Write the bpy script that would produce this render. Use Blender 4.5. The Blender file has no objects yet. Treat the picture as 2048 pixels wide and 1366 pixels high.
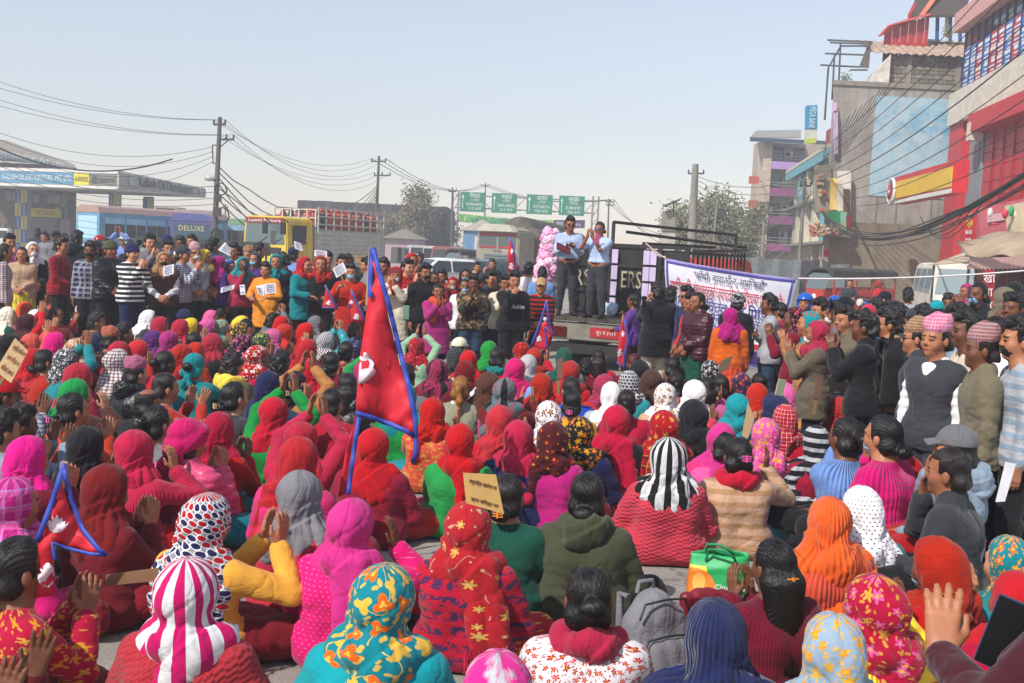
import bpy, bmesh, math, random
import numpy as np
from mathutils import Vector, Matrix, Euler
R = math.radians
random.seed(7); rng = np.random.default_rng(7)
SC = bpy.context.scene
COL = SC.collection

# ------------------------------------------------------------------ camera, sky, sun, exposure
CAM_H, FPX, PITCH, ROLL = 1.95, 2100.0, R(5.03), R(2.7)
_f = np.array([0, math.cos(PITCH), -math.sin(PITCH)]); _u0 = np.array([0, math.sin(PITCH), math.cos(PITCH)]); _r0 = np.array([1.0, 0, 0])
_up = math.cos(ROLL) * _u0 - math.sin(ROLL) * _r0
_rt = math.cos(ROLL) * _r0 + math.sin(ROLL) * _u0
cam_data = bpy.data.cameras.new('camera'); cam = bpy.data.objects.new('camera', cam_data); COL.objects.link(cam)
cam_data.sensor_width = 36; cam_data.lens = FPX / 2048 * 36; cam_data.clip_start = .05; cam_data.clip_end = 3000
cam.matrix_world = Matrix(((_rt[0], _up[0], -_f[0], 0), (_rt[1], _up[1], -_f[1], 0), (_rt[2], _up[2], -_f[2], CAM_H), (0, 0, 0, 1)))
SC.camera = cam
SUN_EL, SUN_AZ = R(44), R(222)            # azimuth measured clockwise from +Y (the view direction)
W = bpy.data.worlds.new('World'); SC.world = W; W.use_nodes = True
_nt = W.node_tree; _sky = _nt.nodes.new('ShaderNodeTexSky'); _sky.sky_type = 'NISHITA'; _sky.sun_disc = False
_sky.sun_elevation = SUN_EL; _sky.sun_rotation = SUN_AZ; _sky.air_density = 1.6; _sky.dust_density = .3; _sky.ozone_density = 5.0
_bg = _nt.nodes['Background']; _bg.inputs[1].default_value = .12; _hs = _nt.nodes.new('ShaderNodeHueSaturation'); _hs.inputs['Saturation'].default_value = .6; _hs.inputs['Value'].default_value = 1.17      # milky winter haze over the whole sky
_tm = _nt.nodes.new('ShaderNodeMix'); _tm.data_type = 'RGBA'; _tm.blend_type = 'MULTIPLY'; _tm.inputs[0].default_value = 1; _tm.inputs[7].default_value = (1, .955, .99, 1)
_nt.links.new(_sky.outputs[0], _hs.inputs['Color']); _nt.links.new(_hs.outputs[0], _tm.inputs[6]); _nt.links.new(_tm.outputs[2], _bg.inputs[0])
sun_d = bpy.data.lights.new('sun', 'SUN'); sun = bpy.data.objects.new('sun', sun_d); COL.objects.link(sun)
sun_d.energy = 4.7; sun_d.angle = R(.6); sun_d.color = (1, .95, .87)
_sv = Vector((math.sin(SUN_AZ) * math.cos(SUN_EL), math.cos(SUN_AZ) * math.cos(SUN_EL), math.sin(SUN_EL)))
sun.rotation_euler = _sv.to_track_quat('Z', 'Y').to_euler()
SC.view_settings.view_transform = 'Standard'; SC.view_settings.look = 'None'; SC.view_settings.gamma = 1; SC.view_settings.exposure = .12
SC.view_settings.use_curve_mapping = False
HAZE = .0026
SC.cycles.max_bounces = 6; SC.cycles.diffuse_bounces = 3; SC.cycles.glossy_bounces = 2; SC.cycles.transmission_bounces = 3; SC.cycles.transparent_max_bounces = 12; SC.cycles.volume_bounces = 1

def P(px, py, d):
    """point of the place seen at photo pixel (px, py) when it stands d metres ahead of the camera"""
    x, y = (px - 1024) / FPX, (683 - py) / FPX
    v = _f + x * _rt + y * _up
    return Vector((v[0] * d / v[1], d, CAM_H + v[2] * d / v[1]))
def PG(px, py, z=0.0):
    """point at height z seen at that pixel"""
    x, y = (px - 1024) / FPX, (683 - py) / FPX
    v = _f + x * _rt + y * _up; t = (z - CAM_H) / v[2]
    return Vector((v[0] * t, v[1] * t, z))

# ------------------------------------------------------------------ small helpers
def s2l(c): return c / 12.92 if c <= .04045 else ((c + .055) / 1.055) ** 2.4
def rgb(h, m=1.0):
    h = h.lstrip('#'); return tuple(s2l(int(h[i:i + 2], 16) / 255) * m for i in (0, 2, 4)) + (1,)
def tag(o, label=None, cat=None, group=None, kind=None):
    if label: o['label'] = label
    if cat: o['category'] = cat
    if group: o['group'] = group
    if kind: o['kind'] = kind
    return o
def empty(name, loc=(0, 0, 0), rz=0, label=None, cat=None, group=None, kind=None):
    o = bpy.data.objects.new(name, None); COL.objects.link(o); o.empty_display_size = .1
    o.location = loc; o.rotation_euler = (0, 0, rz); return tag(o, label, cat, group, kind)
def link(name, me, mats=None, parent=None, loc=None, rot=None, scale=None):
    """one object on a mesh (shared or not); materials sit on the object"""
    o = bpy.data.objects.new(name, me); COL.objects.link(o)
    if mats is not None:
        if not isinstance(mats, (list, tuple)): mats = [mats]
        while len(me.materials) < len(mats): me.materials.append(None)
        for i, m in enumerate(mats):
            o.material_slots[i].link = 'OBJECT'; o.material_slots[i].material = m
    if parent: o.parent = parent
    if loc is not None: o.location = loc
    if rot is not None: o.rotation_euler = rot
    if scale is not None: o.scale = scale
    return o
def mesh_np(name, V, F, smooth=True):
    me = bpy.data.meshes.new(name); V = np.asarray(V, 'f4'); F = np.asarray(F, 'i4')
    me.vertices.add(len(V)); me.vertices.foreach_set('co', V.ravel())
    k = F.shape[1]; me.loops.add(F.size); me.loops.foreach_set('vertex_index', F.ravel())
    me.polygons.add(len(F)); me.polygons.foreach_set('loop_start', np.arange(0, F.size, k, dtype='i4'))
    if smooth: me.polygons.foreach_set('use_smooth', np.ones(len(F), bool))
    me.update(calc_edges=True); return me
class MB:
    """collects boxes, bars, tubes and prisms; build() links them as one mesh object"""
    def __init__(s): s.v = []; s.f = []; s.mi = []; s.sm = []
    def add(s, vs, fs, mi=0, sm=False):
        b = len(s.v); s.v += [tuple(v) for v in vs]; s.f += [tuple(b + i for i in f) for f in fs]; s.mi += [mi] * len(fs); s.sm += [sm] * len(fs); return s
    def box(s, x0, x1, y0, y1, z0, z1, mi=0, M=None):
        vs = [Vector(p) for p in ((x0, y0, z0), (x1, y0, z0), (x1, y1, z0), (x0, y1, z0), (x0, y0, z1), (x1, y0, z1), (x1, y1, z1), (x0, y1, z1))]
        if M: vs = [M @ v for v in vs]
        return s.add(vs, [(0, 3, 2, 1), (4, 5, 6, 7), (0, 1, 5, 4), (1, 2, 6, 5), (2, 3, 7, 6), (3, 0, 4, 7)], mi)
    def bar(s, a, b, w, h=None, mi=0):
        """rectangular bar from a to b"""
        a, b = Vector(a), Vector(b); d = (b - a); L = d.length
        q = d.to_track_quat('Y', 'Z').to_matrix().to_4x4(); q.translation = a; h = h or w
        return s.box(-w / 2, w / 2, 0, L, -h / 2, h / 2, mi, q)
    def tube(s, pts, r, n=8, mi=0, cap=True, sm=True):
        pts = [Vector(p) for p in pts]; m = len(pts); rs = r if isinstance(r, (list, tuple)) else [r] * m
        vs = []; prev = None
        for i, p in enumerate(pts):
            t = (pts[min(i + 1, m - 1)] - pts[max(i - 1, 0)]).normalized()
            ref = prev if prev is not None else (Vector((0, 0, 1)) if abs(t.z) < .9 else Vector((1, 0, 0)))
            a = t.cross(ref).normalized(); b = a.cross(t).normalized(); prev = b
            for k in range(n):
                th = 2 * math.pi * k / n; vs.append(p + (a * math.cos(th) + b * math.sin(th)) * rs[i])
        fs = [(i * n + k, i * n + (k + 1) % n, (i + 1) * n + (k + 1) % n, (i + 1) * n + k) for i in range(m - 1) for k in range(n)]
        s.add(vs, fs, mi, sm)
        if cap: s.add(vs[:n], [tuple(range(n))], mi); s.add(vs[-n:], [tuple(reversed(range(n)))], mi)
        return s
    def lathe(s, prof, c=(0, 0, 0), n=16, axis='Z', mi=0, M=None):
        """prof: (radius, height) pairs"""
        vs = []
        for r, h in prof:
            for k in range(n):
                th = 2 * math.pi * k / n; p = (r * math.cos(th), r * math.sin(th), h)
                if axis == 'X': p = (p[2], p[0], p[1])
                elif axis == 'Y': p = (p[0], p[2], -p[1])
                p = Vector(p) + Vector(c); vs.append(M @ p if M else p)
        fs = [(i * n + k, i * n + (k + 1) % n, (i + 1) * n + (k + 1) % n, (i + 1) * n + k) for i in range(len(prof) - 1) for k in range(n)]
        s.add(vs, fs, mi, True)
        if prof[0][0] > 1e-4: s.add(vs[:n], [tuple(reversed(range(n)))], mi)
        if prof[-1][0] > 1e-4: s.add(vs[-n:], [tuple(range(n))], mi)
        return s
    def prism(s, poly, y0, y1, mi=0, M=None):
        """polygon in x-z pulled along y"""
        n = len(poly); vs = [Vector((p[0], y0, p[1])) for p in poly] + [Vector((p[0], y1, p[1])) for p in poly]
        if M: vs = [M @ v for v in vs]
        fs = [tuple(range(n)), tuple(reversed(range(n, 2 * n)))] + [(i, i + n, (i + 1) % n + n, (i + 1) % n) for i in range(n)]
        return s.add(vs, fs, mi)
    def quadslab(s, q, t, mi=0):
        """four corner points pulled back by vector t"""
        q = [Vector(p) for p in q]; t = Vector(t); vs = q + [p + t for p in q]
        return s.add(vs, [(0, 1, 2, 3), (7, 6, 5, 4), (0, 4, 5, 1), (1, 5, 6, 2), (2, 6, 7, 3), (3, 7, 4, 0)], mi)
    def mesh(s, name):
        me = bpy.data.meshes.new(name); me.from_pydata([tuple(v) for v in s.v], [], s.f); me.polygons.foreach_set('material_index', s.mi)
        me.polygons.foreach_set('use_smooth', s.sm)
        bm = bmesh.new(); bm.from_mesh(me); bmesh.ops.recalc_face_normals(bm, faces=bm.faces); bm.to_mesh(me); bm.free()
        me.update(); return me
    def build(s, name, mats, parent=None, loc=None, rot=None, bevel=0, scale=None):
        me = s.mesh(name)
        if bevel:
            bm = bmesh.new(); bm.from_mesh(me); bmesh.ops.remove_doubles(bm, verts=bm.verts, dist=1e-5)
            es = [e for e in bm.edges if len(e.link_faces) == 2 and e.calc_face_angle(0) > .6]
            bmesh.ops.bevel(bm, geom=es, offset=bevel, segments=2, affect='EDGES', clamp_overlap=True); bm.to_mesh(me); bm.free()
        return link(name, me, mats, parent, loc, rot, scale)
def text(body, size, mat, parent, M=None, loc=(0, 0, 0), rot=(0, 0, 0), ext=.002, al='CENTER', sx=1.0, name='lettering', shear=0, fit=None):
    c = bpy.data.curves.new(name, 'FONT'); c.body = body; c.size = size; c.extrude = ext; c.align_x = al; c.align_y = 'CENTER'; c.resolution_u = 2; c.shear = shear
    o = bpy.data.objects.new(name, c); COL.objects.link(o); c.materials.append(mat); o.parent = parent
    if M is not None: o.matrix_local = M
    else: o.location = loc; o.rotation_euler = rot
    o.scale = (sx, 1, 1)
    if fit:
        bpy.context.view_layer.update(); w = o.dimensions.x
        if w > 1e-4: o.scale = (o.scale[0] * fit / w, 1, 1)
    return o

# ------------------------------------------------------------------ materials
class NT:
    def __init__(s, name):
        s.m = bpy.data.materials.new(name); s.m.use_nodes = True; s.t = s.m.node_tree; s.b = s.t.nodes['Principled BSDF']
    def n(s, typ, *ins, out=0, **kw):
        nd = s.t.nodes.new('ShaderNode' + typ)
        for k, v in kw.items(): setattr(nd, k, v)
        for i, v in enumerate(ins):
            if v is not None: s.put(nd.inputs[i], v)
        return nd.outputs[out] if out is not None else nd
    def put(s, sock, v):
        if isinstance(v, bpy.types.NodeSocket): s.t.links.new(v, sock)
        else: sock.default_value = v
    def math(s, op, a, b=None, c=None): return s.n('Math', a, b, c, operation=op)
    def ramp(s, fac, stops, interp='LINEAR'):
        nd = s.n('ValToRGB', fac, out=None); cr = nd.color_ramp; cr.interpolation = interp
        while len(cr.elements) < len(stops): cr.elements.new(.5)
        for e, (p, c) in zip(cr.elements, stops): e.position = p; e.color = c
        return nd.outputs[0]
    def mix(s, f, a, b, blend='MIX'):
        nd = s.n('Mix', out=None, data_type='RGBA', blend_type=blend); s.put(nd.inputs[0], f); s.put(nd.inputs[6], a); s.put(nd.inputs[7], b); return nd.outputs[2]
    def noise(s, vec, scale, detail=3, rough=.5, out=0):
        nd = s.n('TexNoise', out=None); 
        if vec is not None: s.put(nd.inputs['Vector'], vec)
        s.put(nd.inputs['Scale'], scale); s.put(nd.inputs['Detail'], detail); s.put(nd.inputs['Roughness'], rough); return nd.outputs[out]
    def bump(s, h, st=.3, dist=.01):
        nd = s.n('Bump', out=None); s.put(nd.inputs['Height'], h); nd.inputs['Strength'].default_value = st; nd.inputs['Distance'].default_value = dist
        s.t.links.new(nd.outputs[0], s.b.inputs['Normal'])
    def set(s, **kw):
        for k, v in kw.items(): s.put(s.b.inputs[k.replace('_', ' ')], v)
        return s.m
_mc = {}
def paint(col, rough=.5, metal=0, wear=.12, spec=.4, name='paint', scale=3, bump=0, dust=0):
    """plain coat with slight mottling, optional road dust"""
    key = (col, rough, metal, wear, name, scale, bump, dust)
    if key in _mc: return _mc[key]
    t = NT(name); c = rgb(col) if isinstance(col, str) else col
    oc = t.n('TexCoord', out=3)
    nz = t.noise(oc, scale, 5, .65)
    k = t.n('MapRange', nz, .3, .7, 1 - wear * 1.6, 1 + wear)
    cc = t.mix(1.0, c, t.n('CombineXYZ', k, k, k), 'MULTIPLY')
    if dust: cc = t.mix(t.math('MULTIPLY', t.n('MapRange', t.noise(oc, scale * .6, 6, .7), .35, .75, 0, 1), dust), cc, (.30, .25, .19, 1))
    t.set(Base_Color=cc, Roughness=t.n('MapRange', nz, .3, .7, max(.02, rough - .1), min(1, rough + .12)), Metallic=metal)
    t.b.inputs['Specular IOR Level'].default_value = spec
    if bump: t.bump(t.noise(oc, scale * 8, 4, .6), bump, .01)
    _mc[key] = t.m; return t.m
def glass(col='2a3338', rough=.08):
    key = ('glass', col, rough)
    if key in _mc: return _mc[key]
    t = NT('window_glass'); t.set(Base_Color=rgb(col), Roughness=rough); t.b.inputs['Specular IOR Level'].default_value = .8; _mc[key] = t.m; return t.m
CN = dict(red='b5142a', scarlet='c02322', crimson='a0142a', maroon='6e1022', darkred='8f0f1e', pink='d8609a', hotpink='d4267c', magenta='b01f70', rose='d8486a', coral='e05848', orange='e4582a', amber='e0962a',
    yellow='f2cf3a', mustard='a8793f', olive='4a4c34', green='128a3c', darkgreen='0c4a3a', teal='0e7f86', turq='1f979e', mint='9fc9a2', blue='2a52b4', lightblue='7a9ee0', navy='1f2450', purple='5a2a86', lilac='a987c8',
    white='ece9ea', cream='e6d8c0', beige='c9a384', tan='b28a62', brown='4f2d22', grey='77757a', lightgrey='b4b6bc', darkgrey='3a3b42', black='17171b', denim='2c4058', khaki='6d6350', peach='e0a080', sage='9b9b80', steel='8fa2b4', gold='d8a848', wine='4a1420', sky='88c0dc', paleblue='b4c6e6')
CW = dict(hotpink='hot pink', darkred='dark red', darkgreen='dark green', turq='turquoise', lightblue='light blue', lightgrey='light grey', darkgrey='charcoal', denim='blue denim', paleblue='pale blue', sky='sky blue', steel='blue grey', wine='wine red', rose='rose pink')
def cw(c): return CW.get(c, c)
def fab(spec):
    """fabric from 'pattern.colour.colour2.colour3'"""
    if spec in _mc: return _mc[spec]
    p = spec.split('.'); kind = p[0]; cs = [rgb(CN[c], .95) for c in p[1:]]
    t = NT('fabric_' + kind); A = t.n('Attribute', out=1, attribute_name='puv')
    rnd = t.n('ObjectInfo', out=5)
    A = t.n('VectorMath', A, t.n('CombineXYZ', t.math('MULTIPLY', rnd, 3.7), t.math('MULTIPLY', rnd, 1.9), 0.0), operation='ADD')
    sp = t.n('SeparateXYZ', A, out=None); u, v = sp.outputs[0], sp.outputs[1]
    oc = t.n('TexCoord', out=3)
    base = cs[0]; h = None
    def band(x, per, duty, off=0.0): return t.math('LESS_THAN', t.math('FRACT', t.math('ADD', t.math('DIVIDE', x, per), 50.0 + off)), duty)
    def lattice(per, shear=.5):
        uu = t.math('ADD', t.math('DIVIDE', u, per), t.math('MULTIPLY', t.math('DIVIDE', v, per * .87), shear))
        nd = t.n('TexVoronoi', out=None, voronoi_dimensions='2D'); t.put(nd.inputs['Vector'], t.n('CombineXYZ', uu, t.math('DIVIDE', v, per * .87), 0.0)); nd.inputs['Scale'].default_value = 1; nd.inputs['Randomness'].default_value = 0; return nd
    def flowers(per, n, size, rand=.75, colr=None, on=None):
        nd = t.n('TexVoronoi', out=None, voronoi_dimensions='2D'); t.put(nd.inputs['Vector'], A); nd.inputs['Scale'].default_value = 1 / per; nd.inputs['Randomness'].default_value = rand
        rel = t.n('VectorMath', A, nd.outputs['Position'], operation='SUBTRACT')
        s3 = t.n('SeparateXYZ', rel, out=None); ang = t.math('ARCTAN2', s3.outputs[1], s3.outputs[0]); rr = t.n('VectorMath', t.n('VectorMath', rel, (1, 1, 0), operation='MULTIPLY'), operation='LENGTH', out=1)
        cr = t.n('SeparateColor', nd.outputs['Color'], out=None)
        ph = t.math('MULTIPLY', cr.outputs[0], 6.28)
        pet = t.math('ADD', size * .72, t.math('MULTIPLY', t.math('COSINE', t.math('ADD', t.math('MULTIPLY', ang, float(n)), ph)), size * .28))
        pet = t.math('MULTIPLY', pet, t.math('ADD', .6, t.math('MULTIPLY', cr.outputs[1], .5)))
        return t.math('LESS_THAN', rr, pet), t.math('LESS_THAN', rr, t.math('MULTIPLY', pet, .35)), cr
    if kind == 'stripe': base = t.mix(band(u, .058, .5), cs[0], cs[1])
    elif kind == 'hstripe': base = t.mix(band(v, .07, .42), cs[0], cs[1])
    elif kind == 'zebra':
        w = t.math('ADD', u, t.math('MULTIPLY', t.math('ABSOLUTE', t.math('SUBTRACT', t.math('FRACT', t.math('ADD', t.math('DIVIDE', v, .05), 40.0)), .5)), .05)); base = t.mix(band(w, .026, .5), cs[0], cs[1])
    elif kind in ('plaid', 'check', 'topi'):
        per = {'plaid': .075, 'check': .03, 'topi': .022}[kind]
        c2 = cs[1]; c3 = cs[2] if len(cs) > 2 else cs[1]
        b1, b2 = band(u, per, .42), band(v, per, .42)
        base = t.mix(t.math('MULTIPLY', b1, .6), cs[0], c2); base = t.mix(t.math('MULTIPLY', b2, .6), base, c2)
        base = t.mix(t.math('MULTIPLY', t.math('MAXIMUM', band(u, per, .07, .7), band(v, per, .07, .7)), .8), base, c3)
        if kind == 'topi':
            dg = t.math('ADD', u, t.math('MULTIPLY', t.math('ABSOLUTE', t.math('SUBTRACT', t.math('FRACT', t.math('ADD', t.math('DIVIDE', v, .045), 40.0)), .5)), .06))
            base = t.mix(t.math('MULTIPLY', band(dg, .018, .4), .8), base, c3)
    elif kind == 'dots':
        nd = lattice(.022); base = t.mix(t.math('LESS_THAN', nd.outputs['Distance'], .17), cs[0], cs[1])
    elif kind == 'hex':
        nd = lattice(.036); cr = t.n('SeparateColor', nd.outputs['Color'], out=None); c = t.mix(t.math('GREATER_THAN', cr.outputs[0], .5), cs[1], cs[2])
        base = t.mix(t.math('LESS_THAN', nd.outputs['Distance'], .40), cs[0], c); base = t.mix(t.math('GREATER_THAN', nd.outputs['Distance'], .5), base, rgb(CN['lightgrey'], .6))
    elif kind in ('floral', 'ditsy', 'leafy', 'embr', 'print'):
        per, n, size = dict(floral=(.06, 5, .024), ditsy=(.03, 5, .0115), leafy=(.075, 3, .033), embr=(.07, 6, .024), print=(.045, 4, .016))[kind]
        # some coordinates wander so the motifs do not sit on a grid
        m1, c1, cr = flowers(per, n, size)
        c2 = cs[1]; c3 = cs[2] if len(cs) > 2 else cs[1]
        if kind in ('floral', 'leafy', 'ditsy', 'print'):
            m2, _, _ = flowers(per * .55, 2, size * .42, 1.0); base = t.mix(t.math('MULTIPLY', m2, .85), base, c3)
        if kind in ('leafy', 'embr'):
            nz = t.noise(A, 1 / per * .55, 1, .4); ln = t.math('LESS_THAN', t.math('ABSOLUTE', t.math('SUBTRACT', t.math('FRACT', t.math('MULTIPLY', nz, 3.0)), .5)), .022 if kind == 'leafy' else .012)
            ln = t.math('MULTIPLY', ln, t.math('GREATER_THAN', t.noise(A, 15, 1, .5), .42 if kind == 'leafy' else .55))
            base = t.mix(t.math('MULTIPLY', ln, .9), base, rgb(CN['gold'] if kind == 'leafy' else 'c8a888'))
        if kind == 'embr': m1 = t.math('MULTIPLY', m1, t.math('GREATER_THAN', cr.outputs[2], .68))
        base = t.mix(m1, base, t.mix(t.math('GREATER_THAN', cr.outputs[0], .5), c2, c3)); base = t.mix(c1, base, rgb({'ditsy': CN['amber'], 'embr': 'd0b088'}.get(kind, CN['gold'])))
    elif kind == 'camo':
        nz = t.noise(oc, 14, 3, .6); base = t.ramp(nz, [(0, cs[0]), (.43, cs[1]), (.52, cs[2]), (.6, cs[3])], 'CONSTANT')
    elif kind == 'scroll':
        nz = t.noise(A, 26, 1, .5); k = t.math('FRACT', t.math('MULTIPLY', nz, 7.0)); base = t.mix(t.math('LESS_THAN', k, .35), cs[0], cs[1])
        if len(cs) > 2: base = t.mix(band(u, .16, .3), base, cs[2])
    elif kind == 'tie':
        nz = t.noise(A, 9, 4, .6); base = t.mix(t.n('MapRange', nz, .52, .62, 0, 1), cs[0], cs[1])
    elif kind == 'patch':   # dark yarn flowers in rows on a knitted back
        rowm = t.math('MULTIPLY', t.math('LESS_THAN', t.math('ABSOLUTE', t.math('SUBTRACT', t.math('FRACT', t.math('ADD', t.math('DIVIDE', v, .07), 50.0)), .5)), .32), t.math('GREATER_THAN', t.noise(A, 34, 2, .6), .5))
        base = t.mix(t.math('MULTIPLY', rowm, .9), cs[0], cs[1])
    # slight fading and lint so no cloth is one flat colour
    nz = t.noise(oc, 7, 4, .6); k = t.n('MapRange', nz, .3, .7, .84, 1.1)
    rv = t.n('MapRange', t.math('FRACT', t.math('MULTIPLY', rnd, 7.31)), 0, 1, .74, 1.08); k = t.math('MULTIPLY', k, rv)
    base = t.n('HueSaturation', t.n('MapRange', rnd, 0, 1, .488, .512), t.n('MapRange', t.math('FRACT', t.math('MULTIPLY', rnd, 3.77)), 0, 1, .97, 1.06), 1.0, 1.0, base)
    col = t.mix(1.0, base, t.n('CombineXYZ', k, k, k), 'MULTIPLY')
    t.set(Base_Color=col, Roughness=.85); t.b.inputs['Specular IOR Level'].default_value = .2
    if kind not in ('puff', 'satin', 'leather'): t.b.inputs['Sheen Weight'].default_value = .12; t.b.inputs['Sheen Roughness'].default_value = .5
    # creases: thin ridges stretched down the drape, plus a fine weave
    sA = t.n('VectorMath', A, (8, 2.6, 1), operation='MULTIPLY'); sA = t.n('VectorMath', sA, t.n('VectorMath', t.noise(oc, 6, 2, .5, out=1), (1.3, 1.3, 0), operation='MULTIPLY'), operation='ADD')
    r1 = t.math('POWER', t.math('SUBTRACT', 1.0, t.math('ABSOLUTE', t.math('MULTIPLY', t.math('SUBTRACT', t.noise(sA, 1.0, 2, .45), .5), 5.0))), 3.0)
    r2 = t.math('POWER', t.math('SUBTRACT', 1.0, t.math('ABSOLUTE', t.math('MULTIPLY', t.math('SUBTRACT', t.noise(t.n('VectorMath', oc, (1, 1, 1.7), operation='MULTIPLY'), 11, 2, .5), .5), 5.0))), 3.0)
    cre = t.math('ADD', t.math('MULTIPLY', t.math('MAXIMUM', r1, 0.0), -.6), t.math('MULTIPLY', t.math('MAXIMUM', r2, 0.0), -.2)); cre = t.math('ADD', cre, t.math('MULTIPLY', t.noise(oc, 300, 2, .6), .10))
    if kind == 'knit': h = t.math('ADD', t.math('MULTIPLY', cre, .7), t.math('MULTIPLY', t.math('SINE', t.math('MULTIPLY', u, 520.0)), t.math('ADD', .35, t.math('MULTIPLY', t.math('SINE', t.math('MULTIPLY', v, 420.0)), .2)))); st = .5
    elif kind == 'rib': h = t.math('ADD', t.math('MULTIPLY', cre, .6), t.math('MULTIPLY', t.math('SINE', t.math('MULTIPLY', u, 330.0)), .7)); st = .6
    elif kind == 'cable': h = t.math('ADD', cre, t.math('MULTIPLY', t.math('MULTIPLY', t.math('SINE', t.math('MULTIPLY', u, 230.0)), t.math('SINE', t.math('ADD', t.math('MULTIPLY', v, 260.0), t.math('MULTIPLY', t.math('SIGN', t.math('SINE', t.math('MULTIPLY', u, 115.0))), 1.5)))), .7)); st = .6
    elif kind == 'fleece' or kind == 'patch': h = t.math('ADD', t.math('MULTIPLY', t.noise(oc, 160, 4, .7), 1.4), cre); st = .55
    else: h = cre; st = .75
    if kind == 'leather' or kind == 'puff' or kind == 'satin': t.b.inputs['Roughness'].default_value = .38; t.b.inputs['Specular IOR Level'].default_value = .45
    t.bump(h, st, .010)
    _mc[spec] = t.m; return t.m
def skin(i):
    key = ('skin', i)
    if key in _mc: return _mc[key]
    c = ['a86f50', '8f5a3e', '6d422d', 'bb8464'][i]; t = NT('skin'); oc = t.n('TexCoord', out=3); nz = t.noise(oc, 30, 4, .6)
    k = t.n('MapRange', nz, .3, .7, .88, 1.08); cc = t.mix(1.0, rgb(c), t.n('CombineXYZ', k, k, k), 'MULTIPLY')
    t.set(Base_Color=cc, Roughness=.5); t.b.inputs['Specular IOR Level'].default_value = .35; t.bump(t.noise(oc, 120, 3, .6), .12, .004)
    t.b.inputs['Subsurface Weight'].default_value = .06; t.b.inputs['Subsurface Radius'].default_value = (.01, .004, .002)
    _mc[key] = t.m; return t.m
def hairmat(c='120d0b'):
    key = ('hair', c)
    if key in _mc: return _mc[key]
    t = NT('hair'); A = t.n('Attribute', out=1, attribute_name='puv'); st = t.n('VectorMath', A, (230, 10, 1), operation='MULTIPLY'); nz = t.noise(st, 1.0, 3, .6)
    k = t.n('MapRange', nz, .3, .7, .55, 1.5); t.set(Base_Color=t.mix(1.0, rgb(c), t.n('CombineXYZ', k, k, k), 'MULTIPLY'), Roughness=.42); t.bump(nz, .9, .005)
    t.b.inputs['Specular IOR Level'].default_value = .38
    _mc[key] = t.m; return t.m
# ------------------------------------------------------------------ bodies and clothes from rounded-cone fields
def V3(*a): return np.array(a, float)
def sdf_grid(prims, vox, cuts=(), pad=.02):
    lo = np.min([np.minimum(p[0], p[1]) - max(p[2], p[3]) if p[5] is None else p[0] - np.max(p[5]) for p in prims], axis=0) - pad
    hi = np.max([np.maximum(p[0], p[1]) + max(p[2], p[3]) if p[5] is None else p[0] + np.max(p[5]) for p in prims], axis=0) + pad
    n = np.ceil((hi - lo) / vox).astype(int) + 1
    D = np.full(n, 1.0, 'f4')
    for a, b, ra, rb, k, el in prims:
        rm = (max(ra, rb) if el is None else np.max(el)) + k + 2 * vox
        i0 = np.maximum(0, np.floor((np.minimum(a, b) - rm - lo) / vox).astype(int)); i1 = np.minimum(n, np.ceil((np.maximum(a, b) + rm - lo) / vox).astype(int) + 1)
        X, Y, Z = [((np.arange(i0[j], i1[j]) * vox + lo[j]).astype('f4')).reshape([-1 if q == j else 1 for q in range(3)]) for j in range(3)]
        px, py, pz = X - a[0], Y - a[1], Z - a[2]
        if el is not None:
            q = np.sqrt((px / el[0]) ** 2 + (py / el[1]) ** 2 + (pz / el[2]) ** 2); d = (q - 1) * min(el)
        else:
            ba = b - a; L = float(ba @ ba)
            if L < 1e-9: d = np.sqrt(px * px + py * py + pz * pz) - ra
            else:
                t = np.clip((px * ba[0] + py * ba[1] + pz * ba[2]) / L, 0, 1)
                d = np.sqrt((px - t * ba[0]) ** 2 + (py - t * ba[1]) ** 2 + (pz - t * ba[2]) ** 2) - (ra + (rb - ra) * t)
        sl = tuple(slice(i0[j], i1[j]) for j in range(3)); S = D[sl]
        h = np.maximum(k - np.abs(S - d), 0) / max(k, 1e-6); D[sl] = np.minimum(S, d) - h * h * k * .25
    if cuts:
        X, Y, Z = [((np.arange(n[j]) * vox + lo[j]).astype('f4')).reshape([-1 if q == j else 1 for q in range(3)]) for j in range(3)]
        for c in cuts: D = np.maximum(D, c(X, Y, Z))
    return D, lo
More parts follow.
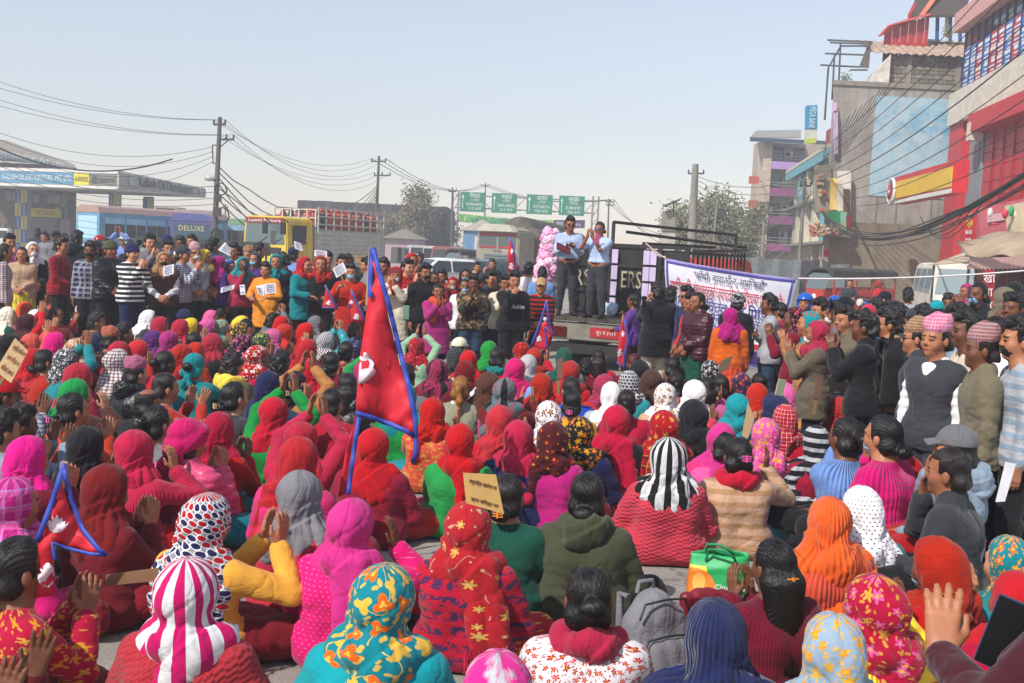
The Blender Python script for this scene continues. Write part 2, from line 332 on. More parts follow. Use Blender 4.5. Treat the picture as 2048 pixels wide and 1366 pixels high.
def surf(D, lo, vox):
    neg = D < 0; sh = tuple(s - 1 for s in D.shape)
    off = [(i, j, k) for i in (0, 1) for j in (0, 1) for k in (0, 1)]
    def s8(A, o): return A[o[0]:o[0] + sh[0], o[1]:o[1] + sh[1], o[2]:o[2] + sh[2]]
    c = np.zeros(sh, 'u1')
    for o in off: c += s8(neg, o)
    act = (c > 0) & (c < 8); idx = np.argwhere(act); vals = np.stack([s8(D, o)[act] for o in off], 1)
    acc = np.zeros((len(idx), 3)); cnt = np.zeros(len(idx)); oc = np.array(off, float)
    for i in range(8):
        for j in range(i + 1, 8):
            if np.abs(oc[i] - oc[j]).sum() == 1:
                m = (vals[:, i] < 0) != (vals[:, j] < 0); t = np.where(m, vals[:, i] / np.where(m, vals[:, i] - vals[:, j], 1), 0)
                acc += m[:, None] * (oc[i] + t[:, None] * (oc[j] - oc[i])); cnt += m
    V = lo + vox * (idx + acc / cnt[:, None]); vid = np.full(sh, -1, 'i4'); vid[act] = np.arange(len(idx)); F = []
    for ax in range(3):
        b, c2 = (ax + 1) % 3, (ax + 2) % 3
        A = [slice(None)] * 3; B = [slice(None)] * 3; A[ax] = slice(0, -1); B[ax] = slice(1, None)
        ch = neg[tuple(A)] != neg[tuple(B)]; e = np.argwhere(ch)
        e = e[(e[:, b] > 0) & (e[:, c2] > 0) & (e[:, b] < sh[b]) & (e[:, c2] < sh[c2])]
        if not len(e): continue
        q = []
        for (db, dc) in ((1, 1), (0, 1), (0, 0), (1, 0)):
            g = e.copy(); g[:, b] -= db; g[:, c2] -= dc; q.append(vid[g[:, 0], g[:, 1], g[:, 2]])
        q = np.stack(q, 1); fl = ~neg[e[:, 0], e[:, 1], e[:, 2]]; q[fl] = q[fl][:, ::-1]; F.append(q)
    F = np.concatenate(F); F = F[(F >= 0).all(1)]; return V, F
def normals(V, F):
    n = np.cross(V[F[:, 2]] - V[F[:, 0]], V[F[:, 3]] - V[F[:, 1]]); N = np.zeros_like(V)
    for i in range(4): np.add.at(N, F[:, i], n)
    return N / np.maximum(np.linalg.norm(N, axis=1, keepdims=True), 1e-9)
def lap(V, F, it=2, lam=.5):
    for _ in range(it):
        A = np.zeros_like(V); c = np.zeros(len(V))
        for i in range(4):
            np.add.at(A, F[:, i], V[F[:, (i + 1) % 4]]); np.add.at(c, F[:, i], 1)
            np.add.at(A, F[:, (i + 1) % 4], V[F[:, i]]); np.add.at(c, F[:, (i + 1) % 4], 1)
        V = V + lam * (A / np.maximum(c, 1)[:, None] - V)
    return V
def wob(p, f, s):
    """smooth pseudo noise in [-1, 1] made of warped sines"""
    x, y, z = (p[:, i] * f for i in range(3)); a, b, c = s * 1.7 + .3, s * 2.9 + 1.1, s * .77 + 2.2
    w = np.sin(x * 1.3 + a + 1.7 * np.sin(y * .9 + b)) ; w2 = np.sin(y * 1.1 + b + 1.6 * np.sin(z * 1.2 + c)); w3 = np.sin(z * 1.25 + c + 1.5 * np.sin(x * 1.1 + a))
    return (w + w2 + w3) / 3 * .7 + .3 * w * w2
def field_mesh(name, prims, vox, cuts=(), disp=None, smooth=0, center=(0, 0), prad=.12, z_ref=0):
    D, lo = sdf_grid(prims, vox, cuts); V, F = surf(D, lo, vox)
    if smooth: V = lap(V, F, smooth)
    if disp is not None: V = V + normals(V, F) * disp(V)[:, None]
    me = mesh_np(name, V, F); set_puv(me, V, center, prad); return me
def set_puv(me, V, center=(0, 0), prad=.12):
    th = np.arctan2(V[:, 0] - center[0], -(V[:, 1] - center[1])); at = me.attributes.new('puv', 'FLOAT_VECTOR', 'POINT')
    at.data.foreach_set('vector', np.stack([th * prad, V[:, 2], V[:, 2] * 0], 1).astype('f4').ravel())
def decimate(me, ratio):
    o = bpy.data.objects.new('tmp', me); COL.objects.link(o); m = o.modifiers.new('d', 'DECIMATE'); m.ratio = ratio
    dg = bpy.context.evaluated_depsgraph_get(); dg.update(); r = bpy.data.meshes.new_from_object(o.evaluated_get(dg)); bpy.data.objects.remove(o); bpy.data.meshes.remove(me); return r
def cap(a, b, ra, rb=None, k=.03): return (V3(*a), V3(*b), ra, ra if rb is None else rb, k, None)
def ell(c, r, k=.02): return (V3(*c), V3(*c), 0, 0, k, tuple(r))
def unit(v): v = np.asarray(v, float); return v / np.linalg.norm(v)

NECK = {'sit': V3(0, .04, .49), 'stand': V3(0, 0, 1.375)}
# wrist, finger direction, palm normal, curl for right and left hand, relative to the neck base; x grows to the right, y is forward
POSES = dict(
    lap=((.15, .25, -.30), (-.5, .8, -.25), (0, -.2, -1), .45, (-.15, .25, -.30), (.5, .8, -.25), (0, -.2, -1), .45),
    clap=((.055, .25, -.06), (-.05, .25, .97), (-1, .1, 0), .18, (-.035, .25, -.06), (.0, .3, .95), (1, .1, 0), .15),
    side=((.235, .22, .04), (.1, .15, .97), (-1, .1, .1), .2, (.12, .26, .035), (.05, .25, .95), (1, .2, 0), .15),
    wide=((.16, .26, .02), (.15, .2, .95), (-.9, .2, .1), .12, (-.10, .27, .0), (-.15, .2, .95), (.9, .2, .1), .12),
    up=((.09, .17, .30), (-.08, .1, .98), (-1, .1, 0), .15, (-.03, .19, .30), (.1, .1, .98), (1, .1, 0), .15),
    hold=((.19, .24, -.12), (-.2, .5, .8), (-1, .3, 0), 1.25, (-.15, .25, -.30), (.5, .8, -.25), (0, -.2, -1), .45),
    chin=((.10, .16, .0), (-.25, -.15, .95), (-.5, -.85, 0), .35, (-.15, .25, -.30), (.5, .8, -.25), (0, -.2, -1), .45),
    ear=((.17, .15, .04), (-.12, -.1, 1), (-1, -.1, 0), .25, (-.15, .25, -.30), (.5, .8, -.25), (0, -.2, -1), .45),
    front=((.06, .2, -.42), (-.75, .3, -.5), (0, -.9, -.2), .5, (-.05, .215, -.40), (.75, .3, -.5), (0, -.9, -.2), .5),
    down=((.235, .03, -.555), (-.05, .15, -1), (-1, .1, 0), .4, (-.235, .03, -.555), (.05, .15, -1), (1, .1, 0), .4),
    cross=((-.08, .19, -.23), (-.9, -.1, .3), (0, -1, 0), .3, (.09, .16, -.26), (.9, .0, .2), (0, -1, 0), .4),
    phone=((.10, .26, .02), (-.15, .25, .95), (-.6, -.6, 0), .75, (.0, .27, .0), (.1, .2, .95), (.7, -.5, 0), .6),
    mic=((.045, .17, -.03), (-.55, .1, .8), (-.4, -.8, .3), 1.2, (-.235, .03, -.555), (.05, .15, -1), (1, .1, 0), .4),
    book=((.07, .23, -.20), (-.55, .75, .2), (0, -.2, 1), .4, (-.05, .23, -.22), (.5, .8, .15), (0, -.2, 1), .5),
    film=((.235, .03, -.50), (-.05, .15, -1), (-1, .1, 0), .4, (-.26, .30, -.25), (.16, .25, .95), (.45, .85, 0), .38),
    fist=((.25, .15, .24), (0, .1, 1), (-1, .3, 0), 1.35, (-.235, .03, -.555), (.05, .15, -1), (1, .1, 0), .4))
for _k in ('side', 'wide', 'up', 'ear', 'clap'):
    _p = POSES[_k]; _m = lambda v: (-v[0], v[1], v[2]); POSES['m' + _k] = (_m(_p[4]), _m(_p[5]), _m(_p[6]), _p[7], _m(_p[0]), _m(_p[1]), _m(_p[2]), _p[3])
SH = .172
def ik(s, w, hint, l1=.262, l2=.235):
    d = w - s; L = np.linalg.norm(d)
    if L > (l1 + l2) * .995: w = s + d / L * (l1 + l2) * .995; d = w - s; L = np.linalg.norm(d)
    a = (l1 * l1 - l2 * l2 + L * L) / (2 * L); h = math.sqrt(max(l1 * l1 - a * a, 1e-6)); u = d / L; p = hint - u * (hint @ u); p = unit(p); return s + u * a + p * h, w
def hand(pr, w, f, n, side, curl, sc=1.0):
    f = unit(f); n = unit(np.asarray(n, float) - f * (np.asarray(n, float) @ f)); s = np.cross(f, n) * side
    offs = (.027, .009, -.009, -.026); Ls = (.068, .077, .071, .055)
    for o, L in zip(offs, Ls):
        o *= sc; kn = w + f * .082 * sc + s * o
        pr.append((w + f * .008 + s * o * .55, kn, .0155 * sc, .0115 * sc, .012, None))
        p = kn; ang = .1 + curl * .35; spread = o * 1.6
        for j, (fr, r0, r1) in enumerate(((.44, .0095, .0088), (.32, .0088, .008), (.24, .008, .0066))):
            dr = unit(f * math.cos(ang) + n * math.sin(ang) + s * spread * 3); q = p + dr * L * fr * sc; pr.append((p, q, r0 * sc, r1 * sc, .005, None)); p = q; ang += curl * (.9 if j == 0 else .6)
    b = w + f * .02 * sc + s * .022 * sc; m = w + f * .052 * sc + s * (.052 - .012 * curl) * sc + n * (.012 + .012 * curl) * sc; t = m + (f * .034 + s * (.012 - .024 * curl) + n * .016 * curl) * sc
    pr.append((b, m, .0155 * sc, .0115 * sc, .012, None)); pr.append((m, t, .0108 * sc, .008 * sc, .006, None))
def head_prims(N):
    E = lambda c, r, k=.02: ell(N + V3(*c), r, k)
    C = lambda a, b, ra, rb, k=.02: cap(N + V3(*a), N + V3(*b), ra, rb, k)
    return [C((0, -.01, -.05), (0, .018, .10), .058, .05, .03), E((0, .018, .178), (.077, .096, .097), .03), E((0, .052, .108), (.058, .06, .078), .03), C((0, .094, .066), (0, .096, .068), .02, .02),
            C((-.036, .098, .176), (.036, .098, .176), .016, .016, .02), C((0, .112, .165), (0, .126, .132), .0085, .0125, .012), C((-.013, .113, .126), (.013, .113, .126), .009, .009, .008),
            C((-.04, .08, .122), (-.042, .078, .124), .026, .026, .03), C((.04, .08, .122), (.042, .078, .124), .026, .026, .03), C((-.019, .106, .094), (.019, .106, .094), .0085, .0085, .008), C((-.016, .104, .084), (.016, .104, .084), .009, .009, .008),
            E((-.079, .012, .142), (.012, .02, .032), .006), E((.079, .012, .142), (.012, .02, .032), .006)]
def arms(pose, N):
    p = POSES[pose]; out = []
    for sg, (w, f, n, c) in ((1, p[:4]), (-1, p[4:])):
        s = N + V3(sg * SH, -.01, -.062); w = N + V3(*w); hint = V3(sg * .55, -.35, -.8) if w[2] - N[2] > -.3 else V3(sg * .6, -.75, -.2)
        e, w = ik(s, w, hint); out.append((sg, s, e, w, f, n, c))
    return out
def torso(N, sit, g=0.0):
    """g = extra thickness of a garment"""
    b = -.04 if sit else 0; q = .84 if sit else 1; hw = .115 if sit else .085
    t = [cap(N + V3(-.085, b, -.15), N + V3(.085, b, -.15), .093 + g, None, .06), cap(N + V3(-.135, -.012, -.068), N + V3(.135, -.012, -.068), .05 + g, None, .05), cap(N + V3(-.14, -.01, -.065), N + V3(0, -.005, .02), .04 + g, .045 + g * .6, .05), cap(N + V3(.14, -.01, -.065), N + V3(0, -.005, .02), .04 + g, .045 + g * .6, .05),
         cap(N + V3(-.065, b, -.15), N + V3(-hw + .02, -.02 + b * .6, -.42 * q), .094 + g, .105 + g, .06), cap(N + V3(.065, b, -.15), N + V3(hw - .02, -.02 + b * .6, -.42 * q), .094 + g, .105 + g, .06), cap(N + V3(-hw, -.01, -.45 * q), N + V3(hw, -.01, -.45 * q), .105 + g, None, .06)]
    return t
def legs(kind, g=0.0):
    if kind == 'sit': J = [(V3(s * .09, .02, .115), V3(s * .34, .26, .12), V3(-s * .05, .37, .07 + .03 * (s > 0)), V3(-s * .17, .34, .05 + .03 * (s > 0))) for s in (1, -1)]
    elif kind == 'knees': J = [(V3(s * .09, .02, .115), V3(s * .15, .36, .42), V3(s * .13, .40, .07), V3(s * .15, .55, .035)) for s in (1, -1)]
    else: J = [(V3(s * .085, 0, .87), V3(s * .10, .02, .47), V3(s * .115, -.01, .08), V3(s * .14, .15, .03)) for s in (1, -1)]
    return [[(h, k, .092 + g, .064 + g, .05, None), (k, a, .06 + g, .042 + g, .03, None), (a + (V3(0, -.02, -.035) if kind == 'stand' else 0), f, .036, .03, .03, None)] for h, k, a, f in J]
_lib = {}
def sk(kind): return 'stand' if kind == 'stand' else 'sit'
def body_mesh(kind, pose, fine=False):
    key = ('body', kind, pose, fine)
    if key in _lib: return _lib[key]
    N = NECK[sk(kind)]; pr = head_prims(N) + torso(N, kind != 'stand')
    for l in legs(kind): pr += l
    for sg, s, e, w, f, n, c in arms(pose, N):
        pr += [cap(s, e, .05, .037, .04), cap(e, w, .038, .026, .03)]; hand(pr, w, f, n, sg, c)
    vox = .0048 if fine else .006
    D, lo = sdf_grid(pr, vox); V, F = surf(D, lo, vox); me = decimate(mesh_np('body', V, F), .24 if fine else .12)
    n = len(me.polygons); me.polygons.foreach_set('use_smooth', np.ones(n, bool)); c = np.zeros(n * 3); me.polygons.foreach_get('center', c); c = c.reshape(-1, 3) - N; mi = np.zeros(n, 'i4')
    fr = c[:, 1] > .085; ax = np.abs(c[:, 0])
    eye = fr & (((ax - .033) / .016) ** 2 + ((c[:, 2] - .152) / .0075) ** 2 < 1); brow = fr & (np.abs(ax - .034) < .02) & (np.abs(c[:, 2] - .177 + (ax - .03) * .1) < .005)
    lips = fr & (ax < .024) & (np.abs(c[:, 2] - .089) < .009); mi[lips] = 1; mi[eye | brow] = 2
    me.polygons.foreach_set('material_index', mi); me.update(); _lib[key] = me; return me
def top_mesh(kind, pose, style, seed=0, vox=.0105):
    key = ('top', kind, pose, style, seed, vox)
    if key in _lib: return _lib[key]
    N = NECK[sk(kind)]; sit = kind != 'stand'; g = dict(sweater=.015, kurta=.016, jacket=.023, puffer=.03, vest=.02, shirt=.011, coat=.026, tucked=.010, short=.010)[style]
    pr = torso(N, sit, g)
    A = arms(pose, N)
    if style != 'vest':
        for sg, s, e, w, f, n, c in A:
            pr += [cap(s, e if style != 'short' else s + (e - s) * .8, .055 + g * .8, .047 + g * .85 + .012 * (style == 'short'), .045)] + ([] if style == 'short' else [cap(e, e + (w - e) * .9, .047 + g * .85, .037 + g * .75, .02)])
    else:
        for sg, s, e, w, f, n, c in A: pr.append(cap(s, s + (e - s) * .12, .056 + g * .6, .055 + g * .6, .03))
    if style in ('jacket', 'puffer', 'coat'): pr += [cap(N + V3(-.03, -.02, .03), N + V3(.03, -.02, .03), .062, None, .03)]
    if sit: pr += [cap(N + V3(-.12, -.03, -.40), N + V3(.12, -.03, -.40), .115 + g, None, .05), cap(N + V3(-.11, .06, -.39), N + V3(.11, .06, -.39), .09 + g, None, .06)]
    elif style in ('kurta', 'coat'):
        zz = -.82 if style == 'kurta' else -.68; pr += [cap(N + V3(s * .075, 0, -.45), N + V3(s * .10, 0, zz), .115 + g, .125 + g, .06) for s in (-1, 1)] + [cap(N + V3(0, .02, -.45), N + V3(0, .02, zz), .11 + g, .12 + g, .06)]
    elif style in ('jacket', 'puffer', 'sweater', 'shirt', 'vest'): pr += [cap(N + V3(-.09, -.01, -.47), N + V3(.09, -.01, -.47), .12 + g, None, .05), cap(N + V3(-.09, -.01, -.54), N + V3(.09, -.01, -.54), .12 + g, None, .05)]
    elbows = [a[2] for a in A]; z0 = N[2]
    cuts = []
    if sit: cuts.append(lambda X, Y, Z: .004 - Z)
    elif style in ('kurta', 'coat'): cuts.append(lambda X, Y, Z, q=N[2] + (-.84 if style == 'kurta' else -.7): q - Z)
    elif style not in ('kurta', 'coat'): cuts.append(lambda X, Y, Z, q=N[2] - (.425 if style in ('tucked', 'short') else .575): q - Z)
    cuts.append(lambda X, Y, Z, q=N[2] + (.075 if style in ('jacket', 'puffer', 'coat') else .03): np.minimum(np.minimum(Z - q, .11 - np.abs(X)), .12 - np.abs(Y - N[1])))
    def disp(V):
        r = V[:, 2] - z0
        low = np.clip((-.10 - r) / .25, 0, 1); el = np.max([np.exp(-((V - e) ** 2).sum(1) / .012) for e in elbows], axis=0)
        S1 = np.stack([V[:, 0] * .8 + r * .5, V[:, 1], r * 2.4], 1); S2 = np.stack([V[:, 0] * 1.6 - r * 1.5, V[:, 1] * 1.4, r * 1.3 + V[:, 0] * .8], 1)
        c1 = (1 - np.abs(wob(S1, 13, seed + 4))) ** 4; c2 = (1 - np.abs(wob(S2, 10, seed + 9))) ** 4; c3 = (1 - np.abs(wob(S1, 27, seed + 2))) ** 3
        m = 1.0 if sit else .7; d = -.012 * m * c1 * (.18 + low + 1.0 * el) - .009 * m * c2 * (.45 + .5 * low) - .004 * c3 * (.2 + low + el) + .008 * m * wob(V, 8, seed + 1) * (.3 + low) + .004
        if style == 'puffer': d += .010 * (np.abs(np.sin(r * 62)) - .5)
        d = np.maximum(d, -(g - .006))
        return d
    me = field_mesh('top', pr, vox, cuts, disp, 1, (N[0], N[1]), .15); _lib[key] = me; return me
def sleeve_mesh(kind, pose):
    key = ('sleeve', kind, pose)
    if key in _lib: return _lib[key]
    N = NECK[sk(kind)]; pr = [cap(N + V3(-.03, -.01, .0), N + V3(.03, -.01, .0), .06, None, .03), cap(N + V3(-.14, -.01, -.065), N + V3(.14, -.01, -.065), .052, None, .03), cap(N + V3(0, .03, -.05), N + V3(0, .03, -.15), .075, None, .03)]
    for sg, s, e, w, f, n, c in arms(pose, N): pr += [cap(s, e, .062, .055, .03), cap(e, e + (w - e) * .92, .055, .042, .02)]
    me = field_mesh('shirt_sleeve', pr, .0105, [lambda X, Y, Z, q=N[2] + .05: np.minimum(np.minimum(Z - q, .11 - np.abs(X)), .12 - np.abs(Y - N[1]))], lambda V: .005 * wob(V, 30, 2) + .004 * np.sin(V[:, 2] * 90 + 3 * wob(V, 12, 1)), 1, (0, 0), .15); _lib[key] = me; return me
def leg_mesh(kind, style='trousers'):
    key = ('legs', kind, style)
    if key in _lib: return _lib[key]
    N = NECK[sk(kind)]; pr = [cap(N + V3(-.085, -.01, -.46 if kind == 'stand' else -.38), N + V3(.085, -.01, -.46 if kind == 'stand' else -.38), .108, None, .05)]
    for l in legs(kind, .016):
        h, k, a = l[0][0], l[0][1], l[1][1]; pr += [(h, k, .108, .08, .05, None), (k, k + (a - k) * .92, .078, .062, .03, None)]
    if style == 'skirt':
        if kind == 'sit': pr += [cap((-.25, .22, .1), (.25, .22, .1), .085, None, .1), cap((-.12, .32, .09), (.12, .32, .09), .08, None, .1)]
        elif kind == 'stand': pr += [cap((s * .06, 0, .85), (s * .1, .01, .14), .125, .15, .08) for s in (-1, 0, 1)]
        else: pr += [cap((0, .2, .25), (0, .36, .25), .16, None, .1)]
    cuts = [lambda X, Y, Z: (.003 if kind != 'stand' else .06) - Z]
    def disp(V): return .008 * wob(V, 12, 5) - .010 * (1 - np.abs(wob(V * V3(1, 1, 1.8), 11, 2))) ** 4 + (.006 * np.sin(np.arctan2(V[:, 0], V[:, 1]) * 16) * (style == 'skirt') if kind == 'stand' else -.008 * (1 - np.abs(wob(V * V3(1.6, 1, 1), 13, 4))) ** 4)
    me = field_mesh(style, pr, .0125, cuts, disp, 1, (0, 0), .15); _lib[key] = me; return me
def shoe_mesh(kind):
    key = ('shoe', kind)
    if key in _lib: return _lib[key]
    pr = []
    for l in legs(kind):
        a, f = l[2][0], l[2][1]; d = unit(f - a); pr += [cap(a - d * .01, f + d * .01, .045, .04, .03)]
    me = field_mesh('shoe', pr, .01, [lambda X, Y, Z: .001 - Z], None, 0); _lib[key] = me; return me
def _ring(c, rx, ry, r, tilt=.0, n=12, k=.03, wobble=0):
    ps = [V3(c[0] + rx * math.cos(a), c[1] + ry * math.sin(a), c[2] + tilt * math.sin(a) + wobble * math.sin(3 * a)) for a in (2 * math.pi * i / n for i in range(n))]
    return [cap(ps[i], ps[(i + 1) % n], r * (1 + .15 * math.sin(i * 2.1)), r * (1 + .15 * math.sin((i + 1) * 2.1)), k) for i in range(n)]
def wear_mesh(style, seed=0):
    """hair, hats and scarves, in a frame whose origin is the neck base"""
    key = ('wear', style, seed)
    if key in _lib: return _lib[key]
    rs = random.Random(seed * 31 + 5); amp = .010; cuts = []; vox = .0075; sm = 0; cz = .17
    head = [ell((0, .008, .176), (.093, .114, .111), .03), cap((0, -.012, .145), (0, -.02, .02), .088, .108, .06)]
    face = lambda X, Y, Z: np.minimum(Y - (.058 - .10 * np.clip(.17 - Z, 0, .1) + .35 * np.clip(Z - .20, 0, .08)), Z - .042)
    sgn = 1 if seed % 2 else -1
    def fold(V):
        """long uneven drape lines that swing from the crown to one shoulder"""
        th = np.arctan2(V[:, 0], -V[:, 1] + .01); z = V[:, 2]; dn = np.clip((.25 - z) / .2, .12, 1.25)
        A = np.stack([th * .21 + sgn * z * .35 + .02 * np.sin(z * 23 + seed), z * .30, th * 0 + seed * .37], 1); B = np.stack([th * .13 - sgn * z * .9, z * 1.1, th * 0 + seed * .61 + 1], 1)
        c1 = (1 - np.abs(wob(A, 17, seed + 1))) ** 4; c2 = (1 - np.abs(wob(B, 15, seed + 5))) ** 5; c3 = (1 - np.abs(wob(A, 38, seed + 2))) ** 4
        nk = np.exp(-((z - .03) / .10) ** 2)
        lay = np.zeros(len(V))
        for i, (ax_, c_, t_) in enumerate(((.75, .015, .011), (-.9, -.055, .010), (.35, .085, .007))):      # edges of the cloth where one turn of it lies over the last
            s_ = z + sgn * ax_ * V[:, 0] * (1 + .4 * math.sin(seed * 2.1 + i)) + .35 * V[:, 1] * (i == 1) - c_ + .014 * np.sin(th * 2.3 + seed + i); lay += t_ * np.clip(.5 - s_ / .010, 0, 1) * (.35 + .65 * np.clip((s_ + .13) / .13, 0, 1))
        return 1.35 * lay + 1.85 * amp * (-1.05 * c1 * dn - .9 * c2 * (.15 + nk) - .35 * c3 * dn + .35) + .006 * wob(V, 12, seed + 2) * dn
    disp = fold
    if style in ('hood', 'wrap', 'tail', 'veil', 'shawl') and seed % 3 != 0: head = head + [ell((.01 * sgn, -.085, .16 if seed % 3 == 1 else .10), (.062, .05, .055), .05)]      # hair knot under the cloth
    if style == 'hood':
        pr = head + [cap((-.11, -.02, -.045), (.11, -.02, -.045), .088, None, .06), cap((-.05, -.07, -.10), (.06, -.07, -.12), .09, None, .06), cap((0, .06, .0), (0, .07, -.07), .075, .085, .05)]; cuts = [face]; amp = .012
    elif style == 'wrap':
        pr = head + _ring((0, .0, .0), .10, .095, .048, -.02, 10, .04, .012) + [cap((-.1, -.02, -.045), (.1, -.02, -.045), .08, None, .05), cap((rs.choice((-1, 1)) * .07, -.10, -.02), (rs.choice((-1, 1)) * .10, -.135, -.20), .045, .05, .04)]; cuts = [face]; amp = .013
    elif style == 'tail':
        s = 1 if seed % 2 else -1
        pr = head + _ring((0, .0, .0), .095, .09, .042, -.02, 10, .04) + [cap((s * (.02 + .03 * i), -.10, .02), (s * (.05 + .045 * i), -.165 - .006 * (i % 2), -.34 - .05 * (i % 2)), .026, .021, .03) for i in range(4)] + [cap((-.1, -.02, -.045), (.1, -.02, -.045), .078, None, .05)]; cuts = [face]; amp = .012
    elif style == 'veil':
        pr = [ell((0, .008, .176), (.092, .113, .111), .03), cap((0, -.03, .13), (0, -.055, -.02), .088, .12, .06), cap((-.10, -.05, -.08), (.10, -.05, -.08), .10, None, .07), cap((-.07, -.10, -.2), (.08, -.10, -.22), .075, .07, .07)]; cuts = [face, lambda X, Y, Z: Y - .08 - 0 * X + np.minimum(0, Z - .04) * .2]; amp = .014
    elif style == 'turban':
        pr = [ell((0, .0, .205), (.094, .112, .098), .03)] + _ring((0, .0, .185), .082, .098, .034, .045, 12, .02, .006) + _ring((0, -.005, .155), .08, .095, .03, .06, 12, .02, -.006) + [cap((-.02, -.11, .12), (-.06, -.15, -.14), .028, .022, .03)]
        cuts = [lambda X, Y, Z: np.minimum(Y - .065, .20 - Z)]; amp = .007
    elif style == 'bandana':
        pr = [ell((0, .006, .188), (.091, .112, .102), .03), cap((0, -.09, .10), (0, -.115, .085), .03, .024, .02), cap((0, -.115, .09), (-.04, -.14, -.02), .02, .012, .02), cap((0, -.115, .09), (.03, -.14, -.0), .018, .012, .02), cap((-.05, -.05, .11), (.05, -.05, .11), .05, None, .03)]
        cuts = [lambda X, Y, Z: np.minimum(Y - .06, .215 - Z), lambda X, Y, Z: .07 - Z - 2 * np.maximum(0, -.09 - Y)]; amp = .006
    elif style == 'shawl':
        pr = [ell((0, .008, .176), (.094, .115, .112), .03), cap((0, -.02, .12), (0, -.03, -.0), .093, .14, .06), cap((-.17, -.01, -.08), (.17, -.01, -.08), .10, None, .08), cap((-.2, .03, -.22), (.2, .03, -.22), .10, .10, .08), cap((-.15, -.06, -.3), (.15, -.06, -.3), .13, None, .08), cap((-.13, -.04, -.42), (.13, -.04, -.42), .135, None, .08), cap((0, .08, -.05), (0, .12, -.2), .09, .1, .06)]; cuts = [face, lambda X, Y, Z: -.50 - .25 * X - Z]; amp = .017; vox = .011
    elif style == 'neck':
        pr = _ring((0, .0, .005), .092, .085, .042, -.02, 12, .03, .012) + [cap((.05, .09, .0), (.09, .14, -.28), .03, .04, .03)]; amp = .010
    elif style in ('short', 'crop', 'bald'):
        t = {'short': .017, 'crop': .008, 'bald': .006}[style]
        pr = [ell((0, .012, .185), (.077 + t, .096 + t, .096 + t), .02), cap((-.04, -.05, .11), (.04, -.05, .11), .045 + t * .5, None, .03)]
        if style == 'short': pr += [cap((-.045, .085, .262), (.05, .08, .268), .032, .03, .03), cap((-.03, .02, .285), (.04, .03, .285), .03, None, .03)]
        hl = .222 if style != 'bald' else .205
        cuts = [lambda X, Y, Z: np.minimum(Y - .055 - (0 if style != 'bald' else -.05), hl - Z) , lambda X, Y, Z: np.minimum(Y + .012, .155 - Z), lambda X, Y, Z: .085 - Z]
        if style == 'bald': cuts.append(lambda X, Y, Z: Z - .245)
        disp = lambda V: .004 * wob(V, 60, seed) - ((.010 * (1 - np.abs(wob(V * V3(1, .7, 1), 34, seed + 1))) ** 3 + .006 * wob(V, 85, 2)) if style == 'short' else 0)
        vox = .006
    elif style in ('bun', 'pony', 'long', 'hairband', 'low'):
        sm = 1
        pr = [ell((0, .012, .185), (.086, .105, .102), .02), cap((-.04, -.035, .108), (.04, -.035, .108), .052, None, .03)]
        if style == 'bun': pr += [ell((.01, -.125, .17), (.048, .04, .046), .012)]
        elif style == 'low': pr += [ell((.0, -.115, .09), (.055, .042, .045), .015)]
        elif style == 'pony': pr += [cap((0, -.10, .18), (0, -.145, .17), .034, .03, .02), cap((0, -.145, .17), (.02, -.165, .06), .034, .034, .02), cap((.02, -.165, .06), (.03, -.15, -.1), .034, .014, .02)]
        elif style == 'long': pr += [cap((-.05, -.06, .1), (-.06, -.115, -.25), .055, .03, .04), cap((.05, -.06, .1), (.05, -.115, -.28), .055, .03, .04), cap((0, -.08, .1), (0, -.13, -.26), .06, .035, .04)]
        cuts = [lambda X, Y, Z: np.minimum(Y - .055 - .3 * np.clip(Z - .2, 0, .1), .235 - Z), lambda X, Y, Z: np.minimum(Y - .01, .12 - Z)]
        disp = lambda V: .0018 * np.sin(np.arctan2(V[:, 0], V[:, 2] - .1) * 55 + 5 * wob(V, 14, seed)) + .004 * wob(V, 22, seed) - .004 * (1 - np.abs(wob(V * V3(2.2, 2.2, .8), 20, seed + 1))) ** 4
        vox = .007
    elif style == 'fringe':
        pr = [ell((0, .014, .186), (.082, .102, .102), .02)]; cuts = [lambda X, Y, Z: .0 - Y, lambda X, Y, Z: .13 - Z, lambda X, Y, Z: np.minimum(Y - .055 - .3 * np.clip(Z - .2, 0, .1), .235 - Z)]; disp = lambda V: .002 * wob(V, 40, seed); vox = .008
    elif style == 'topi':
        pr = [ell((0, .014, .235), (.086, .104, .07), .02), cap((-.03, -.03, .285), (.03, .04, .275), .046, .042, .04), cap((-.035, .0, .305), (.035, .01, .292), .03, .026, .03)]; cuts = [lambda X, Y, Z: .192 + .12 * (Y * .3) - Z, lambda X, Y, Z: Z - .335 - .25 * X]; disp = lambda V: .004 * wob(V, 26, seed) + .004 * np.sin(V[:, 0] * 60 + V[:, 1] * 40) * (V[:, 2] > .27); vox = .007
    elif style == 'cap':
        pr = [ell((0, .012, .205), (.092, .112, .098), .02)] + [cap((x, .10, .213 - abs(x) * .25), (x * .85, .185 - abs(x) * .5, .198 - abs(x) * .3), .010, .007, .012) for x in (-.06, -.04, -.02, 0, .02, .04, .06)]; cuts = [lambda X, Y, Z: .192 - Z - .3 * np.maximum(0, Y - .08)]; disp = lambda V: .003 * wob(V, 26, seed); vox = .006
    elif style == 'beanie':
        pr = [ell((0, .008, .20), (.095, .115, .11), .02)] + _ring((0, .01, .187), .086, .105, .016, .01, 14, .015); cuts = [lambda X, Y, Z: .165 + .35 * np.maximum(0, Y) * .4 - Z]; disp = lambda V: .003 * np.sin(np.arctan2(V[:, 0], V[:, 1]) * 40); vox = .007
    elif style == 'helmet':
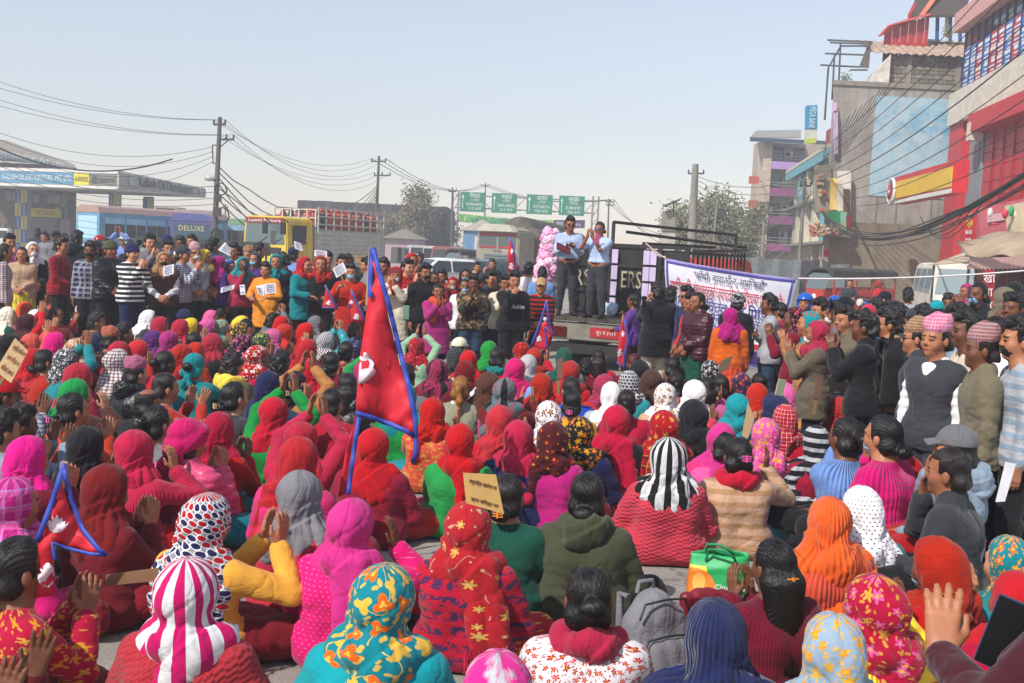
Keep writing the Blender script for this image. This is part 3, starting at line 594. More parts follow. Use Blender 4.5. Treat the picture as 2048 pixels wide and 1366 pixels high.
        pr = [ell((0, .005, .19), (.128, .148, .135), .02), cap((0, -.02, .12), (0, -.02, .09), .115, .105, .03)]; cuts = [lambda X, Y, Z: np.minimum(np.minimum(Y - .045, .215 - Z), Z - .085), lambda X, Y, Z: .055 - Z]; disp = None; vox = .008
    elif style == 'hoodie':   # hood lying back on the shoulders
        pr = _ring((0, -.035, .015), .09, .085, .04, -.035, 12, .04) + [cap((-.05, -.11, -.02), (.05, -.11, -.02), .055, None, .05)]; amp = .008
    elif style == 'mask':
        pr = [ell((0, .07, .103), (.06, .058, .052), .01)]; cuts = [lambda X, Y, Z: .062 - Y]; disp = lambda V: .002 * np.sin(V[:, 2] * 320) - .000; vox = .006; sm = 0
    me = field_mesh(style, pr, vox, cuts, disp, sm, (0, 0), .11); _lib[key] = me; return me
# ------------------------------------------------------------------ ground
def ground_mat():
    t = NT('dusty_road'); oc = t.n('TexCoord', out=3)
    big = t.noise(oc, .35, 5, .6); mid = t.noise(oc, 3.0, 6, .7); fine = t.noise(oc, 90, 3, .7)
    c = t.ramp(big, [(.3, rgb('88847d')), (.55, rgb('9c978e')), (.75, rgb('a8a196'))])
    k = t.n('MapRange', mid, .3, .7, .8, 1.12); c = t.mix(1.0, c, t.n('CombineXYZ', k, k, k), 'MULTIPLY')
    k2 = t.n('MapRange', fine, .35, .65, .72, 1.2); c = t.mix(1.0, c, t.n('CombineXYZ', k2, k2, k2), 'MULTIPLY')
    nd = t.n('TexVoronoi', out=None, feature='DISTANCE_TO_EDGE'); t.put(nd.inputs['Vector'], t.n('VectorMath', oc, t.n('VectorMath', t.noise(oc, 2.2, 4, .6, out=1), (.5, .5, .5), operation='MULTIPLY'), operation='ADD')); nd.inputs['Scale'].default_value = .55
    c = t.mix(t.n('MapRange', nd.outputs[0], 0, .010, .55, 0), c, rgb('4a4640'))
    t.set(Base_Color=c, Roughness=.92); t.b.inputs['Specular IOR Level'].default_value = .2
    t.bump(t.math('ADD', fine, t.math('MULTIPLY', mid, .6)), .5, .01); return t.m
_g = MB(); _g.add([(-900, -40, 0), (900, -40, 0), (900, 1800, 0), (-900, 1800, 0)], [(0, 1, 2, 3)])
tag(_g.build('road', ground_mat()), kind='structure')
# ------------------------------------------------------------------ vehicles, structures and plants behind the crowd
def frame(o, x, up=(0, 0, 1)):
    x = Vector(x).normalized(); z = x.cross(Vector(up)).normalized(); y = z.cross(x)
    return Matrix(((x[0], y[0], z[0], o[0]), (x[1], y[1], z[1], o[1]), (x[2], y[2], z[2], o[2]), (0, 0, 0, 1)))
def wtext(body, root, o, x, size, mat, up=(0, 0, 1), **kw):
    """lettering at a world point on a thing whose Empty is not turned"""
    return text(body, size, mat, root, M=frame(Vector(o) - root.location, x, up), **kw)
def mb_at(root, mb, name, mats, **kw): return mb.build(name, mats, root, loc=-root.location, **kw)
def wheel(parent, x, y, r, w=.2, name='wheel', rim='8a8d90', shared={}):
    key = (r, w)
    if key not in shared:
        a = MB(); a.lathe([(r * .55, -w / 2), (r * .93, -w / 2), (r, -w * .32), (r, w * .32), (r * .93, w / 2), (r * .55, w / 2)], n=20, axis='X'); b = MB(); b.lathe([(.001, -w * .3), (r * .3, -w * .34), (r * .58, -w * .42), (r * .58, w * .42), (r * .3, w * .34), (.001, w * .3)], n=20, axis='X')
        shared[key] = (a.mesh('tyre'), b.mesh('rim'))
    e = link(name, shared[key][0], paint('1a1a1b', .85, bump=.2), parent, loc=(x, y, r)); link('rim', shared[key][1], paint(rim, .45, .6), e, loc=(0, 0, 0)); return e
WHITE, BLACK, RED = paint('e8e6e0', .6), paint('161616', .6), paint('b81420', .5)

def bus(x, y, d, rz, L, W_, H, cols, label, front=False, texts=(), corner=1, nwin=6, zb=.95):
    body, roof, low, trim = [paint(c, .4, dust=.35) for c in cols]
    g = P(x, y, d); r = empty('bus', (g.x, g.y, 0), rz, label, 'bus', 'buses at the filling station'); X0, X1 = (-W_, 0) if corner == 1 else (0, W_)
    m = MB(); prof = [(X0, .45), (X1, .45), (X1, H - .38), (X1 - .12, H - .1), (X1 - .5, H), (X0 + .5, H), (X0 + .12, H - .1), (X0, H - .38)]
    m.prism(prof, 0, L); m.build('body', body, r)
    m = MB(); m.prism([(X1 + .02, H - .36), (X1 - .11, H - .07), (X1 - .5, H + .04), (X0 + .5, H + .04), (X0 + .11, H - .07), (X0 - .02, H - .36)], -.03, L + .03); m.build('roof', roof, r)
    m = MB(); m.box(X0 - .015, X1 + .015, -.02, L + .02, .45, zb); m.build('skirt_panel', low, r)
    m = MB(); m.box(X1 + .012, X1 + .024, .1, L - .1, zb + .02, zb + .14); m.build('trim_strip', trim, r)
    for i in range(nwin):
        y0 = .35 + i * (L - .6) / nwin; y1 = y0 + (L - .6) / nwin - .14
        w = MB(); w.box(X1 - .01, X1 + .012, y0, y1, 1.55, 2.28); o = w.build('window', glass('1d2326'), r)
        t = MB(); t.box(X1 + .012, X1 + .02, y0, y1, 2.3, 2.62); t.build('top_pane', paint('8cc0d8', .3), o)
        f = MB(); f.box(X1 + .01, X1 + .022, (y0 + y1) / 2 - .02, (y0 + y1) / 2 + .02, 1.55, 2.28); f.build('window_bar', trim, o)
    w = MB(); w.box(X0 + .2, X1 - .2, -.025, -.004, 1.45, H - .55); w.build('windscreen' if front else 'rear_window', glass('2a4a5a' if front else 'a4cce0', .25), r)
    for s in (X0 + .25, X1 - .25):
        w = MB(); w.box(s - .14, s + .14, -.04, 0, .8, 1.02); w.build('headlight' if front else 'tail_light', paint('d8d8d0' if front else '9a1c18', .2), r)
    w = MB(); w.box(X0 - .03, X1 + .03, -.12, .02, .42, .68); w.build('bumper', paint('3a3c40', .5), r)
    for yy in (1.8, L - 2.2): wheel(r, X1 - .14, yy, .46, .26)
    for (tx, sz, where, z, col, fit) in texts:
        mt = paint(col, .5)
        if where == 'rear': text(tx, sz, mt, r, M=frame(((X0 + X1) / 2, -.045, z), (1, 0, 0)), fit=fit)
        else: text(tx, sz, mt, r, M=frame((X1 + .03, L * .5 if where == 'side' else L * float(where), z), (0, 1, 0)), fit=fit)
    return r
def build_station():
    A = P(237, 341, 72); B = P(-160, 338, 77); Cc = P(411, 371, 90); ztop = A.z; B.z = ztop; Cc.z = ztop - .15
    r = empty('filling_station', (A.x - 8, A.y + 6, 0), 0, 'filling station with flat concrete canopy on blue and yellow chequered pillars', 'filling station')
    D_ = B + (Cc - A)
    conc = paint('d4cfc6', .85, wear=.2, bump=.2); m = MB()
    lo = lambda p, h: Vector((p.x, p.y, p.z - h))
    top = [B, A, Cc, D_]; bot = [lo(B, 1.25), lo(A, 1.3), lo(Cc, .8), lo(D_, .8)]
    m.add(top + bot, [(0, 1, 2, 3), (7, 6, 5, 4), (0, 4, 5, 1), (1, 5, 6, 2), (2, 6, 7, 3), (3, 7, 4, 0)]); mb_at(r, m, 'canopy', conc)
    u = (A - B).normalized(); n = Vector((u.y, -u.x, 0)); n = n if n.y < 0 else -n
    def strip(s0, s1, z0, z1, col, name, off=.04, base=A, uu=u, nn=n):
        p0, p1 = base + uu * s0, base + uu * s1; q = [Vector((p0.x, p0.y, z0)), Vector((p1.x, p1.y, z0)), Vector((p1.x, p1.y, z1)), Vector((p0.x, p0.y, z1))]
        mm = MB(); mm.quadslab([v + nn * off for v in q], -nn * (off - .005)); return mb_at(r, mm, name, paint(col, .5, dust=.25))
    zt = A.z
    strip(-13.5, 0, zt - .22, zt - .03, 'dedad4', 'fascia_edge', .06); strip(-13.5, -.05, zt - 1.28, zt - 1.1, 'dedad4', 'fascia_edge', .06)
    sp = strip(-13.5, -3.65, zt - 1.06, zt - .26, '4f8fae', 'sign_panel'); yl = strip(-3.6, -2.35, zt - 1.06, zt - .26, 'e0cf2c', 'sign_panel'); bk = strip(-2.3, -.1, zt - 1.06, zt - .26, '77766f', 'sign_panel')
    wtext('KAILASH OIL DISTRIBUTORS  PVT. LTD.', r, A + u * -6.7 + n * .06 + Vector((0, 0, -.66)), u, .55, paint('dfe8e8'), fit=5.9)
    wtext('SUPREME', r, A + u * -2.97 + n * .06 + Vector((0, 0, -.66)), u, .45, paint('9a8420'), fit=1.05); wtext('@castrol', r, A + u * -1.2 + n * .06 + Vector((0, 0, -.66)), u, .6, BLACK, fit=1.9)
    v = (Cc - A); v.z = 0; v.normalize(); nv = Vector((v.y, -v.x, 0)); nv = nv if nv.y < 0 else -nv
    L2 = (Cc - A).length
    pl = MB(); pl.quadslab([A + nv * .05 + Vector((0, 0, -1.16)), Cc + nv * .05 + Vector((0, 0, -.72)), Cc + nv * .05 + Vector((0, 0, -.1)), A + nv * .05 + Vector((0, 0, -.18))], -nv * .04); mb_at(r, pl, 'sign_panel', paint('a8a59e', .6, dust=.3))
    wtext('Kailash Oil Distributors', r, A + v * (L2 * .5) + nv * .07 + Vector((0, 0, -.52)), v, 1.0, paint('55524c'), fit=L2 * .62, ext=.03)
    for s in (.11, .93):
        dm = MB(); c = A + v * (L2 * s) + nv * .07 + Vector((0, 0, -.5)); dm.lathe([(.001, 0), (.42, 0), (.42, .06), (.3, .06), (.3, .03), (.001, .03)], n=18, M=frame(c, v)); mb_at(r, dm, 'emblem', paint('bdb9b0'))
    bl, ye = paint('24489a', .5, dust=.2), paint('d2c22e', .5, dust=.2)
    for (x0, x1, ytop, d) in ((30, 54, 366, 80), (110, 129, 378, 86), (217, 237, 372, 79), (285, 303, 384, 86)):
        a, b = P(x0, 460, d), P(x1, 460, d); w = (b - a).x; mm = MB(); mm.box(a.x + .03, b.x - .03, d, d + w * .8, 0, zt - 1.2); p = mb_at(r, mm, 'pillar', paint('a8a49c', .8))
        z = zt - 1.35; k = 0
        while z > .6:
            for c in (0, 1):
                q = MB(); q.box(a.x + c * w / 2, a.x + (c + 1) * w / 2, d - .04, d - .002, z - .95, z); o = q.build('panel', (bl, ye)[(k + c) % 2], p, loc=(0, 0, 0))
                tx = text('petrol', .3, paint('d8d8d0' if (k + c) % 2 == 0 else '3a5aa0'), p, M=frame((a.x + (c + .5) * w / 2, d - .05, z - .5), (0, 0, 1), (-1, 0, 0)), fit=.75) if d < 80.5 else None
            z -= 1.0; k += 1
    # ---- shop building behind the canopy
    s = empty('warehouse', (P(20, 460, 88).x, 90, 0), 0, 'wide station building with pitched sheet roof behind the filling station canopy', 'building')
    L0, R0 = P(-170, 400, 86), P(128, 400, 86); mm = MB(); mm.box(L0.x, R0.x, 86, 88.4, 0, 7.0); mb_at(s, mm, 'wall', paint('6a5c50', .85, wear=.2))
    e0, e1 = P(-200, 283, 84), P(160, 335, 84); rt = P(0, 281, 92)
    zb = P(60, 336, 84).z
    a0, a1 = P(-260, 300, 84), P(150, 334, 84); p0, p1 = P(-260, 262, 96), P(10, 284, 96)
    mm = MB(); mm.quadslab([a0, a1, p1, p0], (0, .1, .18)); mb_at(s, mm, 'roof', paint('8a8070', .8, wear=.25))
    b0, b1 = P(-120, 276, 83.9), P(112, 327, 83.9)
    mm = MB(); mm.quadslab([P(-120, 292, 83.8), P(140, 340, 83.8), P(148, 335, 83.8), P(-120, 278, 83.8)], (0, .3, 0)); mb_at(s, mm, 'fascia_board', paint('5c6a70', .7))
    wtext('KAILASH OIL DISTRIBUTORS PVT. LTD.', s, P(28, 310, 83.6), P(112, 327, 83.6) - P(-40, 294, 83.6), .55, paint('a8b4b8'), fit=8)
    for i in range(3):
        for j in range(2):
            a = P(8 + i * 42, 395 + j * 0, 85.9); mm = MB(); z0 = 3.9 if j == 0 else .6; mm.box(a.x, a.x + 1.2, 85.9, 85.99, z0, z0 + 1.5); w = mb_at(s, mm, 'window', glass('15181a'))
            for q in (0, .58, 1.15):
                g = MB(); g.box(a.x + q, a.x + q + .05, 85.84, 85.9, z0, z0 + 1.5); g.build('window_bar', paint('8a8478'), w)
    mm = MB(); a, b = P(62, 430, 84), P(120, 430, 84); mm.box(a.x, b.x, 84, 84.3, P(62, 433, 84).z, P(62, 416, 84).z); mb_at(s, mm, 'booth_sign', paint('d8c630', .5)); wtext('PETROL', s, Vector(((a.x + b.x) / 2, 83.98, P(62, 425, 84).z)), (1, 0, 0), .5, paint('b83020'), fit=1.5)
    mm = MB(); mm.box(a.x, b.x, 84.02, 85.9, .1, P(62, 434, 84).z - .05); mb_at(s, mm, 'booth', glass('1c2022', .2))
    bal0, bal1 = P(128, 413, 86), P(156, 413, 86); mm = MB(); mm.box(bal0.x, bal1.x, 85.5, 88, bal0.z - .1, bal0.z); mb_at(s, mm, 'balcony', paint('8e877c'))
    for k in range(5):
        mm = MB(); mm.box(bal0.x, bal1.x, 85.5, 85.55, bal0.z + .2 + k * .2, bal0.z + .24 + k * .2); mb_at(s, mm, 'railing', paint('4a4a4a'))
    f = empty('fuel_pump', P(10, 460, 66) * 1, 0, 'white fuel dispenser with black hose under the canopy', 'fuel pump'); f.location.z = 0
    mm = MB(); mm.box(-.32, .32, -.25, .25, 0, 1.75); mm.build('cabinet', paint('d8d8d4', .4), f, bevel=.04); mm = MB(); mm.box(-.24, .24, -.27, -.25, 1.15, 1.6); mm.build('display', glass('20282c'), f)
    mm = MB(); mm.tube([(.2, -.28, 1.2), (.34, -.34, 1.0), (.3, -.34, .5), (.1, -.32, .4), (-.05, -.3, .8)], .03); mm.build('hose', BLACK, f)
    for (x, y, d, w, h, c) in ((332, 432, 98, 1.9, 1.4, 'c99a94'), (388, 436, 98, 3.2, 1.2, 'cfa49a')):
        g = P(x, y, d); b = empty('roadside_booth', (g.x, d, 0), 0, 'faded pink booth far behind the buses, ' + ('left one' if x < 350 else 'right one'), 'booth'); mm = MB(); mm.box(-w / 2, w / 2, 0, 2, 0, g.z + h * .5); mm.build('wall', paint(c, .8), b); mm = MB(); mm.box(-w / 2 - .2, w / 2 + .2, -.2, 2.2, g.z + h * .5 + .003, g.z + h * .5 + .15); mm.build('roof', paint('a8a098'), b)
    bus(198, 500, 58, R(-37), 8.6, 2.3, 3.25, ('5a96bc', 'a8867e', '5488b0', 'c0a050'), 'blue bus with faded pink roof in front of the filling station', texts=[('Safari', .3, 'rear', .98, 'd8e4ea', .8)])
    bus(424, 500, 60, R(11), 7, 2.3, 3.05, ('4a4a88', '4c5aa0', '3c3c70', 'd8b83a'), 'purple bus with dark front window lettered DELUXE', front=True, texts=[('DELUXE', .42, 'rear', 2.25, 'd8c890', 1.4), ('EXPRESS', .22, 'rear', 1.4, 'c83a60', 1.2)], nwin=5)
    bus(432, 500, 66, R(-82), 4.6, 2.3, 3.0, ('3a4448', '5c8a60', 'd8d4cc', 'd0b030'), 'dark and white bus lettered SUNSTAR behind the tall pole', texts=[('SUNSTAR', .5, 'side', 2.45, 'b8c4c8', 3.4), ('SUNSTAR', .36, '.6', 1.2, 'b02838', 1.9)], nwin=3)
build_station()

def gas_truck():
    g = P(573, 520, 43.5); r = empty('cylinder_truck', (g.x, g.y, 0), R(-27), 'yellow lorry with white slatted cargo cage loaded with red gas cylinders', 'lorry')
    Wd = 2.35; ye = paint('e0bd2a', .35, dust=.25); wh = paint('c9c4b8', .7, dust=.45)
    m = MB(); m.prism([(0, .7), (0, 1.75), (-.08, 2.75), (-.3, 2.85), (-Wd + .3, 2.85), (-Wd + .08, 2.75), (-Wd, 1.75), (-Wd, .7)], 0, 1.75); m.build('cab', ye, r, bevel=.05)
    m = MB(); m.quadslab([(-Wd + .12, -.02, 1.68), (-.12, -.02, 1.68), (-.2, -.024, 2.54), (-Wd + .2, -.024, 2.54)], (0, .015, 0)); ws = m.build('windscreen', glass('5a6a6a', .12), r)
    m = MB(); m.box(-Wd + .15, -.15, -.05, -.02, 2.55, 2.78); m.build('sun_visor', paint('8a2a2a'), r); text('Laxmi Motors', .2, paint('e8e4d8'), r, M=frame((-Wd / 2, -.06, 2.66), (1, 0, 0)), fit=1.7)
    m = MB(); m.box(-Wd + .3, -.3, -.05, -.01, 1.3, 1.55); m.build('grille', paint('2a2a2a'), r); m = MB(); m.box(-Wd, 0, -.15, .1, .55, .85); m.build('bumper', paint('8a7424'), r)
    for x in (-Wd + .3, -.3): m = MB(); m.box(x - .18, x + .18, -.05, 0, 1.0, 1.2); m.build('headlight', paint('dcdcd4', .15), r)
    m = MB(); m.box(0, .012, .35, 1.25, 1.72, 2.5); m.build('side_window', glass('20262a'), r); m = MB(); m.box(0, .02, .3, 1.3, .8, 1.66); m.build('door', ye, r)
    for x in (-Wd * .35, .12): m = MB(); m.bar((x, -.1, 2.6), (x, -.4, 2.75), .04); m.box(x - .12, x + .12, -.45, -.38, 2.1, 2.6); m.build('mirror', BLACK, r)
    for a, b in (((-1.5, -.03, 1.7), (-1.0, -.03, 2.0)), ((-.7, -.03, 1.7), (-.25, -.03, 1.95))): m = MB(); m.bar(a, b, .025); m.build('wiper', BLACK, r)
    y0, y1, zb = 1.95, 7.0, .95
    m = MB(); m.box(-Wd, .02, y0, y1, zb - .15, zb); m.build('cargo_floor', wh, r)
    for i in range(7):
        z = zb + .02 + i * .2
        m = MB(); m.box(-.02, .02, y0, y1, z, z + .17); m.build('plank', wh, r); m = MB(); m.box(-Wd + .02, -.02, y0 - .02, y0 + .02, z, z + .17); m.build('plank', wh, r)
    for i in range(10):
        y = y0 + .05 + i * (y1 - y0 - .1) / 9; m = MB(); m.box(.022, .06, y - .03, y + .03, zb, 3.35); m.build('post', wh, r)
    for z in (2.62, 2.95, 3.3):
        m = MB(); m.bar((.04, y0, z), (.04, y1, z), .06); m.bar((.04 - Wd, y0, z), (.04 - Wd, y1, z), .06); m.bar((-Wd, y0 + .035, z - .07), (.03, y0 + .035, z - .07), .05); m.build('rail', wh, r)
    for i in range(6): m = MB(); x = -Wd + .05 + i * (Wd - .1) / 5; m.box(x - .03, x + .03, y0 - .062, y0 - .022, zb, 3.25); m.build('post', wh, r)
    for yy in (.9, 5.4): wheel(r, -.15, yy, .48, .28)
    cyl = MB(); cyl.lathe([(.10, 0), (.15, .01), (.155, .06), (.16, .12), (.16, .42), (.13, .50), (.07, .53), (.07, .56)], n=14); cm = cyl.mesh('cylinder_tank'); c2 = MB(); c2.lathe([(.085, .54), (.105, .54), (.105, .64), (.085, .64), (.085, .54)], n=14); cm2 = c2.mesh('collar')
    Mw = Matrix.Translation(r.location) @ Matrix.Rotation(R(-27), 4, 'Z'); q = random.Random(4)
    for row in range(3):
        for i in range(12):
            if row == 2 and i > 7: continue
            x = -.22 - row * .38 - (0 if row < 2 else .1); y = y0 + .32 + i * .38
            p = Mw @ Vector((x + q.uniform(-.02, .02), y, 2.42 + .18 * (row > 0)))
            dark = q.random() < .12
            o = empty('gas_cylinder', p, q.uniform(0, 6), ('dark grey' if dark else 'red') + ' gas cylinder standing in the cage of the yellow lorry', 'gas cylinder', 'gas cylinders in the lorry cage')
            o.scale = (1, 1, 1.1); mt = paint('3a3a3c' if dark else q.choice(['b03a2a', 'a83224', 'b8503a']), .5, dust=.2); link('tank', cm, mt, o); link('collar', cm2, mt, o)
    for i in range(5):
        p = Mw @ Vector((-Wd + .3 + i * .42, y0 + .25, 2.5)); o = empty('gas_cylinder', p, 0, 'red gas cylinder in the front row of the lorry cage above the cab', 'gas cylinder', 'gas cylinders in the front row of the cage'); mt = paint(['b03a2a', '3a3a3c', 'a83224', 'b8503a', 'b03a2a'][i], .5, dust=.2); o.scale = (1, 1, 1.2); link('tank', cm, mt, o); link('collar', cm2, mt, o)
    o.parent = None
    m = MB(); m.box(-Wd + .05, -.08, y0 + .1, y1 - .1, 2.28, 2.4); m.build('deck_board', wh, r)
gas_truck()

def car(x, y, d, rz, col, label, L=4.0, name='car'):
    g = P(x, y, d); r = empty(name, (g.x, g.y, 0), rz, label, 'car'); W_ = 1.7; b = paint(col, .22, dust=.15, spec=.6)
    side = [(-.0, .28), (.0, .62), (.12, .78), (1.0, .92), (L - .5, .95), (L - .05, .85), (L, .5), (L - .05, .28)]
    m = MB(); M = Matrix.Rotation(R(90), 4, 'Z')
    def loft(secs):
        n = len(secs[0]); vs = [v for s in secs for v in s]; fs = [(i * n + k, i * n + (k + 1) % n, (i + 1) * n + (k + 1) % n, (i + 1) * n + k) for i in range(len(secs) - 1) for k in range(n)]
        mm = MB(); mm.add(vs, fs, 0, True); mm.add(secs[0], [tuple(range(n))]); mm.add(secs[-1], [tuple(range(n))]); return mm
    loft([[(sx * (W_ / 2 - ins), p[0] + (.05 if ins else 0) * (1 if p[0] < 1 else -1), p[1]) for p in side] for sx, ins in ((-1, .12), (-1, 0), (1, 0), (1, .12))]).build('body', b, r, bevel=.03)
    cab = [(.75, .9), (1.45, 1.42), (1.9, 1.48), (L - 1.3, 1.46), (L - .35, .95)]
    loft([[(sx * (W_ / 2 - .06 - (p[1] - .9) * .32), p[0], p[1]) for p in cab] for sx in (-1, 1)]).build('cabin', b, r, bevel=.03)
    m = MB(); m.quadslab([(-.72, .80, .97), (.72, .80, .97), (.58, 1.40, 1.40), (-.58, 1.40, 1.40)], (0, -.02, .012)); m.build('windscreen', glass('2c3a42'), r)
    for sx in (-1, 1):
        for (ya, yb) in ((1.12, 2.0), (2.08, L - .75)):
            m = MB(); m.quadslab([(sx * (W_ / 2 - .055), ya - .12 * (ya < 1.5), .97), (sx * (W_ / 2 - .055), yb + .12 * (yb > 2.2), .97), (sx * (W_ / 2 - .2), yb - .1 * (yb > 2.2), 1.37), (sx * (W_ / 2 - .2), ya + .38 * (ya < 1.5), 1.37)], (sx * .012, 0, .006)); m.build('side_window', glass('20282c'), r)
        for yy in (.75, L - .8): wheel(r, sx * (W_ / 2 - .1), yy, .31, .2)
        m = MB(); m.box(sx * .6 - .2, sx * .6 + .2, -.03, .06, .6, .76); m.build('headlight', paint('e0e4e6', .1), r); m = MB(); m.box(sx * .93 - .08, sx * .93 + .08, 1.0, 1.12, .95, 1.08); m.build('mirror', b, r)
    m = MB(); m.box(-.45, .45, -.035, -.005, .42, .62); m.build('grille', BLACK, r); m = MB(); m.box(-.25, .25, -.05, -.036, .34, .42); m.build('number_plate', paint('b02020'), r); return r
car(790, 530, 40, R(-62), 'e4e6e8', 'white hatchback seen from the side behind the standing crowd', 4.3)
car(934, 530, 41, R(-20), '6a727c', 'grey blue car facing the crowd beside the old truck', 4.0)
def rickshaw(x, y, d, rz, col, label, name='auto_rickshaw'):
    g = P(x, y, d); r = empty(name, (g.x, g.y, 0), rz, label, 'auto rickshaw'); b = paint(col, .4, dust=.2); k = paint('3c3c38', .8)
    m = MB(); m.prism([(-.62, .3), (.62, .3), (.62, 1.0), (.45, 1.08), (-.45, 1.08), (-.62, 1.0)], .5, 2.5); m.prism([(-.3, .35), (.3, .35), (.42, 1.05), (-.42, 1.05)], 0, .5); m.build('body', b, r, bevel=.04)
    m = MB(); m.prism([(-.64, 1.5), (-.6, 1.72), (-.3, 1.82), (.3, 1.82), (.6, 1.72), (.64, 1.5), (.58, 1.5), (.3, 1.74), (-.3, 1.74), (-.58, 1.5)], .2, 2.55); m.build('canvas_roof', k, r)
    m = MB(); m.quadslab([(-.42, .06, 1.06), (.42, .06, 1.06), (.5, .3, 1.62), (-.5, .3, 1.62)], (0, .02, 0)); m.build('windscreen', glass('5c6668'), r)
    for sx in (-1, 1):
        for yy in (.3, 1.3, 2.45): m = MB(); m.bar((sx * .58, yy, 1.0), (sx * .58, yy, 1.62), .05); m.build('post', b, r)
        wheel(r, sx * .58, 2.05, .24, .12)
    wheel(r, 0, .15, .24, .12); m = MB(); m.lathe([(.09, 0), (.1, .05), (.02, .08)], c=(0, -.02, .8), n=12, axis='Y'); m.build('headlight', paint('e0e0d8', .1), r); m = MB(); m.box(-.5, .5, 1.5, 2.2, .6, .75); m.build('seat', paint('2a2a2c'), r); return r
rickshaw(1628, 590, 37, R(-55), 'b42a24', 'red three-wheeler parked left of the green-shirted driver', 'three_wheeler'); rickshaw(1678, 590, 41, R(-60), '9a2a24', 'second red three-wheeler with dark roof by the grey wall', 'three_wheeler')
rickshaw(900, 520, 55, R(-40), 'a04038', 'faded red auto rickshaw between the cars in the distance'); rickshaw(262, 520, 27, R(-60), '3a78b0', 'blue tempo with dark canvas roof behind the standing people at left', 'tempo'); rickshaw(320, 520, 25.5, R(-70), '2f5f8a', 'second blue tempo with black canvas behind the row of standing men', 'tempo')
def far_van(x, y, d, rz, col, label, L=3.6, H=1.9, W_=1.6, name='van', wcol='2a3236'):
    g = P(x, y, d); r = empty(name, (g.x, g.y, 0), rz, label, 'van'); b = paint(col, .35, dust=.15)
    m = MB(); m.prism([(-W_ / 2, .3), (W_ / 2, .3), (W_ / 2, H * .55), (W_ / 2 - .1, H - .08), (W_ / 2 - .3, H), (-W_ / 2 + .3, H), (-W_ / 2 + .1, H - .08), (-W_ / 2, H * .55)], 0, L); m.build('body', b, r, bevel=.05)
    m = MB(); m.quadslab([(-W_ / 2 + .12, -.01, H * .56), (W_ / 2 - .12, -.01, H * .56), (W_ / 2 - .2, -.005, H - .18), (-W_ / 2 + .2, -.005, H - .18)], (0, -.012, 0)); m.build('rear_window', glass(wcol), r)
    for sx in (-1, 1):
        for i in range(3): m = MB(); y0 = .3 + i * (L - .5) / 3; m.quadslab([(sx * (W_ / 2 + .002), y0, H * .56), (sx * (W_ / 2 + .002), y0 + (L - .5) / 3 - .12, H * .56), (sx * (W_ / 2 - .09), y0 + (L - .5) / 3 - .12, H - .2), (sx * (W_ / 2 - .09), y0, H - .2)], (sx * .012, 0, 0)); m.build('side_window', glass(wcol), r)
        for yy in (.7, L - .8): wheel(r, sx * (W_ / 2 - .08), yy, .33, .2)
        m = MB(); m.box(sx * (W_ / 2 - .12) - .08, sx * (W_ / 2 - .12) + .08, -.03, 0, .7, 1.0); m.build('tail_light', paint('a02018', .2), r)
    m = MB(); m.box(-W_ / 2, W_ / 2, -.08, .02, .3, .5); m.build('bumper', paint('8a8a88'), r); return r
far_van(1922, 590, 32, R(-14), 'e6e2d4', 'cream minibus with large rear window parked by the shop awning', 4.6, 2.15, 1.75, 'minibus', '8fa0a4')
far_van(862, 510, 72, R(-30), 'b8b4ac', 'small dusty van far down the road left of the old truck', name='far_van'); far_van(838, 508, 80, R(10), 'c8c8c4', 'pale jeep far down the road in front of the dusty tree', name='far_van'); far_van(885, 512, 66, R(-10), '9a5048', 'rust red van far down the road beside the rickshaw', name='far_van'); far_van(935, 512, 75, R(5), 'c4c4c0', 'white pickup far down the road beside the old truck', name='far_van', H=1.6)
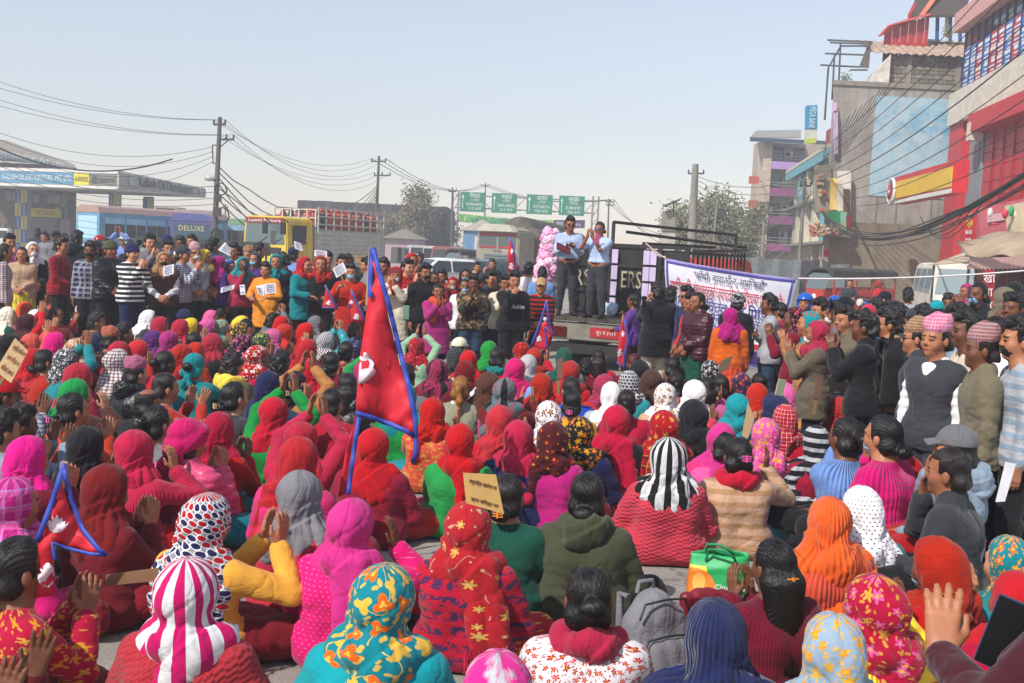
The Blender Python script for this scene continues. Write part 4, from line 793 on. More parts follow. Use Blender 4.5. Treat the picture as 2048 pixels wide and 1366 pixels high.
def old_truck():
    g = P(1009, 530, 52); r = empty('goods_truck', (g.x - .4, g.y, 0), R(-27), 'old cream goods truck with red windscreen trim and bulging tarpaulin load', 'lorry'); W_ = 2.4; b = paint('98917f', .6, wear=.25, dust=.5)
    m = MB(); m.prism([(-W_ / 2, .9), (W_ / 2, .9), (W_ / 2, 2.2), (W_ / 2 - .1, 2.85), (.5, 3.05), (-.5, 3.05), (-W_ / 2 + .1, 2.85), (-W_ / 2, 2.2)], 0, 1.8); m.build('cab', b, r, bevel=.06)
    m = MB(); m.prism([(-W_ / 2 + .1, 2.75), (W_ / 2 - .1, 2.75), (.7, 3.12), (-.7, 3.12)], -.28, .3); m.build('crown_board', paint('c4c0ae', .7, dust=.4), r, bevel=.03)
    for sx in (-1, 1):
        m = MB(); m.box(min(sx * .06, sx * 1.02), max(sx * .06, sx * 1.02), -.03, -.004, 1.98, 2.68); o = m.build('windscreen', glass('586460', .15), r)
        f = MB(); f.box(min(sx * .06, sx * 1.02), max(sx * .06, sx * 1.02), -.045, -.03, 2.56, 2.68); f.box(min(sx * .06, sx * 1.02), max(sx * .06, sx * 1.02), -.045, -.03, 1.98, 2.05); f.build('red_trim', paint('b02838'), o)
        m = MB(); m.lathe([(.16, 0), (.17, .06), (.02, .09)], c=(sx * .85, -.1, 1.2), n=12, axis='Y'); m.build('headlight', paint('d8d4c8', .2), r); wheel(r, sx * .98, .8, .5, .3); wheel(r, sx * .98, 6.2, .5, .3)
    for i in range(4): m = MB(); m.box(-.7, .7, -.05, 0, 1.12 + i * .15, 1.2 + i * .15); m.build('grille_bar', paint('5a6a74'), r)
    m = MB(); m.box(-W_ / 2 - .05, W_ / 2 + .05, -.25, 0, .6, .92); m.build('bumper', paint('8a8578', dust=.4), r); text('TATA', .2, paint('2a3038'), r, M=frame((0, -.06, 1.82), (1, 0, 0)))
    m = MB()
    for i in range(7): m.box(W_ / 2 + .005, W_ / 2 + .05, 2.0 + i * .85, 2.75 + i * .85, 1.1, 2.3)
    for i in range(7): q = MB(); q.box(W_ / 2 - .02, W_ / 2 + .05, 2.0 + i * .8, 2.72 + i * .8, 1.1, 2.4); q.build('side_panel', paint('8a4a30', .7, dust=.3), r)
    m = MB(); m.box(-W_ / 2, W_ / 2 - .03, 1.9, 7.6, .95, 2.4); m.build('cargo_box', paint('6a4a3a', .8), r)
    pr = [cap((-1.05, 2.2, 2.55), (-1.05, 7.4, 2.5), .42), cap((1.05, 2.2, 2.55), (1.1, 7.4, 2.5), .45), cap((0, 2.3, 2.95), (.1, 7.3, 2.8), .7, .6, .3), cap((-.6, 2.1, 2.9), (.6, 2.2, 2.85), .35, None, .3)]
    me = field_mesh('tarpaulin', pr, .09, (), lambda V: .05 * wob(V, 2.2, 3) - .04 * (1 - np.abs(wob(V * V3(1, .6, 1), 3, 1))) ** 3, 1); link('tarpaulin', me, paint('5c574a', .9, wear=.25, bump=.3), r)
old_truck()

def stage_truck():
    a = R(-24); g = P(1218, 640, 17.35); r = empty('stage_truck', (g.x, g.y, 0), a, 'black caged pickup truck with open tailgate used as the speakers stage', 'truck')
    blk, wood, gr = paint('161617', .5, wear=.25, dust=.12), paint('3a352f', .85, wear=.3, dust=.25, bump=.2), paint('7d796f', .6, wear=.25, dust=.4)
    for i in range(6): m = MB(); x = -1.08 + i * .36; m.box(x, x + .345, -.12, 1.15, .80, .865); m.build('floor_plank', wood, r)
    m = MB(); m.box(-1.06, 1.06, -.1, .05, .48, .78); m.build('tail_beam', gr, r, bevel=.02); m = MB(); m.box(-1.0, 1.0, -.06, .3, .26, .42); m.build('bumper', paint('2c2a28', .7), r)
    m = MB(); m.box(-.28, .28, -.115, -.101, .55, .72); m.build('number_plate', paint('a8242a', .5), r); text('लु२ च ४५१२', .09, paint('e8d8d0'), r, M=frame((0, -.118, .635), (1, 0, 0)), fit=.34)
    for sx in (-1, 1):
        m = MB(); m.box(sx * .84 - .14, sx * .84 + .14, -.13, -.101, .54, .70); m.build('tail_light', paint('5a1414', .25), r)
        wheel(r, sx * .82, 1.0, .36, .26); wheel(r, sx * .82, 4.6, .36, .26)
    m = MB(); m.box(-.5, -.38, 0, 5, .35, .6); m.box(.38, .5, 0, 5, .35, .6); m.build('chassis', paint('222122', .8), r)
    y0 = 1.0
    m = MB(); m.box(-1.0, 1.0, y0, y0 + .05, .87, 2.05); m.build('rear_door', paint('211f1e', .45, wear=.3, dust=.1), r)
    for x in (-1.04, -.36, .52, 1.0): m = MB(); m.box(x - .04, x + .04, y0 - .05, y0 - .002, .866, 2.12); m.build('post', blk, r)
    for z in (.95, 1.3, 1.75, 2.1): m = MB(); m.box(-1.05, 1.05, y0 - .04, y0 - .012, z - .03, z + .03); m.build('rail', blk, r)
    cr = paint('a89e86', .7, wear=.25)
    text('RS', .42, cr, r, M=frame((-.86, y0 - .062, 1.5), (1, 0, 0)), fit=.30); text('ERS', .42, cr, r, M=frame((.04, y0 - .062, 1.5), (1, 0, 0)), fit=.36)
    li = paint('c9b8d8', .8)
    for x in (-1.0, -.27, .30, .42):
        for k in range(4): m = MB(); z = .95 + k * .28; m.box(x - .055, x + .055, y0 - .075, y0 - .066, z, z + .24); m.build('paper_strip', li, r)
    # open top frame and right side rails
    for z in (.95, 1.2, 1.45, 1.7, 2.02): m = MB(); m.box(1.02, 1.07, y0, 5.3, z - .025, z + .025); m.build('rail', blk, r)
    for i in range(14): m = MB(); y = y0 + .05 + i * .32; m.box(1.07, 1.1, y - .025, y + .025, .8, 2.1); m.build('slat', blk, r)
    m = MB(); m.box(-1.1, -1.05, y0, 5.3, .87, 2.1); m.build('side_panel', blk, r); m = MB(); m.box(-1.05, 1.05, y0, 5.3, .80, .862); m.build('bed', wood, r)
    for (p, q) in (((-.35, 1.0, 2.5), (1.15, 4.0, 2.42)), ((-.35, 1.0, 2.12), (-.35, 1.0, 2.5)), ((1.1, 1.0, 2.05), (1.15, 5.2, 2.15)), ((1.15, 4.0, 2.42), (1.15, 4.0, 2.1)), ((-.3, 1.6, 2.35), (1.1, 5.2, 2.2)), ((.2, 1.0, 2.15), (1.1, 2.5, 2.15))): m = MB(); m.bar(p, q, .05); m.build('frame_bar', blk, r)
    m = MB(); m.prism([(-1.0, .6), (1.0, .6), (1.0, 1.3), (.85, 1.95), (-.85, 1.95), (-1.0, 1.3)], 5.45, 7.0); m.build('cab', paint('b8302a', .3, dust=.2), r, bevel=.05)
    wr = Matrix.Translation(r.location) @ Matrix.Rotation(a, 4, 'Z')
    bg = empty('plastic_bag', wr @ Vector((-.28, .75, .866)), 0, 'crumpled pale blue plastic bag on the truck bed between the speakers', 'bag')
    link('bag_body', field_mesh('bag', [ell((0, 0, .1), (.15, .12, .12)), ell((.08, .02, .17), (.09, .08, .08)), cap((-.02, 0, .18), (-.08, 0, .27), .04, .015)], .012, [lambda X, Y, Z: .002 - Z], lambda V: .015 * wob(V, 40, 2)), paint('a9bccc', .35), bg)
    return r
stage = stage_truck()

def gantry():
    A, B = P(907, 500, 112), P(1186, 508, 112); A.z = B.z = 0; zt = P(907, 386, 112).z; zt2 = P(1186, 398, 112).z
    r = empty('sign_gantry', A, 0, 'steel sign gantry across the road carrying four green direction boards', 'sign gantry'); st = paint('8a8680', .6, wear=.2)
    for q, zz in ((A, zt), (B, zt2)):
        for dx in (-.3, .3): m = MB(); m.bar(q + Vector((dx, 0, 0)), q + Vector((dx, 0, zz + .3)), .2); mb_at(r, m, 'post', st)
        for k in range(8): m = MB(); m.bar(q + Vector((-.3, 0, zz * k / 8)), q + Vector((.3, 0, zz * (k + 1) / 8)), .08); mb_at(r, m, 'brace', st)
    A2, B2 = A + Vector((0, 0, zt - .2)), B + Vector((0, 0, zt2 - .2))
    for dz in (0, -1.3): m = MB(); m.bar(A2 + Vector((0, 0, dz)), B2 + Vector((0, 0, dz)), .14); mb_at(r, m, 'chord', st)
    for k in range(12): p = A2.lerp(B2, k / 12); q = A2.lerp(B2, (k + 1) / 12); m = MB(); m.bar(p + Vector((0, 0, -1.3 * (k % 2))), q + Vector((0, 0, -1.3 * (1 - k % 2))), .07); mb_at(r, m, 'brace', st)
    gm, wm = paint('17805e', .45), paint('e6ebe6', .5); ux = (B2 - A2).normalized()
    for (x0, y0, x1, y1, t) in ((921, 386, 969, 422, ('भैरहवा', '११५ कि.मि.', 'BHAIRAHAWA', '115 KM')), (984, 389, 1033, 424, ('भालुवाङ', '२१५ कि.मि.', 'BHALUBANG', '215 KM')), (1054, 391, 1104, 427, ('अत्तरीया', '५०५ कि.मि.', 'ATTARIYA', '506 KM')), (1119, 393, 1168, 430, ('सुर्खेत', '४३६ कि.मि.', 'SURKHET', '436 KM'))):
        a, b = P(x0, y0, 111.4), P(x1, y1, 111.4); c = (a + b) / 2; w, h = (b.x - a.x), 2.05
        m = MB(); q = [c - ux * w / 2 - Vector((0, 0, h / 2)), c + ux * w / 2 - Vector((0, 0, h / 2)), c + ux * w / 2 + Vector((0, 0, h / 2)), c - ux * w / 2 + Vector((0, 0, h / 2))]; m.quadslab(q, (0, .08, 0)); o = mb_at(r, m, 'direction_board', gm)
        for k, (s, sz) in enumerate(zip(t, (.62, .34, .46, .42))): text(s, sz, wm, r, M=frame(c - r.location + Vector((.22, -.02, .66 - .45 * k)), ux), fit=(1.1, .9, 1.75, 1.3)[k])
        m = MB(); p = c - ux * (w / 2 - .28); m.box(-.03, .03, -.02, 0, -.75, .45, 0, Matrix.Translation(p)); m.add([p + Vector(v) for v in ((-.14, -.02, .45), (.14, -.02, .45), (0, -.02, .75))], [(0, 1, 2)]); mb_at(r, m, 'arrow', wm)
    k = empty('street_banner', P(1040, 436, 111), 0, 'long green cloth banner hung under the direction boards', 'banner'); a, b = P(918, 427, 110.9), P(1170, 440, 110.9); c2 = paint('6fb04a', .8); c3 = paint('3a2a48', .8)
    n = 16
    def cl(f0, f1, mat, nm):
        m = MB(); vs = []
        for i in range(n + 1):
            f = f0 + (f1 - f0) * i / n; p = a.lerp(b, f); sag = -.25 * math.sin(f * math.pi); vs += [p + Vector((0, .1 * math.sin(f * 30), sag)), p + Vector((0, .1 * math.sin(f * 30) - .05, sag - .85))]
        m.add(vs, [(2 * i, 2 * i + 1, 2 * i + 3, 2 * i + 2) for i in range(n)]); o = mb_at(k, m, nm, mat); md = o.modifiers.new('t', 'SOLIDIFY'); md.thickness = .02
    cl(0, .745, c2, 'cloth'); cl(.75, 1, c3, 'end_cloth'); wtext('कृषि मेला औद्योगिक प्रदर्शनी महोत्सव', k, a.lerp(b, .38) + Vector((0, -.2, -.62)), b - a, .7, paint('2a5a8a'), fit=7.5); wtext('माघ  २५ - ०५', k, a.lerp(b, .87) + Vector((0, -.2, -.55)), b - a, .6, paint('dcd8e4'), fit=2.6); wtext('S', k, a.lerp(b, .05) + Vector((0, -.2, -.5)), b - a, .6, paint('e8f0e4'))
gantry()

LEAF = {}
def leaf_mesh_np(pts, size, rs):
    n = len(pts); a = rs.normal(size=(n, 3)); a /= np.linalg.norm(a, axis=1, keepdims=True); b = np.cross(a, rs.normal(size=(n, 3))); b /= np.linalg.norm(b, axis=1, keepdims=True); s = size * rs.uniform(.5, 1.3, (n, 1))
    V = np.stack([pts - a * s, pts - b * s * .5, pts + a * s, pts + b * s * .5], 1).reshape(-1, 3); return V, np.arange(4 * n).reshape(-1, 4)
def foliage(c1, c2, name):
    t = NT(name); oc = t.n('TexCoord', out=3); nz = t.noise(oc, .9, 4, .7); nf = t.noise(oc, 9, 2, .6); t.set(Base_Color=t.mix(nz, t.mix(nf, rgb(c1), rgb(c2)), rgb(c2)), Roughness=.8); t.b.inputs['Specular IOR Level'].default_value = .2; return t.m
def tree(px, py, d, h, rx, n, cols, label, seed=0, lean=0, density=.5, leafs=.16, bare=.0):
    g = P(px, py, d); r = empty('tree', (g.x, d, 0), 0, label, 'tree', 'trees beside the road'); rs = np.random.default_rng(seed); q = random.Random(seed); m = MB(); tips = []
    def limb(p, dr, L, rad, lv):
        pts = [p]; rr = [rad]
        for k in range(3): dr = (dr + Vector((q.uniform(-.25, .25), q.uniform(-.25, .25), q.uniform(-.05, .2)))).normalized(); pts.append(pts[-1] + dr * L / 3); rr.append(rad * (1 - .2 * (k + 1)))
        m.tube(pts, rr, 6 if lv < 2 else 4)
        if lv >= 2: tips.extend(pts[1:])
        if lv < 4:
            for _ in range(3 if lv else 5): 
                f = q.choice(pts[1:] if lv else pts[1:]); limb(f, (dr * .6 + Vector((q.uniform(-1, 1) * rx / h * 1.8, q.uniform(-1, 1) * rx / h * 1.8, q.uniform(.0, .8)))).normalized(), L * q.uniform(.55, .8), rad * .45, lv + 1)
    limb(Vector((0, 0, 0)), Vector((lean, 0, 1)), h * .38, .05 * h ** .8 * .6, 0)
    T = np.array([t[:] for t in tips]); sc = np.array([rx / max(1e-3, np.abs(T[:, 0]).max()), rx / max(1e-3, np.abs(T[:, 1]).max()), h / T[:, 2].max()]) 
    m.v = [(v[0] * sc[0], v[1] * sc[1], v[2] * sc[2]) for v in m.v]; T = T * sc
    m.build('trunk', paint('6a5c4c', .9, wear=.25), r)
    w = np.array([1.0 if q.random() > bare else 0 for _ in T]); w /= w.sum(); ci = rs.choice(len(T), n, p=w); pts = T[ci] + rs.normal(size=(n, 3)) * density * np.array([1, 1, .8]); pts = pts[pts[:, 2] > h * .12]
    V, F = leaf_mesh_np(pts, leafs, rs); link('crown', mesh_np('crown', V, F, False), foliage(*cols, 'leaves'), r); return r
tree(838, 500, 93, 7.2, 2.6, 5200, ('4e4c3a', '8a8064'), 'dusty tall tree with sparse top left of the sign gantry', 3, density=.42, leafs=.15, bare=.25)
tree(800, 500, 90, 4.2, 2.0, 3400, ('4a4836', '80775c'), 'low dusty bushy tree behind the white car', 5, density=.38, leafs=.15)
tree(880, 500, 97, 4.8, 2.0, 2600, ('504c3c', '8a8268'), 'dusty tree close beside the left gantry post', 8, density=.42, leafs=.14, bare=.2)
tree(1092, 510, 100, 3.4, 1.5, 700, ('5c5646', '8a8270'), 'thin small tree right of the old goods truck', 4, leafs=.14, bare=.3)
tree(1340, 520, 72, 5.6, 2.2, 3000, ('5a5a42', '8f8a6a'), 'pale dusty tree left of the concrete pole', 9, density=.4, leafs=.13, bare=.2)
tree(1440, 520, 74, 6.8, 2.3, 6500, ('4c5034', '83805a'), 'leafy tree between the concrete pole and the purple building', 11, density=.42, leafs=.14)
tree(1482, 520, 78, 6.2, 1.8, 4200, ('4c5034', '7c7a54'), 'leafy tree touching the purple building', 14, density=.42, leafs=.14); tree(1405, 522, 66, 3.4, 1.4, 1500, ('66624a', '928c70'), 'low pale tree behind the truck cage', 18, leafs=.12)
def dark_building():
    a, b = P(592, 500, 96), P(892, 510, 96); zt = P(600, 399, 96).z; r = empty('unfinished_building', (a.x, 96, 0), 0, 'low wide building wrapped in dark grey mesh sheeting', 'building')
    m = MB(); m.box(a.x + .05, b.x - .05, 96.1, 108, 0, zt - .05); mb_at(r, m, 'wall', paint('3a3634', .9)); n = 22; q = random.Random(2)
    for i in range(n): x0 = a.x + (b.x - a.x) * i / n; x1 = a.x + (b.x - a.x) * (i + 1) / n; m = MB(); m.box(x0 + .02, x1 - .01, 96 - q.uniform(0, .06), 96.09, .2, zt - q.uniform(0, .12)); mb_at(r, m, 'sheet', paint(q.choice(['4a4542', '524c48', '443f3c', '565050']), .9, wear=.2))
    for k in range(5): m = MB(); z = .8 + k * (zt - 1) / 5; m.bar((a.x, 95.9, z), (b.x, 95.9, z + .05), .06); mb_at(r, m, 'scaffold_pole', paint('6a625a'))
    g = P(962, 500, 78); h = empty('kiosk', (g.x, 78, 0), 0, 'small blue kiosk with pale pyramid roof left of the old truck', 'kiosk'); w = 1.7; z1 = P(962, 462, 78).z
    m = MB(); m.box(-w * .8, w * .8, 0, 2.4, 0, z1); m.build('wall', paint('5a86ac', .7, dust=.2), h); m = MB(); m.add([(-w, -.2, z1), (w, -.2, z1), (w, 2.6, z1), (-w, 2.6, z1), (0, 1.2, z1 + .9)], [(0, 1, 4), (1, 2, 4), (2, 3, 4), (3, 0, 4), (3, 2, 1, 0)]); m.build('roof', paint('a0968a', .8), h); m = MB(); m.box(-.5, .3, -.03, -.002, 1.0, z1 - .4); m.build('notice_board', paint('c8c4c0'), h)
    for i in range(5): m = MB(); m.box(-w - .6, -w * .8, .1 + i * .1, .16 + i * .1, .3 + i * .4, .36 + i * .4); m.build('step', paint('7a746c'), h)
    for (x0, x1, y0, d, c, lab) in ((770, 840, 470, 86, 'b89aa0', 'low pink shopfront row beyond the white car'), (470, 600, 440, 99, '9a9082', 'low tan roofed shed behind the yellow lorry'), (1250, 1330, 500, 125, '9a9a96', 'distant pale shed beyond the gantry'), (690, 790, 478, 110, '8a847c', 'low grey shed beyond the second pole')):
        a, b = P(x0, 500, d), P(x1, 500, d); z = P((x0 + x1) / 2, y0, d).z; o = empty('shed', (a.x, d, 0), 0, lab, 'shed'); m = MB(); m.box(0, b.x - a.x, 0, 5, 0, z - .3); m.build('wall', paint(c, .85), o); m = MB(); m.prism([(-.3, z - .3), (b.x - a.x + .3, z - .3), ((b.x - a.x) * .5, z + .5)], -.4, 5.3); m.build('roof', paint('8f8778', .8), o)
        for i in range(3): m = MB(); x = .5 + i * (b.x - a.x - 1.2) / 3; m.box(x, x + .9, -.05, -.002, .4, z * .62); m.build('shutter', paint('5a5650'), o)
dark_building()
# ------------------------------------------------------------------ buildings along the right side of the street
U = Vector((.131, .991, 0)).normalized(); RT = Vector((U.y, -U.x, 0))      # street direction, and across it to the right
def ubox(mb, o, s0, s1, t0, t1, z0, z1, mi=0):
    """box in street axes: s along the street, t to the right"""
    vs = [Vector((0, 0, z)) + o + U * s + RT * t for z in (z0, z1) for s, t in ((s0, t0), (s0, t1), (s1, t1), (s1, t0))]
    return mb.add(vs, [(0, 1, 2, 3), (7, 6, 5, 4), (0, 4, 5, 1), (1, 5, 6, 2), (2, 6, 7, 3), (3, 7, 4, 0)], mi)
def stained(c, c2, name, sc=.6):
    t = NT(name); oc = t.n('TexCoord', out=3); a = t.noise(oc, sc, 7, .68); st = t.noise(t.n('VectorMath', oc, (2.2, 2.2, .16), operation='MULTIPLY'), 1.2, 5, .65); k = t.math('ADD', t.math('MULTIPLY', a, .6), t.math('MULTIPLY', st, .4))
    c3 = t.mix(t.n('MapRange', k, .4, .62, 0, 1), rgb(c), rgb(c2)); f = t.n('MapRange', t.noise(oc, 14, 5, .7), .3, .7, .8, 1.15); t.set(Base_Color=t.mix(1.0, c3, t.n('CombineXYZ', f, f, f), 'MULTIPLY'), Roughness=.92); t.b.inputs['Specular IOR Level'].default_value = .2; t.bump(t.noise(oc, 20, 6, .7), .35, .02); return t.m
def mural_mat():
    t = NT('faded_mural'); oc = t.n('TexCoord', out=3); a = t.noise(oc, 2.0, 7, .72); b = t.noise(t.n('VectorMath', oc, (1, 1, 1.6), operation='MULTIPLY'), .9, 4, .6); z = t.n('SeparateXYZ', oc, out=2)
    c = t.mix(t.n('MapRange', a, .42, .6, 0, 1), rgb('a6bec8'), rgb('86b4c8')); band = t.n('MapRange', t.math('ABSOLUTE', t.math('ADD', z, 1.3)), .2, 1.4, 1, 0)
    c = t.mix(t.math('MULTIPLY', band, t.n('MapRange', b, .42, .56, 0, .9)), c, rgb('6e9cb0')); c = t.mix(t.n('MapRange', t.noise(oc, 5, 6, .75), .5, .62, 0, .85), c, rgb('b0b0aa')); t.set(Base_Color=c, Roughness=.9); return t.m
def zat(o, s, t, px_y):
    """height seen at image row px_y above a point in street axes"""
    p = o + U * s + RT * t; pxl = 1024 + FPX * p.x / p.y
    return P(pxl, px_y, p.y).z
def grey_building():
    a, b = P(1668, 170, 50), P(1914, 250, 50); a.z = b.z = 0; zt = P(1668, 170, 50).z; z2 = P(1765, 106, 50).z
    r = empty('grey_building', a, 0, 'tall bare grey plaster building with a faded blue painted advertisement', 'building'); gw = stained('a6a29a', '7c7770', 'plaster')
    fp = [(a.x, 50), (b.x + 6, 50), (b.x + 8, 62), (19.2, 62)]
    def wedge(m, o, z0, z1):
        q = [(x - (o if i in (0, 3) else 0), y - (o if i < 2 else 0)) for i, (x, y) in enumerate(fp)]; vs = [(x, y, z) for z in (z0, z1) for x, y in q]; return m.add(vs, [(3, 2, 1, 0), (4, 5, 6, 7), (0, 1, 5, 4), (1, 2, 6, 5), (2, 3, 7, 6), (3, 0, 4, 7)])
    mb_at(r, wedge(MB(), 0, 0, zt), 'wall', gw); mb_at(r, wedge(MB(), .08, zt + .003, zt + .22), 'coping', paint('8a857a', .9, wear=.2))
    x0 = P(1752, 195, 50).x; x1 = P(1912, 195, 50).x; za, zb = P(1752, 192, 50).z, P(1752, 392, 50).z
    m = MB(); m.box(0, x1 - x0, 0, .04, zb - za, 0); o = m.build('mural', mural_mat(), r, loc=(x0 - a.x, 49.955 - 50, za))
    q = random.Random(3)
    wtext('लुम्बिनी सिमेन्ट', r, Vector((P(1860, 240, 50).x, 49.95, P(1860, 238, 50).z)), (1, 0, 0), .62, paint('6aaed2'), fit=2.0); wtext('मजबुत घर', r, Vector((P(1865, 262, 50).x, 49.95, P(1865, 262, 50).z)), (1, 0, 0), .5, paint('6aaed2'), fit=1.6)
    zl = P(1720, 445, 50).z; st = stained('746a5a', '8c8270', 'damp_plaster', 1.1)
    m = MB(); m.box(a.x + .35, b.x - .05, 49.9, 49.995, 0, zl); mb_at(r, m, 'render_patch', st)
    for xx in (1760, 1800, 1870): m = MB(); p = P(xx, 300, 50).x; m.box(p, p + .06, 49.96, 49.998, zl, zt); mb_at(r, m, 'joint_strip', paint('7c766c', .9))
    # block wall on the roof: each block a piece of its own
    bx0 = P(1763, 130, 52).x; bw, bh = .44, .205; zb0 = zt + .23; shared = []
    for k in range(3): mm = MB(); mm.box(-bw / 2 + .012, bw / 2 - .012, 0, .2, .008, bh - .008); shared.append(mm.build('tmp', None, None, bevel=.012).data)
    for o in [o for o in bpy.data.objects if o.name.startswith('tmp')]: bpy.data.objects.remove(o)
    rows = int((P(1763, 112, 52).z - zb0) / bh); cols = 10; mats = [paint(c, .95, bump=.4, scale=9) for c in ('7a7266', '847c70', '6c655a', '8c8476')]
    m = MB(); m.box(bx0, bx0 + cols * bw + 3, 51.06, 51.19, zb0, zb0 + rows * bh); mb_at(r, m, 'mortar', paint('5c564c', .95))
    for i in range(rows):
        for j in range(cols + (i % 2)):
            if q.random() < .02: continue
            x = bx0 + (j + .5 - .5 * (i % 2)) * bw; x = max(x, bx0 + .05)
            link('block', q.choice(shared), q.choice(mats), r, loc=Vector((x, 51 + q.uniform(-.012, .012), zb0 + i * bh)) - a)
    zr = zb0 + rows * bh
    for xx in (1818, 1917): m = MB(); p = P(xx, 130, 51).x; m.box(p - .1, p + .12, 50.95, 51.03, zb0, zr); mb_at(r, m, 'pillar', paint('8e867a', .9, bump=.3))
    m = MB()
    sh = empty('tin_roof', Vector((bx0, 51, zr)), 0, 'rusty pale corrugated sheet roof above the grey block wall', 'roof sheet'); n = 60
    vs = []; xa, xb = bx0 - 1.0, bx0 + cols * bw + .6
    for i in range(n + 1):
        x = xa + (xb - xa) * i / n; w = .04 * math.sin(i * 1.57); vs += [Vector((x, 50.6, zr + .02 + w)), Vector((x + .3, 54, zr + 1.25 + w))]
    m.add(vs, [(2 * i, 2 * i + 1, 2 * i + 3, 2 * i + 2) for i in range(n)]); o = mb_at(sh, m, 'sheet', paint('b09684', .7, wear=.3)); md = o.modifiers.new('t', 'SOLIDIFY'); md.thickness = .015
    # white stepped parapet and iron frame at the left end of the roof
    m = MB(); zp = zt + .23; p0 = P(1735, 150, 50.6).x; m.prism([(p0, zp), (bx0 - .05, zp), (bx0 - .05, P(1763, 108, 50.6).z), (p0 + .2, P(1745, 150, 50.6).z)], 50.6, 50.9); mb_at(r, m, 'parapet', paint('cfc9be', .8, wear=.2))
    f = empty('iron_frame', P(1690, 170, 51), 0, 'open iron frame of thin poles standing on the left end of the roof', 'metal frame'); ir = paint('4c5054', .6)
    for (x0_, y0_, x1_, y1_, d0, d1) in ((1649, 240, 1657, 135, 50.5, 50.5), (1657, 135, 1680, 95, 50.5, 50.5), (1664, 200, 1669, 110, 52, 52), (1677, 180, 1681, 88, 50.5, 50.5), (1655, 80, 1745, 84, 50.5, 50.5), (1660, 85, 1745, 88, 52, 52), (1650, 107, 1728, 110, 52, 52), (1641, 130, 1720, 134, 51, 51), (1681, 92, 1742, 92, 51, 51), (1700, 140, 1735, 140, 52, 52), (1650, 240, 1656, 138, 53, 53)): m = MB(); m.bar(P(x0_, y0_, d0), P(x1_, y1_, d1), .07); mb_at(f, m, 'pole', ir)
    m = MB(); m.quadslab([P(1718, 135, 50.4), P(1738, 136, 50.4), P(1742, 86, 50.8), P(1738, 84, 50.8)], (0, .05, 0)); mb_at(f, m, 'sheet', paint('5a5450', .8))
    # red tin shed and larger open shed on the roof
    s = empty('tin_shed', P(1800, 80, 53), 0, 'red corrugated tin shed on the roof of the grey building', 'shed'); y0 = 53.0
    for i in range(11):
        xl = P(1768 + i * 8, 80, 53).x; xr = P(1776 + i * 8, 80, 53).x; zl_ = P(1768 + i * 8, 80, 53).z - 1.6; zh = P(1768 + i * 8, 56 - i * 2.3, 53).z; m = MB(); m.box(xl + .012, xr - .012, y0 + .04 * (i % 2), y0 + .04 * (i % 2) + .06, zl_, zh); mb_at(s, m, 'panel', paint('b0302c', .5, dust=.12))
    m = MB(); m.quadslab([P(1758, 74, 52.6), P(1778, 52, 52.6), P(1862, 30, 52.6), P(1860, 26, 54)], (0, .2, .08)); mb_at(s, m, 'roof_edge', paint('b84a40', .6))
    s2 = empty('open_shed', P(1880, 60, 54), 0, 'large open rooftop shed with dark sheet roof and blue posts', 'shed')
    m = MB(); m.quadslab([P(1816, 36, 53.5), P(1926, 34, 53.5), P(1960, -60, 58), P(1850, -45, 58)], (0, 0, .1)); mb_at(s2, m, 'roof', paint('4a3e38', .8)); m = MB(); m.quadslab([P(1815, 37, 53.4), P(1822, 37, 53.4), P(1856, -30, 57.9), P(1848, -30, 57.9)], (0, 0, .2)); mb_at(s2, m, 'barge_board', paint('a83430', .6))
    m = MB(); m.quadslab([P(1838, 32, 53.3), P(1848, 32, 53.3), P(1880, -10, 55), P(1868, -10, 55)], (0, 0, .05)); mb_at(s2, m, 'panel', paint('c87858', .7))
    for (x, c) in ((1874, '3a5a9a'), (1893, 'd8d8d4'), (1900, '3a5a9a'), (1920, '4a4a9a')): m = MB(); p = P(x, 82, 54); q_ = P(x + 1, 32, 54); m.bar(p, q_, .14); mb_at(s2, m, 'post', paint(c, .5))
    m = MB(); m.box(P(1862, 80, 54).x, P(1940, 80, 54).x, 54.15, 60, zt, P(1890, 80, 54).z); mb_at(r, m, 'stair_tower', paint('8a8478', .9, wear=.2))
    m = MB(); m.box(P(1856, 80, 54).x, P(1930, 80, 54).x, 54, 54.1, P(1856, 82, 54).z, P(1856, 78, 54).z); mb_at(s2, m, 'rail', paint('c8c8c8'))
    for (x, y, c) in ((1896, 74, '4e6a34'), (1690, 168, '54703a')):
        pp = P(x, y, 53.2); rs = np.random.default_rng(int(x)); pl = empty('pot_plant', pp, 0, 'small green plant on the roof edge ' + ('of the open shed' if x > 1800 else 'by the iron frame'), 'plant'); V, F = leaf_mesh_np(rs.normal(size=(160, 3)) * (.16, .12, .14) + (0, 0, .25), .06, rs); link('leaves', mesh_np('leaves', V, F, False), foliage(c, '7a8a50', 'leaves'), pl); mm = MB(); mm.lathe([(.09, 0), (.13, .18), (.11, .18), (.001, .15)]); mm.build('pot', paint('7a4a38'), pl)
grey_building()

